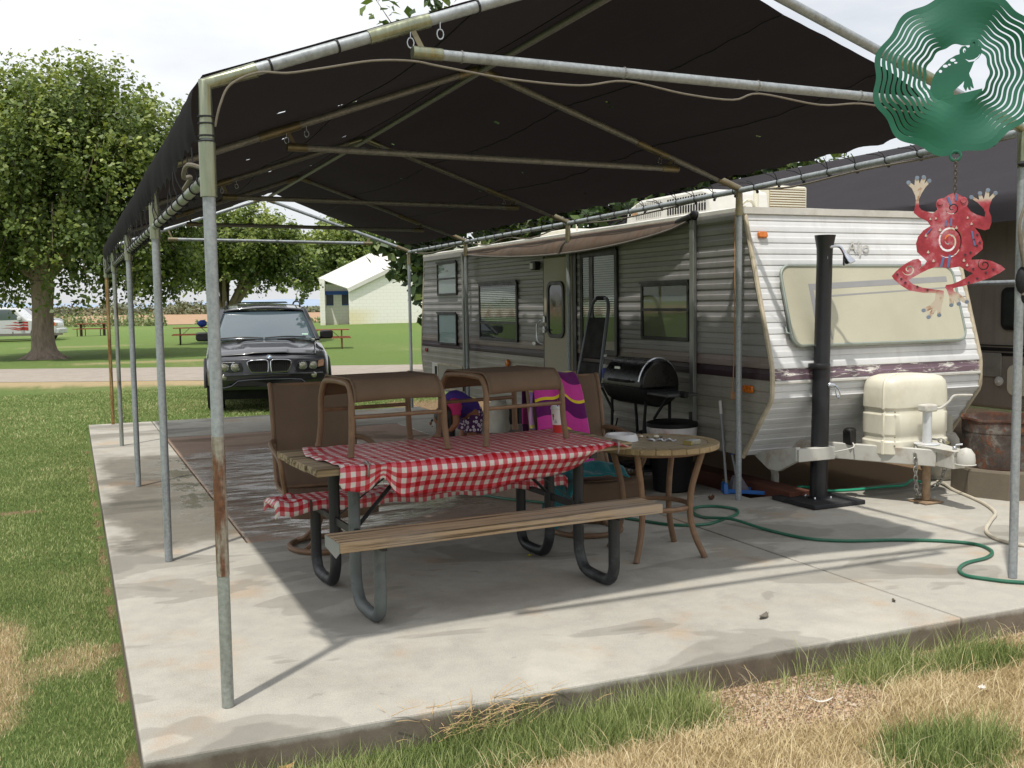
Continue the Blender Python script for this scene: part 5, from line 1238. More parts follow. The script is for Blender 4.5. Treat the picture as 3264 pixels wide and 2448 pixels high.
dp = thing('dustpan', 'blue long handled dustpan on the slab edge beside the canopy post', 'dustpan', (4.29, 2.74, 0))
mb = MB(); mb.tube([(-.005, .055, .06), (-.031, .105, .74)], .0105, 8); obj('handle', mb, mat('grey_handle', '#8d8f93'), dp); mb = MB(); mb.tube([(-.0275, .097, .64), (-.0315, .106, .745)], .0135, 8); obj('grip', mb, WP, dp)
mb = MB(); mb.hexa([(-.04, .03, .004), (.26, -.13, .004), (.30, .02, .004), (.0, .13, .004), (-.04, .03, .010), (.26, -.13, .008), (.30, .02, .008), (.0, .13, .010)])
mb.hexa([(-.05, .02, .004), (-.02, .0, .004), (.03, .13, .004), (.0, .14, .004), (-.045, .03, .085), (-.02, .015, .09), (.025, .12, .09), (0, .13, .085)]); mb.beam((-.03, .02, .03), (.24, -.13, .012), .008, .03); mb.beam((.01, .135, .03), (.29, .03, .012), .008, .03)
obj('pan', mb, mat('blue_plastic', '#1f5fa8'), dp, bevel=.004)
wd = thing('timber_beam', 'reddish brown timber with a yellow tag lying under the trailer edge', 'timber', (4.62, 3.05, -.13), 0)
mb = MB(); mb.box(-.10, .10, -.75, 1.2, 0, .20); obj('beam', mb, mat('red_timber', '#5a3222', .85, var=.3, vs=6, stretch=(6, 1, 6)), wd, bevel=.006)
mb = MB(); mb.box(-.103, -.1005, .04, .13, .04, .17); obj('yellow_tag', mb, mat('tag_yellow', '#8c7a1c', .6, var=.3, vs=40), wd)
# entry step with bags behind the child
st = thing('entry_step', 'brown carpeted step box below the trailer door', 'step', (3.72, 5.75, 0), 0)
mb = MB(); mb.box(-.38, .42, -.42, .42, 0, .22); obj('step_box', mb, mat('step_brown', '#5a4a42', .85, var=.2), st, bevel=.01); mb = MB(); mb.box(-.39, .43, -.43, .43, .22, .235); obj('step_carpet', mb, mat('step_carpet', '#7c746c', .95, var=.2, vs=60, bump=.5), st)
for k, (x, y, lab) in enumerate([(3.50, 5.66, 'crumpled white bag on the step nearest the child'), (3.86, 5.52, 'crumpled white bag on the step nearest the striped towel')]):
    b = thing('plastic_bag', lab, 'bag', (x, y, .235), .3*k, 'white bags on the entry step')
    def bag(u, v):
        a = 2*math.pi*u; r = (.13+.02*math.sin(a*3+k)+.015*mnoise.noise((math.cos(a)*2, math.sin(a)*2, v*4+k)))*(1-.35*v**2)*(1 if v < .97 else .35); return (r*math.cos(a), r*.8*math.sin(a), .33*v+.02*math.sin(a*2)*v)
    mb = MB(); mb.grid(bag, 36, 16); obj('bag_skin', mb, mat('bag_offwhite', '#b5b0a3', .5, var=.1, vs=12), b, smooth=60)
# portable outdoor shower
sh = thing('garden_shower', 'tall black outdoor shower column with chrome head and square base', 'shower', (4.69, 2.18, 0), .03)
SHB = mat('shower_black', '#111216', .42, var=.25, vs=5, spec=.5, bump=.08, bs=200, dirt='#2c2d31', dirt_amt=.5)
SHP = mat('shower_plate', '#1c1d20', .7, var=.3, vs=6, dirt='#4a4a4a', dirt_amt=.5, bump=.2); CHR = mat('chrome', '#c9ccd2', .12, 1.0, var=.05)
mb = MB(); mb.box(-.245, .245, -.24, .24, .002, .034); obj('base_plate', mb, SHP, sh, bevel=.006)
mb = MB(); mb.lathe([(.078, .034), (.078, .038), (.066, .042), (.064, 1.02), (.060, 1.04), (.058, 1.85), (.060, 1.92), (.078, 2.02), (.074, 2.021), (.001, 2.015)], 24); mb.v = [(x+.045*z/2, y, z) for x, y, z in mb.v]; obj('column', mb, SHB, sh)
mb = MB(); mb.lathe([(.078, 1.02), (.081, 1.025), (.081, 1.055), (.078, 1.06)], 24); obj('collar', mb, SHB, sh)
for a in range(4):
    mb = MB(); mb.lathe([(.008, .034), (.008, .048), (.005, .054)], 8, (.095*math.cos(a*math.pi/2+.6), .095*math.sin(a*math.pi/2+.6), 0)); obj('bolt', mb, CHR, sh)
mb = MB(); mb.lathe([(.018, 0), (.02, .006), (.012, .012)], 14, (.045, -.045, 1.93), Matrix.Rotation(R_(90), 4, 'Y') @ Matrix.Rotation(R_(40), 4, 'X')); mb.tube(hermite([(.045, -.045, 1.93), (.085, -.085, 1.935), (.105, -.105, 1.92), (.125, -.12, 1.875)], 5), .012, 10); arm = obj('shower_arm', mb, CHR, sh)
Mh = (Vector((.155, -.145, 1.865))-Vector((.175, -.165, 1.80))).normalized().to_track_quat('Z', 'Y').to_matrix().to_4x4()
mb = MB(); mb.lathe([(.016, .0), (.024, -.015), (.046, -.062), (.049, -.078), (.04, -.083), (.001, -.080)], 18, (.127, -.122, 1.875), Mh); obj('shower_head', mb, CHR, arm)
mb = MB(); mb.lathe([(.024, 0), (.026, .012), (.018, .03), (.016, .05)], 14, (.045, -.05, .895), Matrix.Rotation(R_(90), 4, 'Y') @ Matrix.Rotation(R_(45), 4, 'X')); mb.tube(hermite([(.075, -.085, .895), (.095, -.105, .87), (.10, -.115, .83), (.092, -.105, .80), (.083, -.095, .83), (.08, -.09, .87)], 4), .0065, 8); obj('mixer_lever', mb, CHR, sh)
def on_col(a0, a1, z0, z1, r, m, nm):
    mb = MB(); vs = []
    for i in range(6):
        a = a0+(a1-a0)*i/5
        for z in (z0, z1): vs.append((r*math.cos(a), r*math.sin(a), z))
    mb.add(vs, [(2*i, 2*i+2, 2*i+3, 2*i+1) for i in range(5)]); return obj(nm, mb, m, sh)
red = on_col(R_(-75), R_(-38), .935, .985, .0665, mat('label_red', '#a81f26', .45), 'red_label')
for z in (.948, .961, .972): on_col(R_(-70), R_(-46), z, z+.004, .0669, mat('label_print', '#d8cfd0', .5), 'label_print')
on_col(R_(-62), R_(-50), 1.835, 1.855, .0600, mat('label_red', '#a81f26'), 'logo_mark'); on_col(R_(-70), R_(-62), 1.84, 1.862, .0600, mat('label_print', '#d8cfd0'), 'logo_mark')
# steel fire ring on a concrete base, gas bottle behind it
fr = thing('fire_ring', 'rusty steel fire ring on an eight sided concrete base', 'fire ring', (6.24, 1.83, 0))
t = NT('burnt_steel'); n = t.noise(5, 9, .68); n2 = t.noise(14, 8, .7); z = t.n('ShaderNodeSeparateXYZ'); t.l(t.co(), z.inputs[0])
col = t.ramp(n, [(.35, lin('#38302b')), (.52, lin('#57504b')), (.62, lin('#817c75')), (.70, lin('#4e3c32'))]); edge = t.math('MULTIPLY', .75, t.math('MAXIMUM', t.rng(t.math('ADD', z.outputs['Z'], t.math('MULTIPLY', n2, .2)), .62, .70), t.rng(t.math('ADD', z.outputs['Z'], t.math('MULTIPLY', n2, .10)), .30, .25)))
rustc = t.ramp(n2, [(.3, lin('#33201a')), (.55, lin('#5e3826')), (.75, lin('#8a6248'))]); col = t.mixc(t.math('MAXIMUM', edge, t.rng(n2, .50, .62, 0, .85)), col, rustc)
t.set(col=col, rough=.85, spec=.25, metal=.15); t.bump(n2, .5, .01)
mb = MB(); mb.lathe([(.315, .215), (.318, .49), (.322, .495), (.322, .58), (.330, .585), (.328, .60), (.315, .60), (.308, .585), (.305, .22)], 40); mb.v = [(x*(1+.012*math.sin(5*math.atan2(y, x))*(z > .5)), y, z+.006*math.sin(7*math.atan2(y, x))*(z > .5 or z < .25)) for x, y, z in mb.v]; obj('steel_ring', mb, t.m, fr)
mb = MB(); mb.lathe([(.395, 0), (.39, .20), (.38, .215), (.28, .215), (.27, .05), (.001, .05)], 8); obj('concrete_base', mb, mat('base_concrete', '#6a6153', .9, var=.15, vs=8, bump=.4, bs=60, dirt='#5c5345', dirt_amt=.6), fr, smooth=20)
mb = MB(); r = random.Random(3)
for k in range(160):
    a = r.uniform(0, 6.28); q = .26*math.sqrt(r.random()); mb.sph((q*math.cos(a), q*math.sin(a), .19+.04*r.random()), r.uniform(.015, .035), 5, 4)
tag(obj('ash_and_coals', mb, mat('ash', '#4a4542', .95, var=.4), fr), kind='stuff')
lp = thing('gas_bottle', 'white propane bottle standing behind the rusty fire ring', 'gas bottle', (6.27, 2.52, 0), .4)
PB = mat('bottle_white', '#b9b5a8', .45, var=.1, dirt='#7d705a', dirt_amt=.4)
mb = MB(); mb.lathe([(.10, 0), (.11, .01), (.11, .03), (.13, .05), (.152, .09), (.155, .12), (.155, .30), (.150, .345), (.12, .395), (.06, .42), (.03, .425)], 28); obj('tank', mb, PB, lp)
mb = MB(); mb.lathe([(.1555, .118), (.158, .124), (.1555, .13)], 28); mb.lathe([(.1555, .298), (.158, .304), (.1555, .31)], 28); obj('weld_seam', mb, PB, lp)
mb = MB(); mb.lathe([(.095, .40), (.100, .55), (.104, .56), (.10, .565), (.094, .55), (.09, .40)], 24, (0, 0, 0), None, R_(40), R_(330)); obj('collar', mb, PB, lp)
mb = MB(); mb.tube([(0, 0, .42), (0, 0, .50)], .016, 8); mb.lathe([(.03, .50), (.033, .51), (.03, .525)], 12); obj('valve', mb, STEEL, lp)
text('stamped_number', '15', .055, mat('stamp_dark', '#5e5a52', .6), lp, Matrix.Translation((-.105, -.105, .325)) @ Matrix.Rotation(R_(-45-20), 4, 'Z') @ Matrix.Rotation(R_(65), 4, 'X'), .002)
# hoses
HG = mat('hose_green', '#24614a', .4, var=.15, vs=10, spec=.5, dirt='#4f7d6c', dirt_amt=.5); HG2 = mat('hose_mint', '#2c9b78', .4, var=.15, vs=10); HW = mat('hose_white', '#c3bba9', .45, var=.1, vs=10, dirt='#9c8a70', dirt_amt=.4)
def hose(label, pts, m, r=.0105, z=.012):
    P = hermite([(x, y, q) for x, y, q in pts], 7); o = obj('garden_hose', MB().tube(P, r, 8), m, None); return tag(o, label, 'hose', 'hoses lying on the slab')
A = [(1.35, 4.15), (1.9, 3.95), (2.43, 3.65), (2.62, 3.33), (2.86, 2.98), (2.92, 2.6), (3.092, 2.267), (3.247, 1.965), (3.46, 1.87), (3.651, 1.943), (3.85, 2.05), (3.946, 2.192), (3.92, 2.30), (3.835, 2.386), (3.72, 2.38), (3.61, 2.25), (3.581, 2.068), (3.655, 1.839), (3.726, 1.572), (3.795, 1.231), (3.977, 1.052), (4.252, .94), (4.489, .791), (4.615, .625), (4.559, .456), (4.407, .355), (4.215, .319), (4.068, .241), (3.989, .125), (4.029, .02), (4.12, -.10), (4.35, -.25), (4.7, -.33)]
P = []
for i, (x, y) in enumerate(A): P.append((x, y, .034 if 17 <= i <= 17 else .0115))
hose('dark green garden hose looping across the slab past the picnic table', P, HG)
hose('bright mint green hose running behind the shower base to the drawbar', [(4.80, 2.47, .012), (4.74, 2.52, .012), (4.83, 2.64, .012), (4.95, 2.70, .012), (5.02, 2.60, .012), (4.99, 2.50, .012), (5.08, 2.44, .012), (5.249, 2.40, .012), (5.5, 2.36, .02), (5.66, 2.30, .03), (5.80, 2.36, .05), (5.93, 2.36, .02), (6.02, 2.38, .012)], HG2)
hose('white hose curving from the drawbar to the right edge', [(6.10, 2.38, .012), (6.02, 2.22, .02), (5.918, 2.034, .012), (5.786, 1.73, .012), (5.662, 1.489, .012), (5.479, 1.244, .012), (5.24, 1.071, .012), (4.984, .879, .012), (4.863, .716, .012), (4.828, .562, .012), (4.86, .45, .012), (5.0, .28, .012), (5.3, .1, .012)], HW, .012)
hose('short green hose on the slab behind the child', [(2.9, 5.0, .012), (3.05, 5.2, .03), (3.2, 5.6, .02), (3.3, 6.0, .012), (3.2, 6.5, .012)], HG)
# ================================================================== CHILD BEHIND THE TABLE
def child():
    t = thing('person', 'child in purple top and dotted shorts bending down behind the picnic table', 'person', (2.76, 4.55, 0), 0)
    A = Vector((.918, -.395, 0)); B = Vector((-.395, -.918, 0)); Z = Vector((0, 0, 1))     # right in view, towards us, up
    def p(a, b, z): return A*a+B*b+Z*z
    SK = mat('skin_tan', '#8a5a41', .55, var=.08, vs=6, spec=.35)
    V = {'pel': (p(.0, .0, .57), .085), 'sp': (p(-.05, .10, .645), .085), 'ch': (p(-.11, .22, .69), .09), 'nk': (p(-.16, .30, .665), .04), 'hd0': (p(-.195, .345, .62), .062), 'hd': (p(-.225, .37, .565), .082), 'hd2': (p(-.235, .36, .50), .055)}
    E = [('pel', 'sp'), ('sp', 'ch'), ('ch', 'nk'), ('nk', 'hd0'), ('hd0', 'hd'), ('hd', 'hd2')]
    for s, nm in ((-1, 'l'), (1, 'r')):
        q = s*.5
        V['hp'+nm] = (p(.02+.02*s, .075*s, .53), .072); V['kn'+nm] = (p(-.02+.05*s, .09*s+.06, .30), .046); V['an'+nm] = (p(.03+.05*s, .09*s-.0, .06), .030); V['to'+nm] = (p(-.05+.05*s, .09*s+.05, .028), .026)
        E += [('pel', 'hp'+nm), ('hp'+nm, 'kn'+nm), ('kn'+nm, 'an'+nm), ('an'+nm, 'to'+nm)]
        sh_ = p(-.13+.02*s, .24+.11*s, .675); el = p(-.15+.055*s, .32+.10*s, .515); wr = p(-.25+.02*s, .36+.05*s, .415); pa = p(-.285+.01*s, .37+.03*s, .385)
        V['sh'+nm] = (sh_, .045); V['el'+nm] = (el, .031); V['wr'+nm] = (wr, .022); V['pa'+nm] = (pa, .024)
        E += [('ch', 'sh'+nm), ('sh'+nm, 'el'+nm), ('el'+nm, 'wr'+nm), ('wr'+nm, 'pa'+nm)]
        for k in range(5):
            f1 = pa+A*(-.022-.004*(k == 2))+B*(.012*(k-2))+Z*(-.012); f2 = f1+A*(-.012)+Z*(-.024+.004*abs(k-2)) if k < 4 else f1+A*.012+Z*(-.02)
            V['f%d%s' % (k, nm)] = (f1, .0085); V['g%d%s' % (k, nm)] = (f2, .007); E += [('pa'+nm, 'f%d%s' % (k, nm)), ('f%d%s' % (k, nm), 'g%d%s' % (k, nm))]
    ks = list(V); ix = {k: i for i, k in enumerate(ks)}
    me = bpy.data.meshes.new('body'); me.from_pydata([V[k][0] for k in ks], [(ix[a], ix[b]) for a, b in E], []); me.update()
    o = bpy.data.objects.new('body', me); COL.objects.link(o)
    sk = o.modifiers.new('skin', 'SKIN'); sub = o.modifiers.new('sub', 'SUBSURF'); sub.levels = 2; sub.render_levels = 2
    if not me.skin_vertices: 
        bpy.context.view_layer.objects.active = o
    lay = me.skin_vertices[0].data
    for k, i in ix.items(): r = V[k][1]; lay[i].radius = (r, r)
    lay[ix['pel']].use_root = True
    dg = bpy.context.evaluated_depsgraph_get(); m2 = bpy.data.meshes.new_from_object(o.evaluated_get(dg)); COL.objects.unlink(o); bpy.data.objects.remove(o)
    m2.name = 'body'; m2.materials.clear(); m2.materials.append(SK); m2.shade_smooth(); bo = bpy.data.objects.new('body', m2); link(bo, t)
    # face
    fd = (p(-.225, .37, .565)-p(.0, .0, .57)).normalized(); face = p(-.235, .37, .555)
    EY = mat('eye_dark', '#1b1512', .2); LP = mat('lip', '#7d453b', .5)
    for s in (-1, 1): obj('eye', MB().sph(face+A*(-.070)+B*(.028*s)+Z*(-.004), .010, 8, 6), EY, bo)
    obj('nose', MB().sph(face+A*(-.082)+Z*(-.03), .012, 8, 6, (1, .8, 1.2)), SK, bo); obj('mouth', MB().sph(face+A*(-.068)+Z*(-.056), .016, 8, 6, (.4, 1, .35)), LP, bo)
    for s in (-1, 1): obj('ear', MB().sph(face+B*(.084*s)+A*.02, .018, 8, 6, (1, .5, 1.3)), SK, bo)
    # clothes: tubes that follow the body
    PUR = mat('purple_shirt', '#3d2378', .85, var=.12, vs=8); PNK = mat('pink_sleeve', '#b3265f', .85, var=.12)
    obj('shirt', MB().tube(hermite([V['pel'][0]+Z*.03+A*.01, V['sp'][0]+Z*.0, V['ch'][0], V['nk'][0]-(V['nk'][0]-V['ch'][0])*.35], 5), [.104, .106, .106, .105, .104, .104, .104, .106, .108, .110, .110, .108, .10, .09, .08, .068], 16), PUR, t)
    for nm in 'lr': obj('sleeve', MB().tube([V['ch'][0].lerp(V['sh'+nm][0], .55), V['sh'+nm][0], V['sh'+nm][0].lerp(V['el'+nm][0], .55)], [.062, .058, .046], 12), PNK, t)
    tt_ = NT('heart_print'); vo = tt_.n('ShaderNodeTexVoronoi'); vo.inputs['Scale'].default_value = 26; vo.inputs['Randomness'].default_value = .55; tt_.l(tt_.co(), vo.inputs['Vector'])
    tt_.set(col=tt_.mixc(tt_.rng(vo.outputs['Distance'], .42, .36), lin('#4a1f4f'), tt_.mixc(tt_.rng(vo.outputs['Distance'], .22, .16), lin('#d3c9d3'), lin('#b59db8'))), rough=.85)
    so_ = obj('shorts', MB().tube([V['pel'][0]+A*.012+Z*.055, V['pel'][0]+A*.012, p(.02, 0, .50)], [.098, .112, .115], 16), tt_.m, t)
    for nm in 'lr': obj('short_leg', MB().tube([V['hp'+nm][0]+Z*.02, V['hp'+nm][0].lerp(V['kn'+nm][0], .25), V['hp'+nm][0].lerp(V['kn'+nm][0], .55)], [.085, .080, .078], 14), tt_.m, so_)
    hm = MB(); r = random.Random(2); HC = p(-.21, .36, .575)
    hm.sph(HC+A*.012+Z*.012, .092, 14, 10)
    for k in range(60):
        a = r.uniform(0, 6.28); b = HC+A*(.07*math.cos(a)+.02)+B*(.075*math.sin(a)); l = r.uniform(.14, .24)
        hm.tube([b+Z*.05, b+Z*-.02+A*r.uniform(-.01, .015), b+Z*(-l)+A*r.uniform(-.02, .02)+B*r.uniform(-.015, .015)], [.012, .011, .003], 5)
    obj('hair', hm, mat('dark_hair', '#1d1413', .5, var=.4, vs=40), t)
    for nm in 'lr':
        sm = MB(); sm.tube([V['an'+nm][0]+A*.03-Z*.045, V['an'+nm][0]-Z*.04, V['to'+nm][0]-A*.02-Z*.012], [.022, .03, .026], 8); obj('sandal', sm, mat('sandal', '#2c2a2b', .7), t)
child()

# ================================================================== HANGING METAL ORNAMENTS (near the camera)
hook = thing('plant_hook', 'slim black crook pole that holds the metal frogs, just outside the right edge', 'hook', (1.62, -2.30, -.13))
obj('crook', MB().tube(hermite([(1.62, -2.30, -.13), (1.62, -2.30, 1.5), (1.61, -2.31, 2.25), (1.55, -2.34, 2.48), (1.38, -2.41, 2.58), (1.15, -2.50, 2.53), (1.055, -2.54, 2.44), (1.052, -2.542, 2.40), (1.06, -2.54, 2.385)], 6), .007, 8), BLK, hook, world=True)
SP_G = mat('spinner_green', '#185d46', .45, var=.12, vs=6, spec=.5, dirt='#236e50', dirt_amt=.5, dirt_s=4, bump=.05, bs=150)
spin_rz = -.74
sp = thing('wind_spinner', 'green metal wind spinner with wavy rings around a cut out frog', 'wind spinner', (1.045, -2.545, 1.965), spin_rz)
U = .0003625     # metres per pixel of the traced outline
def wav(r, a): return r*(1+.030*math.cos(11*a+.4))
def ring(r, n=200): return [(wav(r, 2*math.pi*k/n)*math.cos(2*math.pi*k/n), wav(r, 2*math.pi*k/n)*math.sin(2*math.pi*k/n)) for k in range(n)]
R0 = .148
NA = 220
def slot_e(a):
    """0 where the metal is whole (top and bottom), 1 in the middle of a slot"""
    q = abs(math.degrees(math.atan2(math.sin(a), abs(math.cos(a))))-3)
    return ss(64, 38, q)
def twist(p):
    r = math.hypot(p.x, p.z); q = (r-.0555)/.0925; a = .26*(1-q)*math.sin(max(0, q)*math.pi)*1.2
    return Vector((p.x*math.cos(a)-p.y*math.sin(a), p.x*math.sin(a)+p.y*math.cos(a), p.z))
def disc():
    mb = MB(); th = .0008; rows = [[(wav(.0545, a), 0) for a in [2*math.pi*k/NA for k in range(NA)]]]; kinds = []
    A_ = [2*math.pi*k/NA for k in range(NA)]
    for k in range(9):
        r0 = .0605+k*.0093; w = .0034-.00012*k
        kinds.append('m'); rows.append([(wav(r0, a), 0) for a in A_]); kinds.append('s'); rows.append([(wav(r0+w*slot_e(a), a), slot_e(a)) for a in A_])
    kinds.append('m'); rows.append([(wav(R0, a), 0) for a in A_])
    for sgn in (-1, 1):
        for row in rows:
            for (r, e), a in zip(row, A_): p = twist(Vector((r*math.cos(a), 0, r*math.sin(a)))); mb.v.append((p.x, p.y+sgn*th, p.z))
    M_ = len(rows)*NA
    for j, kd in enumerate(kinds):
        for i in range(NA):
            i2 = (i+1) % NA; op = kd == 's' and (rows[j+1][i][1]+rows[j+1][i2][1]) > .04
            if kd == 's' and not op: continue
            if op: continue
            q = (j*NA+i, j*NA+i2, (j+1)*NA+i2, (j+1)*NA+i); mb.f += [q, tuple(M_+x for x in q[::-1])]
    for j in range(len(rows)):
        for i in range(NA): mb.f.append((j*NA+i, j*NA+(i+1) % NA, M_+j*NA+(i+1) % NA, M_+j*NA+i))
    return obj('cut_disc', mb, SP_G, sp, smooth=30, recalc=False)
disc()
frog = [(432,385),(440,350),(455,318),(480,290),(515,258),(548,240),(566,236),(565,215),(575,200),(592,197),(604,208),(612,205),(613,185),(624,172),(640,170),(650,183),(650,200),(666,212),(671,235),(662,252),(640,272),(632,285),(622,312),(612,335),(616,350),(625,365),(632,395),(636,412),(626,408),(620,398),(622,420),(612,416),(606,402),(600,424),(592,412),(586,398),(590,372),(578,384),(556,404),(540,420),(545,450),(520,456),(500,458),(505,438),(490,440),(474,452),(450,454),(436,440),(428,415)]
cx0, cy0 = 556, 335
def tr(P): return [((x-cx0)*U*1.02, -(y-cy0)*U*1.02) for x, y in P]
def dotp(x, y, a, b, n=10): return tr([(x+a*math.cos(2*math.pi*q/n), y+b*math.sin(2*math.pi*q/n)) for q in range(n)])
hl_ = [dotp(588, 220, 7, 12), dotp(632, 193, 7, 12), tr([(590, 261), (610, 270), (632, 268), (652, 256), (662, 241), (655, 263), (636, 277), (610, 279)])]
hl_ += [dotp(500, 290, 12, 8), dotp(535, 263, 13, 8), dotp(478, 314, 8, 8), dotp(519, 284, 7, 5), dotp(549, 277, 8, 5)]
fill2d('frog_cutout', [tr(frog)]+hl_, .0014, SP_G, sp)
for x, y in ((590, 224), (634, 197)): mb = MB(); mb.prism(dotp(x, y, 3.5, 6), -.0006, .0006, 'xz'); obj('frog_pupil', mb, SP_G, sp)
gl, gr_ = -.0395, -.0335
seg_ = [(wav(.0550, R_(a))*math.cos(R_(a)), wav(.0550, R_(a))*math.sin(R_(a))) for a in range(222, 324, 3)]
mb = MB(); mb.prism(seg_+[(seg_[-1][0], gr_+.004), (.0, -.0375), (seg_[0][0], gl)], -.0005, .0005, 'xz'); obj('cut_ground', mb, SP_G, sp, smooth=0)
mb = MB(); mb.tube([(.009*math.cos(k*math.pi/6), 0, -.151+.009*math.sin(k*math.pi/6)) for k in range(12)], .0028, 6, closed=True); obj('lower_eye', mb, SP_G, sp)
mb = MB(); mb.tube([(0, 0, .144), (.002, 0, .25), (.0, 0, .43)], .0012, 5); obj('hanging_wire', mb, BLK, sp)
# the red frog, cut from sheet, hanging on a short chain
FR = [(545,978),(575,996),(603,1012),(610,1032),(604,1052),(622,1078),(650,1096),(690,1110),(692,1088),(684,1068),(655,1035),(622,1012),(618,1004),(630,1002),(662,1022),(656,990),(658,982),(668,988),(684,1020),(692,978),(700,966),(708,974),(708,1012),(730,988),(742,984),(745,994),(722,1020),(712,1052),(708,1080),(720,1108),(722,1138),(712,1172),(690,1178),(655,1166),(640,1160),(665,1192),(684,1240),(682,1275),(655,1300),(630,1318),(632,1328),(680,1328),(725,1336),(770,1360),(792,1380),(765,1400),(715,1426),(650,1448),(596,1462),(545,1474),(548,1490),(575,1502),(612,1536),(622,1548),(610,1554),(590,1548),(566,1520),(578,1552),(580,1564),(568,1564),(552,1535),(548,1560),(540,1572),(528,1564),(528,1520),(515,1482),(506,1470),(510,1456),(540,1452),(570,1440),(610,1418),(640,1398),(610,1384),(575,1362),(550,1366),(520,1370),(480,1362),(455,1362),(420,1374),(385,1392),(345,1415),(326,1428),(345,1448),(395,1468),(450,1478),(500,1486),(500,1520),(490,1572),(488,1612),(480,1624),(470,1616),(472,1580),(455,1602),(436,1630),(424,1634),(418,1622),(446,1580),(420,1594),(402,1598),(392,1588),(400,1578),(436,1560),(458,1532),(462,1498),(400,1496),(330,1482),(285,1452),(252,1420),(242,1404),(262,1380),(300,1346),(345,1320),(372,1316),(386,1330),(388,1352),(375,1372),(405,1345),(415,1330),(398,1312),(366,1280),(360,1235),(370,1200),(395,1168),(430,1146),(415,1122),(372,1098),(346,1074),(352,1045),(356,1010),(352,985),(336,948),(312,924),(310,914),(322,912),(348,932),(350,900),(356,886),(366,892),(372,924),(386,892),(396,884),(404,894),(396,926),(416,904),(428,908),(424,920),(402,944),(382,978),(370,1008),(372,1044),(384,1062),(440,1082),(462,1062),(455,1040),(458,1018),(472,1006),(492,1004),(515,988)]
fx, fy = 545, 978
def trf(P): return [((x-fx)*U, -(y-fy)*U) for x, y in P]
def spiral(cx, cy, r0, r1, turns, w, a0, sq=1.0, cw=1):
    o_, i_ = [], []; n = 44
    for k in range(n+1):
        t_ = k/n; a = a0+cw*turns*2*math.pi*t_; r = r0+(r1-r0)*t_; ww = w*(math.sin(math.pi*min(1, .06+t_*.92))**.6)*.5
        o_.append((cx+(r+ww)*math.cos(a)*sq, cy+(r+ww)*math.sin(a))); i_.append((cx+(r-ww)*math.cos(a)*sq, cy+(r-ww)*math.sin(a)))
    return o_+i_[::-1]
holes = [spiral(520, 1228, 12, 88, 2.15, 11, 1.2, .78), spiral(535, 1058, 6, 34, 1.35, 7, .8), spiral(326, 1372, 5, 32, 1.3, 7, 1.0), spiral(692, 1356, 5, 32, 1.3, 7, 2.2)]
t = NT('red_enamel'); n = t.noise(22, 8, .68); n2 = t.noise(60, 6, .7); s = t.n('ShaderNodeSeparateXYZ'); t.l(t.co(), s.inputs[0])
col = t.ramp(n, [(.34, lin('#86202b')), (.50, lin('#a3323e')), (.60, lin('#b56a72')), (.72, lin('#c29a9c'))])
pale = t.mixc(t.rng(n2, .5, .62, 0, .8), lin('#c2b3a2'), lin('#96633f'))
zz = s.outputs['Z']; hx = t.math('ABSOLUTE', t.math('SUBTRACT', s.outputs['X'], -.006))
hands = t.math('MAXIMUM', t.rng(t.math('ADD', zz, t.math('MULTIPLY', n, .02)), .012, .022), t.rng(t.math('ADD', zz, t.math('MULTIPLY', n, .03)), -.165, -.180))
hands = t.math('MAXIMUM', hands, t.math('MULTIPLY', t.rng(hx, .028, .034), t.rng(zz, -.022, -.012)))
col = t.mixc(hands, col, pale); col = t.mixc(t.rng(n2, .62, .68, 0, .9), col, lin('#7a4a2a'))
t.set(col=col, rough=.42, spec=.5); t.bump(n2, .12, .002); REDF = t.m
fg = thing('hanging_frog', 'flat red metal frog with spiral cut outs hanging on a chain below the spinner', 'ornament', (1.040, -2.550, 1.745), -.72)
fill2d('cut_frog', [trf(FR)]+[trf(h) for h in holes], .0022, REDF, fg, None)
def flat(P, m, nm, y=-.0016, th=.0006):
    mb = MB(); mb.prism(trf(P), y, y-th, 'xz'); obj(nm, mb, m, fg, smooth=0)
BLUE = mat('enamel_blue', '#5a6b94', .5, var=.2); PALE = mat('enamel_pale', '#c2b2a4', .5, var=.2, vs=30); DOT = mat('enamel_dot', '#3f2a30', .5); GLS = mat('toe_disc', '#7d8798', .35, .3, var=.3, vs=30)
for (x0, y0, x1, y1, w) in [(505, 1000, 520, 1040, 12), (548, 985, 545, 1020, 10), (500, 1120, 498, 1150, 9), (525, 1110, 524, 1150, 9), (490, 1310, 478, 1362, 12), (520, 1300, 512, 1366, 12), (430, 1160, 405, 1190, 7), (625, 1180, 640, 1255, 8)]:
    flat([(x0, y0), (x0+w, y0), (x1+w, y1), (x1, y1)], BLUE, 'blue_stripe')
for (x, y, q) in [(428, 1110, 8), (455, 1108, 8), (408, 1195, 10), (420, 1282, 10), (447, 1328, 10), (608, 1110, 8), (627, 1142, 9), (594, 1330, 10), (610, 1355, 9), (476, 1168, 11), (555, 1160, 10)]:
    flat([(x, y-q), (x+q*.7, y+q*.4), (x, y+q*.8), (x-q*.7, y+q*.4)], PALE, 'pale_spot')
for (x, y) in [(655, 1200), (640, 1225), (655, 1255), (668, 1240), (625, 1290), (600, 1300), (640, 1375), (700, 1395), (660, 1425), (735, 1380), (620, 1445), (290, 1420), (310, 1440), (370, 1462), (270, 1395), (420, 1480)]:
    flat([(x+6*math.cos(k), y+6*math.sin(k)) for k in range(6)], DOT, 'dark_spot')
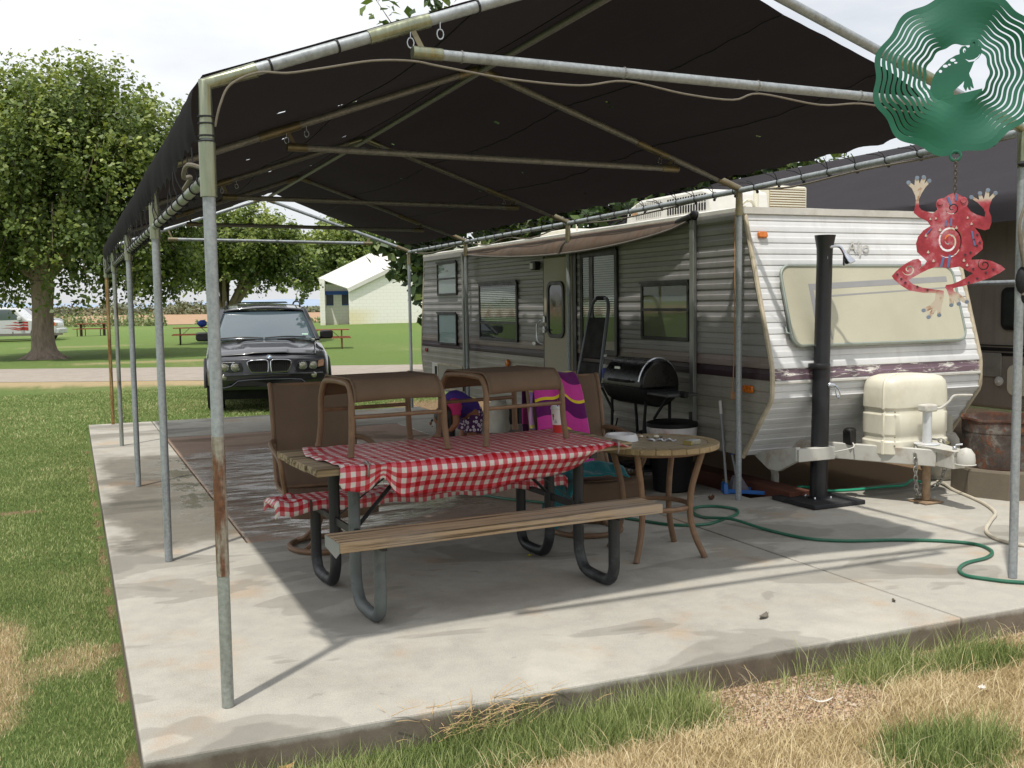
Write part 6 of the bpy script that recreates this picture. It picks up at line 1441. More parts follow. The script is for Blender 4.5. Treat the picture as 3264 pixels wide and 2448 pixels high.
for (x, y) in [(318, 916), (360, 894), (392, 892), (420, 912), (624, 1006), (664, 988), (702, 974), (738, 990), (403, 1588), (428, 1624), (480, 1614), (538, 1562), (574, 1556), (612, 1546)]:
    mb = MB(); mb.lathe([(.0001, -.002), (.0036, -.002), (.004, 0), (.0036, .002), (.0001, .002)], 12, ((x-fx)*U, 0, -(y-fy)*U), Matrix.Rotation(R_(90), 4, 'X')); obj('toe_disc', mb, GLS, fg)
for (x, y) in [(474, 1026), (586, 1020)]:
    mb = MB(); mb.lathe([(.0001, -.003), (.005, -.003), (.0065, 0), (.005, .003), (.0001, .003)], 14, ((x-fx)*U, 0, -(y-fy)*U), Matrix.Rotation(R_(90), 4, 'X')); obj('eye', mb, REDF, fg)
obj('chain', chain([(0, 0, .062), (.0005, .0, .03), (0, 0, -.002)], 9), mat('chain_rust', '#5a5048', .6, .5, var=.3), fg)

# ================================================================== BLACK SUV
suv = thing('parked_car', 'black luxury SUV parked facing the patio on the lawn', 'car', (2.40, 12.42, -.13), -.14)
CP = NT('car_black'); CP.set(col=(.016, .016, .021), rough=.30, spec=.5, coat=.9, metal=.0); CP.b.inputs['Coat Roughness'].default_value = .06; CP = CP.m
CTRIM = mat('car_dark_trim', '#101012', .5, var=.2); CGL = NT('car_glass'); CGL.set(col=lin('#45535a'), rough=.06, spec=.9, coat=1.0); CGL.b.inputs['Coat Roughness'].default_value = .02; CGL = CGL.m
SX = 1.05
STN = [(.0, .84, .43, .60, .625, .20), (.035, .88, .37, .80, .86, .20), (.12, .90, .35, .85, .905, .20), (.35, .925, .34, .92, .98, .15), (.80, .935, .34, .98, 1.06, .06), (1.25, .935, .34, 1.03, 1.12, 0), (1.5, .935, .34, 1.06, 1.14, 0), (3.9, .935, .36, 1.10, 1.15, 0), (4.45, .91, .38, 1.08, 1.12, -.04), (4.66, .86, .44, .98, 1.02, -.08)]
FRX = [(0, 1), (.4, .9), (.72, .6), (.93, 0), (.985, -1)]
def ringpts(s):
    y, w, zl, zb, cr, sw = s; H = [(0, zl), (.85*w, zl), (w, zl+.09), (w, (zl+zb)/2), (.985*w, zb-.07), (.93*w, zb), (.72*w, zb+.6*(cr-zb)), (.4*w, cr-.012), (0, cr)]
    P = H+[(-x, z) for x, z in H[-2:0:-1]]; return [(x*SX, y+sw*(x/.93)**2, z) for x, z in P]
mb = MB(); n = len(ringpts(STN[0]))
for s in STN: mb.v += ringpts(s)
for i in range(len(STN)-1):
    for k in range(n): mb.f.append((i*n+k, i*n+(k+1) % n, (i+1)*n+(k+1) % n, (i+1)*n+k))
mb.f.append(tuple(range(n))); mb.f.append(tuple((len(STN)-1)*n+k for k in range(n-1, -1, -1)))
obj('body', mb, CP, suv, smooth=50, bevel=.02)
def nose(x): return .20*(abs(x)/SX/.93)**2
def topz(x, y):
    for a, b in zip(STN, STN[1:]):
        if a[0] <= y <= b[0] or b is STN[-1]:
            t_ = min(1, max(0, (y-a[0])/(b[0]-a[0]))); w = a[1]+(b[1]-a[1])*t_; zb = a[3]+(b[3]-a[3])*t_; cr = a[4]+(b[4]-a[4])*t_
            return cr-(cr-zb)*(abs(x)/SX/w/.95)**3
            f = abs(x)/SX/w; pr = [(0, cr), (.4, cr-.012), (.72, zb+.6*(cr-zb)), (.93, zb), (1.1, zb-.1)]
            for (f0, z0), (f1, z1) in zip(pr, pr[1:]):
                if f <= f1: return z0+(z1-z0)*(f-f0)/(f1-f0)
            return zb
def hood(u, v):
    x = (-.79+1.58*u)*SX*(.90+.10*v); y = .15+1.12*v; d = abs(x)/(.30+.16*v)
    ys = y+(.20-.17*v)*(x/SX/.93)**2
    return (x, ys, topz(x, y)+.012+.016*ss(1.12, .80, d))
mb = MB(); mb.grid(hood, 40, 24); obj('bonnet', mb, CP, suv, smooth=60, solid=.008)
for s in (-1, 1):
    mb = MB(); x0, x1 = s*.17*SX, s*.46*SX; mb.hexa([(min(x0, x1), 1.04, topz(.3, 1.04)+.036), (max(x0, x1), 1.04, topz(.3, 1.04)+.036), (max(x0, x1), 1.11, topz(.3, 1.11)+.036), (min(x0, x1), 1.11, topz(.3, 1.11)+.036), (min(x0, x1), 1.04, topz(.3, 1.04)+.046), (max(x0, x1), 1.04, topz(.3, 1.04)+.046), (max(x0, x1), 1.12, topz(.3, 1.11)+.052), (min(x0, x1), 1.12, topz(.3, 1.11)+.052)])
    obj('bonnet_vent', mb, CTRIM, suv)
# cabin: roof, pillars, glass
WS0, WS1 = (1.20, .80, 1.125), (1.98, .655, 1.615)
def ws(u, v):
    s = -1+2*u; hw = (.79+(.645-.79)*v)*SX; return (s*hw, WS0[0]+(WS1[0]-WS0[0])*v-.14*(1-s*s)*(1-.45*v), WS0[2]+(WS1[2]-WS0[2])*v+.012*math.sin(math.pi*v))
CARG = glass_mat('car_screen_glass', (.50, .56, .56))
mb = MB(); mb.grid(ws, 20, 12); wsc = obj('windscreen', mb, CGL, suv, smooth=60, solid=.006)
def roof_(u, v):
    s = -1+2*u; hw = (.665-.03*abs(v-.4))*SX; y = 1.90+2.25*v
    return (s*hw, y-.12*(1-s*s)*(1-v)*.6, 1.615+.11*math.sin(math.pi*min(1, .10+v*.75))-.045*s*s-.03*(abs(s) > .93)+.02*0)
mb = MB(); mb.grid(roof_, 20, 20); rf = obj('roof', mb, CP, suv, smooth=60, solid=.03)
mb = MB(); mb.hexa([(-.44, 2.30, 1.735), (.44, 2.30, 1.735), (.44, 2.95, 1.76), (-.44, 2.95, 1.76), (-.44, 2.30, 1.742), (.44, 2.30, 1.742), (.44, 2.95, 1.767), (-.44, 2.95, 1.767)]); obj('sunroof', mb, CGL, rf, bevel=.003)
for s in (-1, 1):
    obj('roof_rail', MB().tube(hermite([(s*.60*SX, 2.05, 1.66), (s*.605*SX, 2.12, 1.735), (s*.605*SX, 2.6, 1.765), (s*.60*SX, 3.6, 1.76), (s*.59*SX, 3.95, 1.70)], 5), .016, 8), CTRIM, suv)
    for a, b in (((s*.82*SX, 1.18, 1.10), (s*.665*SX, 1.98, 1.625)), ((s*.87*SX, 2.42, 1.10), (s*.675*SX, 2.45, 1.66)), ((s*.87*SX, 3.42, 1.12), (s*.67*SX, 3.40, 1.66)), ((s*.83*SX, 4.46, 1.12), (s*.64*SX, 4.10, 1.64))): mb = MB(); mb.beam(a, b, .075, .05, (0, 0, 1)); obj('pillar', mb, CP, suv, bevel=.01)
    mb = MB(); a, b, c, d, e = (s*.85*SX, 1.25, 1.10), (s*.86*SX, 3.45, 1.12), (s*.83*SX, 4.40, 1.12), (s*.645*SX, 4.08, 1.64), (s*.665*SX, 2.02, 1.63); mb.add([a, b, c, d, e], [(0, 1, 2, 3, 4)]); obj('side_glass', mb, CGL, suv, smooth=0)
mb = MB(); mb.add([(-.83*SX, 4.47, 1.1), (.83*SX, 4.47, 1.1), (.63*SX, 4.14, 1.64), (-.63*SX, 4.14, 1.64)], [(0, 1, 2, 3)]); obj('rear_glass', mb, CARG, suv, smooth=0)
for x in (-.38, .38):
    mb = MB(); mb.hexa([(x-.25, 2.35, 1.0), (x+.25, 2.35, 1.0), (x+.25, 2.50, 1.0), (x-.25, 2.50, 1.0), (x-.21, 2.52, 1.38), (x+.21, 2.52, 1.38), (x+.21, 2.62, 1.38), (x-.21, 2.62, 1.38)]); st_ = obj('seat', mb, mat('seat_grey', '#4d4f52', .8), suv, bevel=.04); mb = MB(); mb.prism(rrect(.26, .17, .05, 4, x, 1.48), 2.55, 2.63, 'xz'); obj('headrest', mb, mat('seat_grey', '#4d4f52'), st_, bevel=.02)
mb = MB(); mb.tube([(.38+.18*math.cos(k*math.pi/10), 1.85+.06*math.sin(k*math.pi/10), 1.13+.16*math.sin(k*math.pi/10)) for k in range(20)], .014, 6, closed=True); obj('steering_wheel', mb, CTRIM, suv)
mb = MB(); P = [(-.86*SX, 1.2, 1.0), (.86*SX, 1.2, 1.0), (.84*SX, 4.4, 1.0), (-.84*SX, 4.4, 1.0)]; mb.add(P, [(0, 1, 2, 3)]); obj('dashboard', mb, CTRIM, suv)
for s, x0, x1 in ((-1, -.72, -.05), (1, -.02, .62)):
    mb = MB(); A_ = [ws(.5+x/1.56, .015) for x in (x0, (x0+x1)/2, x1)]; mb.tube(hermite([Vector(p)+Vector((0, -.02, .022+.018*(k == 1))) for k, p in enumerate(A_)], 4), .012, 6); obj('wiper', mb, CTRIM, wsc)
p = Vector(ws(.90, .10)); mb = MB(); mb.hexa([p+Vector(q) for q in ((-.05, -.012, -.01), (.05, .01, -.01), (.05, .012, -.01), (-.05, -.01, -.01), (-.05, .02, .035), (.05, .04, .035), (.05, .042, .035), (-.05, .022, .035))]); obj('windscreen_sticker', mb, mat('sticker_green', '#a9cbb4', .5, var=.25, vs=60), wsc)
for s in (-1, 1):
    mb = MB(); mb.prism(rrect(.22, .15, .05, 5, s*.985*SX, 1.185), 1.40, 1.52, 'xz'); mr = obj('door_mirror', mb, CTRIM, suv, bevel=.025, seg=3); mb = MB(); mb.beam((s*.80*SX, 1.50, 1.11), (s*.93*SX, 1.46, 1.135), .05, .04); obj('mirror_arm', mb, CTRIM, mr)
# face
CHRM = mat('car_chrome', '#c9ccd0', .12, 1.0, var=.05)
for s in (-1, 1):
    K = [(s*x*SX, z) for x, z in ((.025, .66), (.018, .79), (.035, .825), (.08, .838), (.25, .832), (.305, .815), (.322, .79), (.30, .72), (.265, .665), (.235, .650), (.06, .645))]
    y0 = -.012; Kp = hermite([(x, nose(x)+y0+.012*(z-.65)/.2, z) for x, z in K], 4, True)
    mb = MB(); m_ = len(Kp); mb.v = [tuple(q+Vector((0, .010, 0))) for q in Kp]+[tuple(q+Vector((0, .05, 0))) for q in Kp]; mb.f = [tuple(range(m_)), tuple(range(2*m_-1, m_-1, -1))]+[((i+1) % m_, i, m_+i, m_+(i+1) % m_) for i in range(m_)]; gr = obj('kidney_grille', mb, DARK, suv, smooth=30)
    obj('chrome_surround', MB().tube(Kp, .010, 8, closed=True), CHRM, gr)
    for k in range(9):
        x = s*(.05+.027*k)*SX; mb = MB(); mb.beam((x, nose(x)-.006, .665), (x, nose(x)-.002, .815), .006, .008, (0, 1, 0)); obj('grille_slat', mb, CTRIM, gr)
    # headlamp
    P = [(.40, .655), (.385, .70), (.42, .80), (.52, .812), (.70, .812), (.82, .835), (.835, .79), (.82, .70), (.74, .67), (.56, .648)]
    def yy_(x): return nose(x*SX)-.004
    mb = MB(); n_ = len(P); mb.v = [(s*x*SX, yy_(x)-.006, z) for x, z in P]+[(s*x*SX, yy_(x)+.05, z) for x, z in P]; mb.f = [tuple(range(n_)), tuple(range(2*n_-1, n_-1, -1))]+[((i+1) % n_, i, n_+i, n_+(i+1) % n_) for i in range(n_)]
    hl = obj('headlamp', mb, mat('lamp_bucket', '#2b2c2e', .2, .2, var=.2), suv, smooth=20, bevel=.006)
    for x, r in ((.495, .066), (.655, .064)):
        c_ = (s*x*SX, yy_(x)-.008, .735); Mx = Matrix.Rotation(R_(90), 4, 'X')
        mb = MB(); mb.lathe([(r+.006, -.004), (r+.006, .006), (r-.006, .008), (r-.012, .0)], 22, c_, Mx); obj('lamp_ring', mb, CHRM, hl)
        mb = MB(); mb.lathe([(r-.010, .002), (r*.6, .012), (.001, .016)], 22, c_, Mx); obj('lamp_lens', mb, mat('lamp_lens', '#a3a294', .12, .45, var=.25, vs=30, spec=.7), hl)
    mb = MB(); Q = [(.725, .70), (.735, .80), (.815, .822), (.825, .785), (.815, .715)]; mb.v = [(s*x*SX, yy_(x)-.012, z) for x, z in Q]+[(s*x*SX, yy_(x)-.004, z) for x, z in Q]; mb.f = [tuple(range(5)), tuple(range(9, 4, -1))]+[((i+1) % 5, i, 5+i, 5+(i+1) % 5) for i in range(5)]; obj('indicator_lens', mb, mat('indicator_pale', '#a5836c', .25, var=.2, vs=20), hl, smooth=0)
    c_ = (s*.665*SX, nose(.665*SX)+.005, .575); mb = MB(); mb.lathe([(.045, 0), (.045, .02), (.038, .026), (.001, .034)], 18, c_, Matrix.Rotation(R_(90), 4, 'X')); obj('fog_lamp', mb, mat('lamp_lens', '#a3a294'), suv)
def strip(pts, r, m, nm): obj(nm, MB().tube([(x*SX, nose(x*SX)+dy, z) for x, dy, z in pts], r, 8), m, suv)
strip([(x/10, -.012, .612-.012*abs(x/10)) for x in range(-8, 9)], .014, mat('bumper_gloss', '#33343a', .18, .2, coat=.6), 'bumper_strip')
strip([(-.80, .03, .40), (-.66, .01, .405), (-.56, .0, .43), (-.46, -.008, .51), (-.30, -.012, .525), (0, -.014, .53), (.30, -.012, .525), (.46, -.008, .51), (.56, 0, .43), (.66, .01, .405), (.80, .03, .40)], .014, mat('bumper_gloss', '#33343a'), 'bumper_crease')
strip([(x/10, -.0, .425) for x in range(-5, 6)], .010, mat('bumper_gloss', '#33343a'), 'intake_lip')
mb = MB(); mb.prism([(-.44*SX, .51), (.44*SX, .51), (.52*SX, .435), (-.52*SX, .435)], -.006, .06, 'xz'); obj('lower_intake', mb, DARK, suv)
rb = MB(); rb.lathe([(.001, .004), (.026, .004)], 20); 
RO = Matrix.Translation((0, .055, .878)) @ Matrix.Rotation(R_(55), 4, 'X')
def ro(prof, m, nm, a0=0, a1=2*math.pi): mb = MB(); mb.lathe(prof, 24 if a1-a0 > 3 else 8, (0, 0, 0), None, a0, a1); mb.xf(RO); return obj(nm, mb, m, bd if bd else suv)
bd = None; bd = ro([(.001, 0), (.040, 0), (.042, .004), (.040, .008), (.001, .008)], CHRM, 'bonnet_roundel')
ro([(.025, .0085), (.037, .0085), (.037, .0095), (.025, .0095)], CTRIM, 'black_band')
for k in range(4): ro([(.001, .0085), (.024, .0085), (.024, .010), (.001, .010)], mat('roundel_blue', '#3b78b8', .3) if k % 2 else mat('roundel_white', '#d5d8da', .3), 'quadrant', k*math.pi/2, (k+1)*math.pi/2)
for s in (-1, 1):
    for y in (.90, 3.70):
        mb = MB(); mb.lathe([(.23, -.12), (.34, -.135), (.372, -.10), (.378, 0), (.372, .10), (.34, .135), (.23, .12)], 32, (s*.80*SX, y, .372), Matrix.Rotation(math.pi/2, 4, 'Y')); w = obj('wheel', mb, TYRE, suv)
        mb = MB(); mb.lathe([(.05, .10), (.08, .11), (.215, .105), (.235, .125), (.24, .10)], 20, (s*.80*SX, y, .372), Matrix.Rotation(s*math.pi/2, 4, 'Y')); obj('rim', mb, mat('alloy', '#9a9b9d', .35, .8, var=.1), w)
        mb = MB(); mb.tube([(s*.938*SX, y+.43*math.cos(a*math.pi/14), .39+.43*math.sin(a*math.pi/14)) for a in range(15)], .03, 8); obj('wheel_arch', mb, CTRIM, suv)
mb = MB(); mb.box(-.78, .78, .35, 4.4, .20, .36); obj('underbody', mb, DARK, suv)

# ================================================================== FAR VEHICLES
def side_vehicle(name, label, cat, loc, rz, L_, prof, win, wheels, m, r=.38, hw=.95, grp=None):
    """prof / win: outlines in the (length, height) plane; nose towards +x"""
    t = thing(name, label, cat, loc, rz, grp)
    mb = MB(); mb.prism(prof, -hw, hw, 'xz'); obj('body', mb, m, t, bevel=.06, seg=2)
    for k, w in enumerate(win):
        for s in (-1, 1): mb = MB(); mb.prism(w, s*(hw+.004), s*(hw-.03), 'xz'); obj('window', mb, CGL, t, smooth=0)
    for x in wheels:
        for s in (-1, 1):
            mb = MB(); mb.lathe([(.2, -.11), (r-.03, -.125), (r, -.09), (r, .09), (r-.03, .125), (.2, .11)], 24, (x, s*(hw-.08), r), Matrix.Rotation(R_(90), 4, 'X')); q = obj('wheel', mb, TYRE, t)
            mb = MB(); mb.lathe([(.001, .125), (.2, .115), (.23, .13)], 16, (x, s*(hw-.08), r), Matrix.Rotation(R_(90)*(1 if s < 0 else -1), 4, 'X')); obj('rim', mb, mat('alloy', '#9a9b9d'), q)
            mb = MB(); mb.lathe([(.001, 0), (r+.07, 0)], 20, (x, s*(hw+.003), r+.02), Matrix.Rotation(R_(90), 4, 'X')); obj('wheel_well', mb, DARK, t)
    return t
fwd_a = -.20
TW_ = mat('truck_white', '#c3c5c6', .3, var=.05, coat=.4)
trk = side_vehicle('pickup_truck', 'white crew cab pickup with red flame graphics behind the big tree trunk', 'pickup', (-3.35, 56.2, -.13), fwd_a, 5.6,
    [(-2.9, .45), (-2.95, 1.05), (-1.35, 1.08), (-1.30, 1.75), (-.9, 1.82), (.35, 1.80), (.62, 1.70), (1.15, 1.18), (2.3, 1.10), (2.52, 1.02), (2.58, .62), (2.5, .42), (-2.5, .40)],
    [[(-1.18, 1.18), (-1.14, 1.68), (-.35, 1.70), (-.33, 1.16)], [(-.18, 1.16), (-.18, 1.70), (.36, 1.70), (.92, 1.18)]], (-1.95, 1.75), TW_, .40, .98)
FLM = mat('flame_red', '#a82a22', .4, var=.25, vs=10); FLO = mat('flame_orange', '#c4562a', .4, var=.3, vs=8)
def flame(P, m=FLM):
    mb = MB(); mb.prism(P, -.986, -.983, 'xz'); obj('flame_graphic', mb, m, trk, smooth=0)
flame([(2.50, 1.02), (1.6, 1.10), (1.45, 1.06), (1.75, 1.0), (1.35, .98), (1.9, .88), (1.6, .80), (2.2, .78), (2.5, .85)], FLO)
for y, l in ((1.02, .75), (.88, 1.15), (.74, 1.35), (.66, .9)):
    x0 = 1.2; P = [(x0, y+.05)]; 
    P += [(x0-.25, y+.07), (x0-.45, y+.015), (x0-.62, y+.05), (x0-l, y+.02), (x0-.66, y-.0), (x0-.45, y-.035), (x0-.25, y-.02), (x0, y-.05)]
    flame(P)
for x in (-.32, .95):
    mb = MB(); mb.box(x-.2, x-.02, -1.0, -.98, 1.02, 1.07); obj('door_handle', mb, CTRIM, trk)
mb = MB(); mb.box(.72, .90, -1.2, -1.0, 1.15, 1.34); obj('door_mirror', mb, TW_, trk, bevel=.03); mb = MB(); mb.box(2.36, 2.56, -.985, -.6, .82, 1.0); obj('headlamp', mb, mat('lamp_lens', '#a3a294'), trk, bevel=.02)
mb = MB(); mb.box(2.38, 2.70, -.96, .96, .42, .70); obj('bumper', mb, mat('bumper_white', '#b9bbbd', .3), trk, bevel=.05); mb = MB(); mb.box(2.45, 2.60, -.9, -.5, .50, .60); obj('fog_lamp_recess', mb, DARK, trk)
for x in (-1.25, -.26, .98):
    mb = MB(); mb.box(x, x+.012, -.984, -.978, .5, 1.12); obj('door_seam', mb, CTRIM, trk)
side_vehicle('parked_car', 'dark purple grey car parked beyond the flame painted pickup', 'car', (-3.2, 59.7, -.13), fwd_a, 4.8,
    [(-2.4, .4), (-2.45, 1.1), (-2.2, 1.75), (-1.9, 1.86), (.2, 1.86), (.5, 1.78), (1.15, 1.28), (2.2, 1.18), (2.4, 1.05), (2.42, .5)], [[(-2.1, 1.25), (-1.95, 1.7), (.35, 1.72), (.92, 1.28)]], (-1.5, 1.55), mat('car_plum', '#2b2530', .3, coat=.6), .36, .93)
bt = thing('boat_trailer', 'low silver boat trailer with rounded mudguard in front of the pickup', 'trailer', (-4.15, 54.0, -.13), fwd_a)
mb = MB(); mb.lathe([(.42, -.14), (.44, -.14), (.44, .14), (.42, .14)], 16, (.0, -.55, .40), Matrix.Rotation(R_(90), 4, 'X'), 0, math.pi); mb.prism([(.44*math.cos(R_(a)), .40+.44*math.sin(R_(a))) for a in range(0, 181, 15)], -.70, -.695, 'xz'); obj('mudguard', mb, mat('bright_alloy', '#b9bcc0', .3, .6), bt)
mb = MB(); mb.lathe([(.12, -.1), (.30, -.1), (.32, 0), (.30, .1), (.12, .1)], 20, (0, -.55, .32), Matrix.Rotation(R_(90), 4, 'X')); obj('wheel', mb, TYRE, bt)
mb = MB(); mb.box(-1.5, 3.4, -.42, -.36, .38, .48); mb.box(-1.5, 3.4, .36, .42, .38, .48)
for x in (-1.2, 0, 1.2, 2.4): mb.box(x, x+.07, -.36, .36, .40, .46); mb.tube([(x, -.3, .46), (x, -.3, .60)], .03, 6)
obj('frame', mb, mat('galv_frame', '#77716c', .5, .5, var=.2), bt)
# far picnic tables: red brown boards on black legs
RBW = mat('red_brown_boards', '#8a4a35', .75, var=.2, vs=5, stretch=(1, 8, 8))
def far_table(label, x, y, rz, leg='post'):
    t = thing('picnic_table', label, 'picnic table', (x, y, gz(x, y)), rz, 'red brown picnic tables on the far lawn')
    for k in range(4): mb = MB(); mb.box(-.95, .95, -.36+k*.182, -.36+k*.182+.175, .72, .76); obj('tabletop_plank', mb, RBW, t, smooth=0)
    for s in (-1, 1): mb = MB(); mb.box(-1.0, 1.0, s*.66-.12, s*.66+.12, .42, .46); obj('bench_plank', mb, RBW, t, smooth=0)
    for s in (-1, 1):
        xx = s*.66
        if leg == 'post':
            mb = MB(); mb.box(xx-.07, xx+.07, -.06, .06, 0, .72); obj('leg', mb, mat('table_leg_brown', '#5d4636', .8), t)
            for q in (-1, 1): mb = MB(); mb.tube([(xx-.12, q*.6, .42), (xx-.12, q*.6, 0)], .025, 6); mb.tube([(xx+.12, q*.6, .42), (xx+.12, q*.6, 0)], .025, 6); obj('leg', mb, BPIPE, t)
        else:
            for q in (-1, 1): obj('leg', MB().tube(hermite([(xx, q*.18, .72), (xx, q*.18, .2), (xx, q*.3, .03), (xx, q*.5, .03), (xx, q*.56, .15), (xx, q*.56, .42)], 4), .028, 7), BPIPE if leg == 'pipe' else mat('rust_pipe_leg', '#8a7248', .7), t)
        mb = MB(); mb.beam((xx, 0, .35), (xx-s*.4, 0, .72), .04, .02); obj('brace', mb, BPIPE, t)
far_table('red brown picnic table between the big tree trunk and the canopy posts', .90, 63.6, -.20, 'post')
far_table('red brown picnic table on black pipe legs left of the black SUV', 4.75, 43.9, -.12, 'pipe')
far_table('orange brown picnic table seen behind the right mirror of the SUV', 8.75, 36.0, -.22, 'rust')
lb = thing('blue_bag', 'blue bundle on the far picnic table left of the SUV', 'bag', (5.05, 43.9, gz(5, 44)+.76)); mb = MB(); mb.sph((0, 0, .16), .2, 12, 8, (1.1, .8, .8)); mb.v = [(x+.04*mnoise.noise((x*9, y*9, z*9)), y, max(0, z+.04*mnoise.noise((x*8, z*8, 3)))) for x, y, z in mb.v]; obj('bag_cloth', mb, mat('bag_blue', '#27409a', .7, var=.3, vs=12), lb)

# ================================================================== WHITE BLOCK BUILDING
bd2 = thing('block_building', 'white painted block building with blue window trim beyond the lawn', 'building', (14.61, 54.9, .25), -.247)
t = NT('painted_block'); br_ = t.n('ShaderNodeTexBrick'); br_.inputs['Scale'].default_value = 1; br_.inputs['Brick Width'].default_value = .4; br_.inputs['Row Height'].default_value = .2; br_.inputs['Mortar Size'].default_value = .006; t.l(t.co(rot=(R_(90), 0, 0)), br_.inputs['Vector'])
n = t.noise(.8, 6, .6); col = t.mixc(t.rng(n, .45, .75, 0, .25), lin('#ebeae4'), lin('#d8d5c8')); s = t.n('ShaderNodeSeparateXYZ'); t.l(t.co(), s.inputs[0])
st_ = t.math('MULTIPLY', t.math('MULTIPLY', t.rng(s.outputs['X'], -.2, .1), t.rng(t.math('ADD', s.outputs['X'], t.math('MULTIPLY', n, 1.4)), 3.0, .8)), t.math('MULTIPLY', t.rng(s.outputs['Z'], 1.35, .7), .55))
st_ = t.math('MAXIMUM', st_, t.math('MULTIPLY', t.rng(t.math('ADD', s.outputs['Z'], t.math('MULTIPLY', n, .7)), 1.0, .3), .3))
col = t.mixc(st_, col, lin('#d2c27c')); col = t.mixc(t.math('MULTIPLY', br_.outputs['Fac'], .3), col, lin('#8d8b84')); t.set(col=col, rough=.85, spec=.2); t.bump(t.math('SUBTRACT', 1, br_.outputs['Fac']), .3, .02); BLOCK = t.m
sl0 = .47
mb = MB(); mb.prism([(0, -.6), (12.6, -.6), (12.6, 2.1), (6.3, 2.1+6.3*sl0), (0, 2.1+.08)], 0, 14, 'xz'); obj('gable_wall', mb, BLOCK, bd2, smooth=0)
mb = MB(); mb.box(-1.72, -1.42, 2.6, 4.0, -.6, 2.9); mb.box(-1.72, -1.42, 2.4, 2.62, -.6, 2.9); obj('end_wall', mb, BLOCK, bd2, smooth=0)
mb = MB(); mb.box(-1.42, -.01, 3.2, 3.5, -.6, 1.35); mb.box(-1.42, -1.36, 3.2, 3.5, 1.35, 1.95); mb.box(-.92, -.42, 3.2, 3.5, 1.35, 1.95); mb.box(-1.42, -.01, 3.25, 3.5, 2.12, 2.6); obj('porch_wall', mb, BLOCK, bd2, smooth=0)
BT = mat('blue_trim', '#2a55a5', .5, var=.12)
mb = MB(); mb.box(-1.46, -.01, 3.1, 3.24, 1.95, 2.17); obj('window_lintel', mb, BT, bd2)
for x0, x1 in ((-1.36, -.92), (-.42, -.01)):
    mb = MB(); mb.box(x0, x1, 3.15, 3.2, 1.30, 1.35); w = obj('window', mb, BT, bd2); mb = MB(); mb.box(x0, x1, 3.36, 3.38, 1.35, 1.95); obj('pane', mb, mat('window_screen', '#4a4f5d', .4, var=.2), w)
# roof over the porch: boards rising to the right, with open rafters
RW = mat('roof_white', '#cfcdc8', .7, var=.08)
A0, A1 = Vector((-1.8, 3.6, 2.86)), Vector((6.3, 3.6, 2.86+8.1*sl0)); B0, B1 = Vector((-.05, -.12, 2.16)), Vector((6.3, -.12, 2.16+6.35*sl0))
mb = MB(); mb.beam(A0, A1, .12, .22); mb.beam(B0, B1, .12, .22); obj('barge_board', mb, RW, bd2)
mb = MB(); mb.add([A0+Vector((0, 0, .09)), A1+Vector((0, 0, .09)), B1+Vector((0, 0, .09)), B0+Vector((0, 0, .09)), A0+Vector((0, 0, .13)), A1+Vector((0, 0, .13)), B1+Vector((0, 0, .13)), B0+Vector((0, 0, .13))], [(3, 2, 1, 0), (4, 5, 6, 7), (0, 1, 5, 4), (1, 2, 6, 5), (2, 3, 7, 6), (3, 0, 4, 7)]); mb.prism([(6.3, 2.16+6.35*sl0), (12.9, 2.16-.02), (12.9, 2.28), (6.3, 2.28+6.35*sl0)], -.2, 14.2, 'xz'); obj('roof', mb, RW, bd2, smooth=0)
for k in range(6):
    f = (k+.5)/6; a = A0.lerp(A1, f*.8); b = B0.lerp(B1, f*.8); mb = MB(); mb.beam(a+Vector((0, 0, .0)), b+Vector((0, 0, .0)), .07, .16); obj('rafter', mb, RW if k != 1 else mat('bare_rafter', '#8a6f55', .8), bd2)
# ================================================================== TREES
def leaf_mat(name, lo, mid, hi, tr=.35):
    t = NT(name); ti = t.attr('tint').outputs['Fac']
    col = t.ramp(ti, [(0, lin(lo)), (.5, lin(mid)), (1, lin(hi))])
    t.set(col=col, rough=.48, spec=.4)
    b = t.n('ShaderNodeBsdfTranslucent'); t.l(t.mixc(1.0, col, (1.0, 1.0, .55), 'MULTIPLY'), b.inputs['Color'])
    m = t.n('ShaderNodeMixShader'); m.inputs[0].default_value = tr; t.l(t.b.outputs[0], m.inputs[1]); t.l(b.outputs[0], m.inputs[2]); t.l(m.outputs[0], t.o.inputs['Surface']); return t.m
LEAF = leaf_mat('mulberry_leaf', '#3b4d26', '#687b3e', '#a6b062'); LEAF_D = leaf_mat('dark_leaf', '#31442a', '#506639', '#86954f')
BARK = mat('bark', '#85776a', .95, var=.35, vs=4, stretch=(3, 3, .7), bump=1.0, bs=14, dirt='#463a30', dirt_amt=.6)
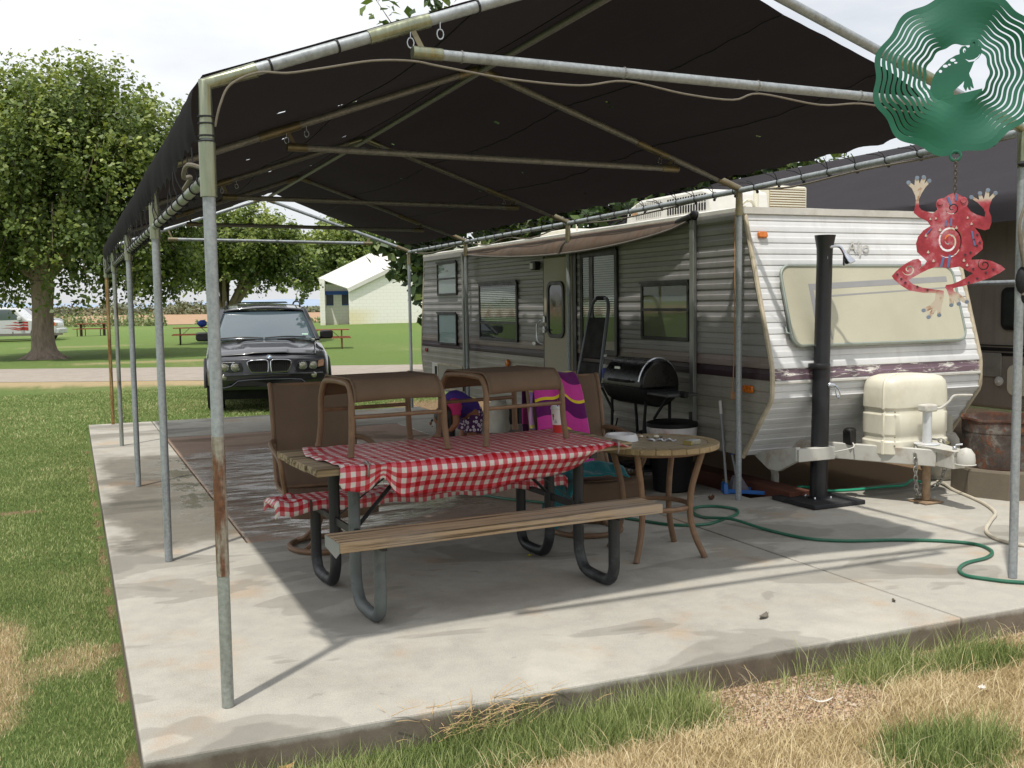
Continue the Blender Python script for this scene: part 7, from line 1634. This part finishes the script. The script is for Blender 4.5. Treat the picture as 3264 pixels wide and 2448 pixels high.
def leaves(name, C, S, T, N, m, parent, r, elong=1.35):
    """C centres, S sizes, T tints, N rough facing: every leaf is a folded four point blade"""
    n = len(C); d = N+r.normal(0, .55, (n, 3)); d /= np.linalg.norm(d, axis=1)[:, None]+1e-9
    a = np.cross(d, r.normal(0, 1, (n, 3))); a /= np.linalg.norm(a, axis=1)[:, None]+1e-9; a[:, 2] -= .35; a /= np.linalg.norm(a, axis=1)[:, None]
    b = np.cross(d, a); b /= np.linalg.norm(b, axis=1)[:, None]+1e-9
    s = S[:, None]; V = np.zeros((n, 4, 3), np.float32)
    V[:, 0] = C-a*s*elong*.5; V[:, 1] = C+b*s*.5+d*s*.12-a*s*.08; V[:, 2] = C+a*s*elong*.5; V[:, 3] = C-b*s*.5+d*s*.12-a*s*.08
    me = bpy.data.meshes.new(name); me.vertices.add(n*4); me.vertices.foreach_set('co', V.ravel())
    li = np.arange(n*4, dtype=np.int32); me.loops.add(n*4); me.loops.foreach_set('vertex_index', li); me.polygons.add(n); me.polygons.foreach_set('loop_start', np.arange(n, dtype=np.int32)*4)
    me.update(); me.validate()
    at = me.attributes.new('tint', 'FLOAT', 'POINT'); at.data.foreach_set('value', np.repeat(np.clip(T, 0, 1).astype(np.float32), 4))
    me.materials.append(m); o = bpy.data.objects.new(name, me); link(o, parent); return o
def tree(label, loc, th, tr, cc, cr, nsh, nl, ls, seed, m, group='trees beyond the patio', up=.75, flat=0.0, shlen=(.7, 1.5), extra=()):
    """trunk height/radius; crown centre and radii (local); shoots with leaves along them"""
    r = np.random.RandomState(seed); t = thing('tree', label, 'tree', loc, 0, group)
    mb = MB(); k = 10; P = []; Rr = []
    for i in range(k+1):
        f = i/k; P.append((.10*tr*math.sin(f*5+seed), .10*tr*math.cos(f*4+seed)-.1*tr, th*f-.05)); Rr.append(tr*(1.0-.22*f+.75*math.exp(-f*14)+.25*math.exp(-((f-1)/.2)**2)))
    mb.tube(P, Rr, 16); mb.v = [(x*(1+.10*mnoise.noise((x*3, y*3, z*1.2+seed))), y*(1+.10*mnoise.noise((x*3+5, y*3, z*1.2))), z) for x, y, z in mb.v]
    for a in np.arange(5)*1.26+seed:
        mb.tube([(.7*tr*math.cos(a), .7*tr*math.sin(a), .30), (1.5*tr*math.cos(a), 1.5*tr*math.sin(a), .04), (2.6*tr*math.cos(a), 2.6*tr*math.sin(a), -.08)], [tr*.35, tr*.26, tr*.08], 7)
    trunk = obj('trunk', mb, BARK, t, smooth=70)
    cc = np.array(cc, float); cr = np.array(cr, float); lm = MB(); tips = []
    for i in range(13):
        a = i*2.4+seed; el = .25+.75*((i*.618) % 1); d = np.array([math.cos(a)*math.cos(el), math.sin(a)*math.cos(el), math.sin(el)]); e = cc+d*cr*.72; b = Vector((0, 0, th-.1))
        mid = b.lerp(Vector(e), .45)+Vector((d[0], d[1], 0))*cr[0]*.10; q = hermite([b-Vector((0, 0, .3)), b+Vector((d[0], d[1], .6))*tr*.9, mid, Vector(e)], 4); n_ = len(q)
        lm.tube(q, [tr*.42*(1-j/n_)**1.1+.025 for j in range(n_)], 7); tips.append(e)
    C = []; S = []; T = []; N = []; sh = MB()
    for i in range(nsh):
        d = r.normal(0, 1, 3); d /= np.linalg.norm(d)
        if d[2] < -.55+flat: d[2] = -d[2]*.6
        rad = r.uniform(.52, 1.0)**.55 if i % 5 else r.uniform(.25, .6); lump = 1+.16*mnoise.noise((d[0]*2.1+seed, d[1]*2.1, d[2]*2.1))+.08*mnoise.noise((d[0]*5, d[1]*5+seed, d[2]*5))
        p0 = cc+d*cr*rad*lump
        dr = d*.55+np.array([0, 0, up if d[2] > -.15 else -.45])+r.normal(0, .22, 3); dr /= np.linalg.norm(dr)
        l = r.uniform(*shlen)*(1.15 if d[2] > .4 else .9); st = r.normal(0, .13)+.10*d[2]
        k_ = int(nl*r.uniform(.7, 1.3)*l/shlen[1]); f = r.rand(k_); pts = p0+dr*(f[:, None]-.35)*l+r.normal(0, 1, (k_, 3))*(.10+.10*(1-f[:, None]))*l
        pts[:, 2] -= .10*f**2*l*(1 if d[2] < .2 else 0)
        C.append(pts); S.append(ls*r.uniform(.45, 1.3, k_)); T.append(np.clip(.40+st+.30*(f-.35)+r.normal(0, .14, k_), 0, 1)); N.append(np.tile(d*.5+np.array([0, 0, .7]), (k_, 1)))
        if i % 3 == 0:
            a = p0-dr*.5*l; bq = p0+dr*.6*l; sh.tube([tuple(a), tuple((a+bq)/2+r.normal(0, .04, 3)), tuple(bq)], [.022, .014, .005], 4, caps=False)
    for (p0, p1, k_, sp) in extra:
        p0 = np.array(p0); p1 = np.array(p1); f = r.rand(k_); pts = p0+(p1-p0)*f[:, None]+r.normal(0, 1, (k_, 3))*sp*(1.1-.7*f[:, None]); C.append(pts); S.append(ls*r.uniform(.7, 1.2, k_)); T.append(np.clip(r.normal(.42, .16, k_), 0, 1)); N.append(np.tile(np.array([-.2, -.5, .6]), (k_, 1)))
        sh.tube([tuple(p0), tuple((p0+p1)/2+np.array([0, 0, .08])), tuple(p1)], [.03, .018, .005], 5)
    obj('limbs', lm, BARK, t, smooth=70); tag(obj('twigs', sh, BARK, t, smooth=0, recalc=False), kind='stuff')
    cro = leaves('crown', np.concatenate(C), np.concatenate(S), np.concatenate(T), np.concatenate(N), m, t, r); return t
tree('largest broad mulberry tree with thick pale trunk at the left edge', (-1.25, 34.6, -.13), 2.7, .385, (1.0, .6, 5.5), (4.5, 4.3, 3.75), 1000, 150, .13, 3, LEAF, up=.9, flat=-.25, shlen=(.8, 1.9))
tree('round dark green tree standing right behind the black SUV', (6.2, 43.6, -.13), 1.6, .40, (.75, .2, 3.35), (3.05, 3.0, 2.35), 470, 115, .15, 11, LEAF, up=.7, flat=.25, shlen=(.7, 1.4))
tree('tree with layered branches behind the left corner of the white building', (20.3, 78, -.13), 2.6, .42, (.0, 0, 4.6), (4.4, 4.4, 3.3), 460, 80, .27, 21, LEAF, up=.35, flat=.1, shlen=(1.0, 2.3))
tree('leafy tree rising over the rear end of the travel trailer', (8.6, 16.4, -.13), 2.6, .32, (0, 0, 4.55), (3.7, 3.6, 2.9), 560, 62, .17, 31, LEAF_D, up=.5, flat=.0, shlen=(.7, 1.5),
     extra=[((-2.2, -1.2, 3.5), (-2.62, -1.3, 1.45), 220, .22), ((-2.3, -1.2, 3.5), (-2.95, -1.5, 1.85), 240, .22), ((-2.4, -1.3, 3.7), (-3.30, -1.3, 2.2), 220, .22), ((-2.5, -1.3, 3.7), (-3.7, -1.2, 2.65), 200, .2), ((-2.1, -1.4, 3.4), (-2.4, -1.6, 1.7), 180, .22), ((-2.2, -1.1, 3.0), (-2.75, -1.35, 1.30), 60, .10), ((-2.0, -1.0, 6.3), (-2.5, -1.4, 7.75), 120, .22)])
tree('low leafy tree between the two trailers behind the roof air conditioner', (10.6, 13.6, -.13), 2.2, .26, (-.2, -.3, 3.9), (3.2, 3.2, 1.75), 330, 60, .16, 41, LEAF_D, up=.5, flat=.0, shlen=(.6, 1.2))

# ---- far scrub along the field, and weeds at the edge of the lawn
def scrub():
    r = np.random.RandomState(5); C = []; S = []; T = []; N = []
    for i in range(420):
        x = r.uniform(-150, 260); y = 236-(x+20)*.28+r.uniform(0, 22); h = r.uniform(1.3, 2.7)*(1+.3*math.sin(x*.09)); w = r.uniform(2.5, 5.0); k = 230
        d = r.normal(0, 1, (k, 3)); d /= np.linalg.norm(d, axis=1)[:, None]; d[:, 2] = np.abs(d[:, 2])
        C.append(np.array([x, y, 0])+d*np.array([w, w, h])*r.uniform(.6, 1.05, (k, 1))); S.append(r.uniform(.3, .65, k)); T.append(np.full(k, np.clip(r.normal(.5, .22), 0, 1))+r.normal(0, .05, k)); N.append(d)
    o = leaves('distant_scrub', np.concatenate(C), np.concatenate(S), np.concatenate(T), np.concatenate(N), leaf_mat('scrub_leaf', '#565f45', '#717558', '#8f8468', .15), None, r)
    tag(o, 'grey green line of scrub along the far side of the tan field', 'scrub', kind='stuff')
    C = []; S = []; T = []; N = []
    for i in range(230):
        x = r.uniform(-14, 40) if i < 90 else r.uniform(-3, 8); y = 103.5-(x+3)*.35+r.uniform(-2, 2.5); h = r.uniform(.4, 1.2)*(1.1 if -3 < x < 8 else .45); k = 26; f = r.rand(k)
        C.append(np.stack([x+r.normal(0, .14, k)*(1.2-f), y+r.normal(0, .14, k), -.1+h*f], 1)); S.append(r.uniform(.10, .20, k)); T.append(np.clip(r.normal(.5, .2, k), 0, 1)); N.append(np.tile(np.array([0, -.5, .5]), (k, 1)))
    o = leaves('weeds', np.concatenate(C), np.concatenate(S), np.concatenate(T), np.concatenate(N), leaf_mat('weed_leaf', '#5d6b42', '#7c8a55', '#a3a277', .2), None, r)
    tag(o, 'ragged weeds between the lawn and the tan field', 'weeds', kind='stuff')
scrub()
# ================================================================== LITTER
def curl(nm, label, x, y, z, l, w, colr, rz, cat, curlz=.02, grp=None):
    t = thing(nm, label, cat, (x, y, z), rz, grp); mb = MB()
    mb.grid(lambda u, v: (l*(u-.5), w*(v-.5)*math.sin(math.pi*min(1, max(0, .08+u*.84))), .003+curlz*(2*u-1)**2+.25*w*(2*v-1)**2), 12, 6); obj('blade', mb, mat('litter_'+nm+colr.strip('#'), colr, .8, var=.25, vs=40), t, smooth=60, solid=.0006)
curl('dry_leaf', 'curled grey leaf lying on the sunny slab', 2.545, .009, .0, .085, .035, '#6c675d', .5, 'leaf', .012)
curl('dry_leaf', 'small dark curled leaf on the slab right of the large grey leaf', 3.30, -.06, .0, .035, .018, '#55493c', 1.1, 'leaf', .008)
curl('dry_leaf', 'crumpled brown leaf on the slab in front of the canopy post', 4.02, 2.62, .0, .06, .05, '#5c3d2b', .3, 'leaf', .03)
curl('dry_leaf', 'tan fallen leaf at the foot of the slab below the dry twigs', .142, -.43, -.10, .055, .03, '#a98458', .2, 'leaf', .01)
curl('dry_leaf', 'pale brown leaf at the slab front beside the tan fallen leaf', -.02, -.42, -.10, .045, .03, '#b08f66', 2.2, 'leaf', .012)
curl('plastic_scrap', 'curved strip of white plastic on the dry grass', 2.26, -.745, -.105, .10, .016, '#d0ccc4', -.5, 'scrap', .02)
curl('plastic_scrap', 'small torn white scrap in the straw at the right', 2.95, -.93, -.10, .045, .03, '#cfcac2', .4, 'scrap', .008)
curl('fallen_leaf', 'yellow green leaf caught under the picnic table leg', 2.02, 1.62, .004, .035, .03, '#a8a23a', .6, 'leaf', .004)
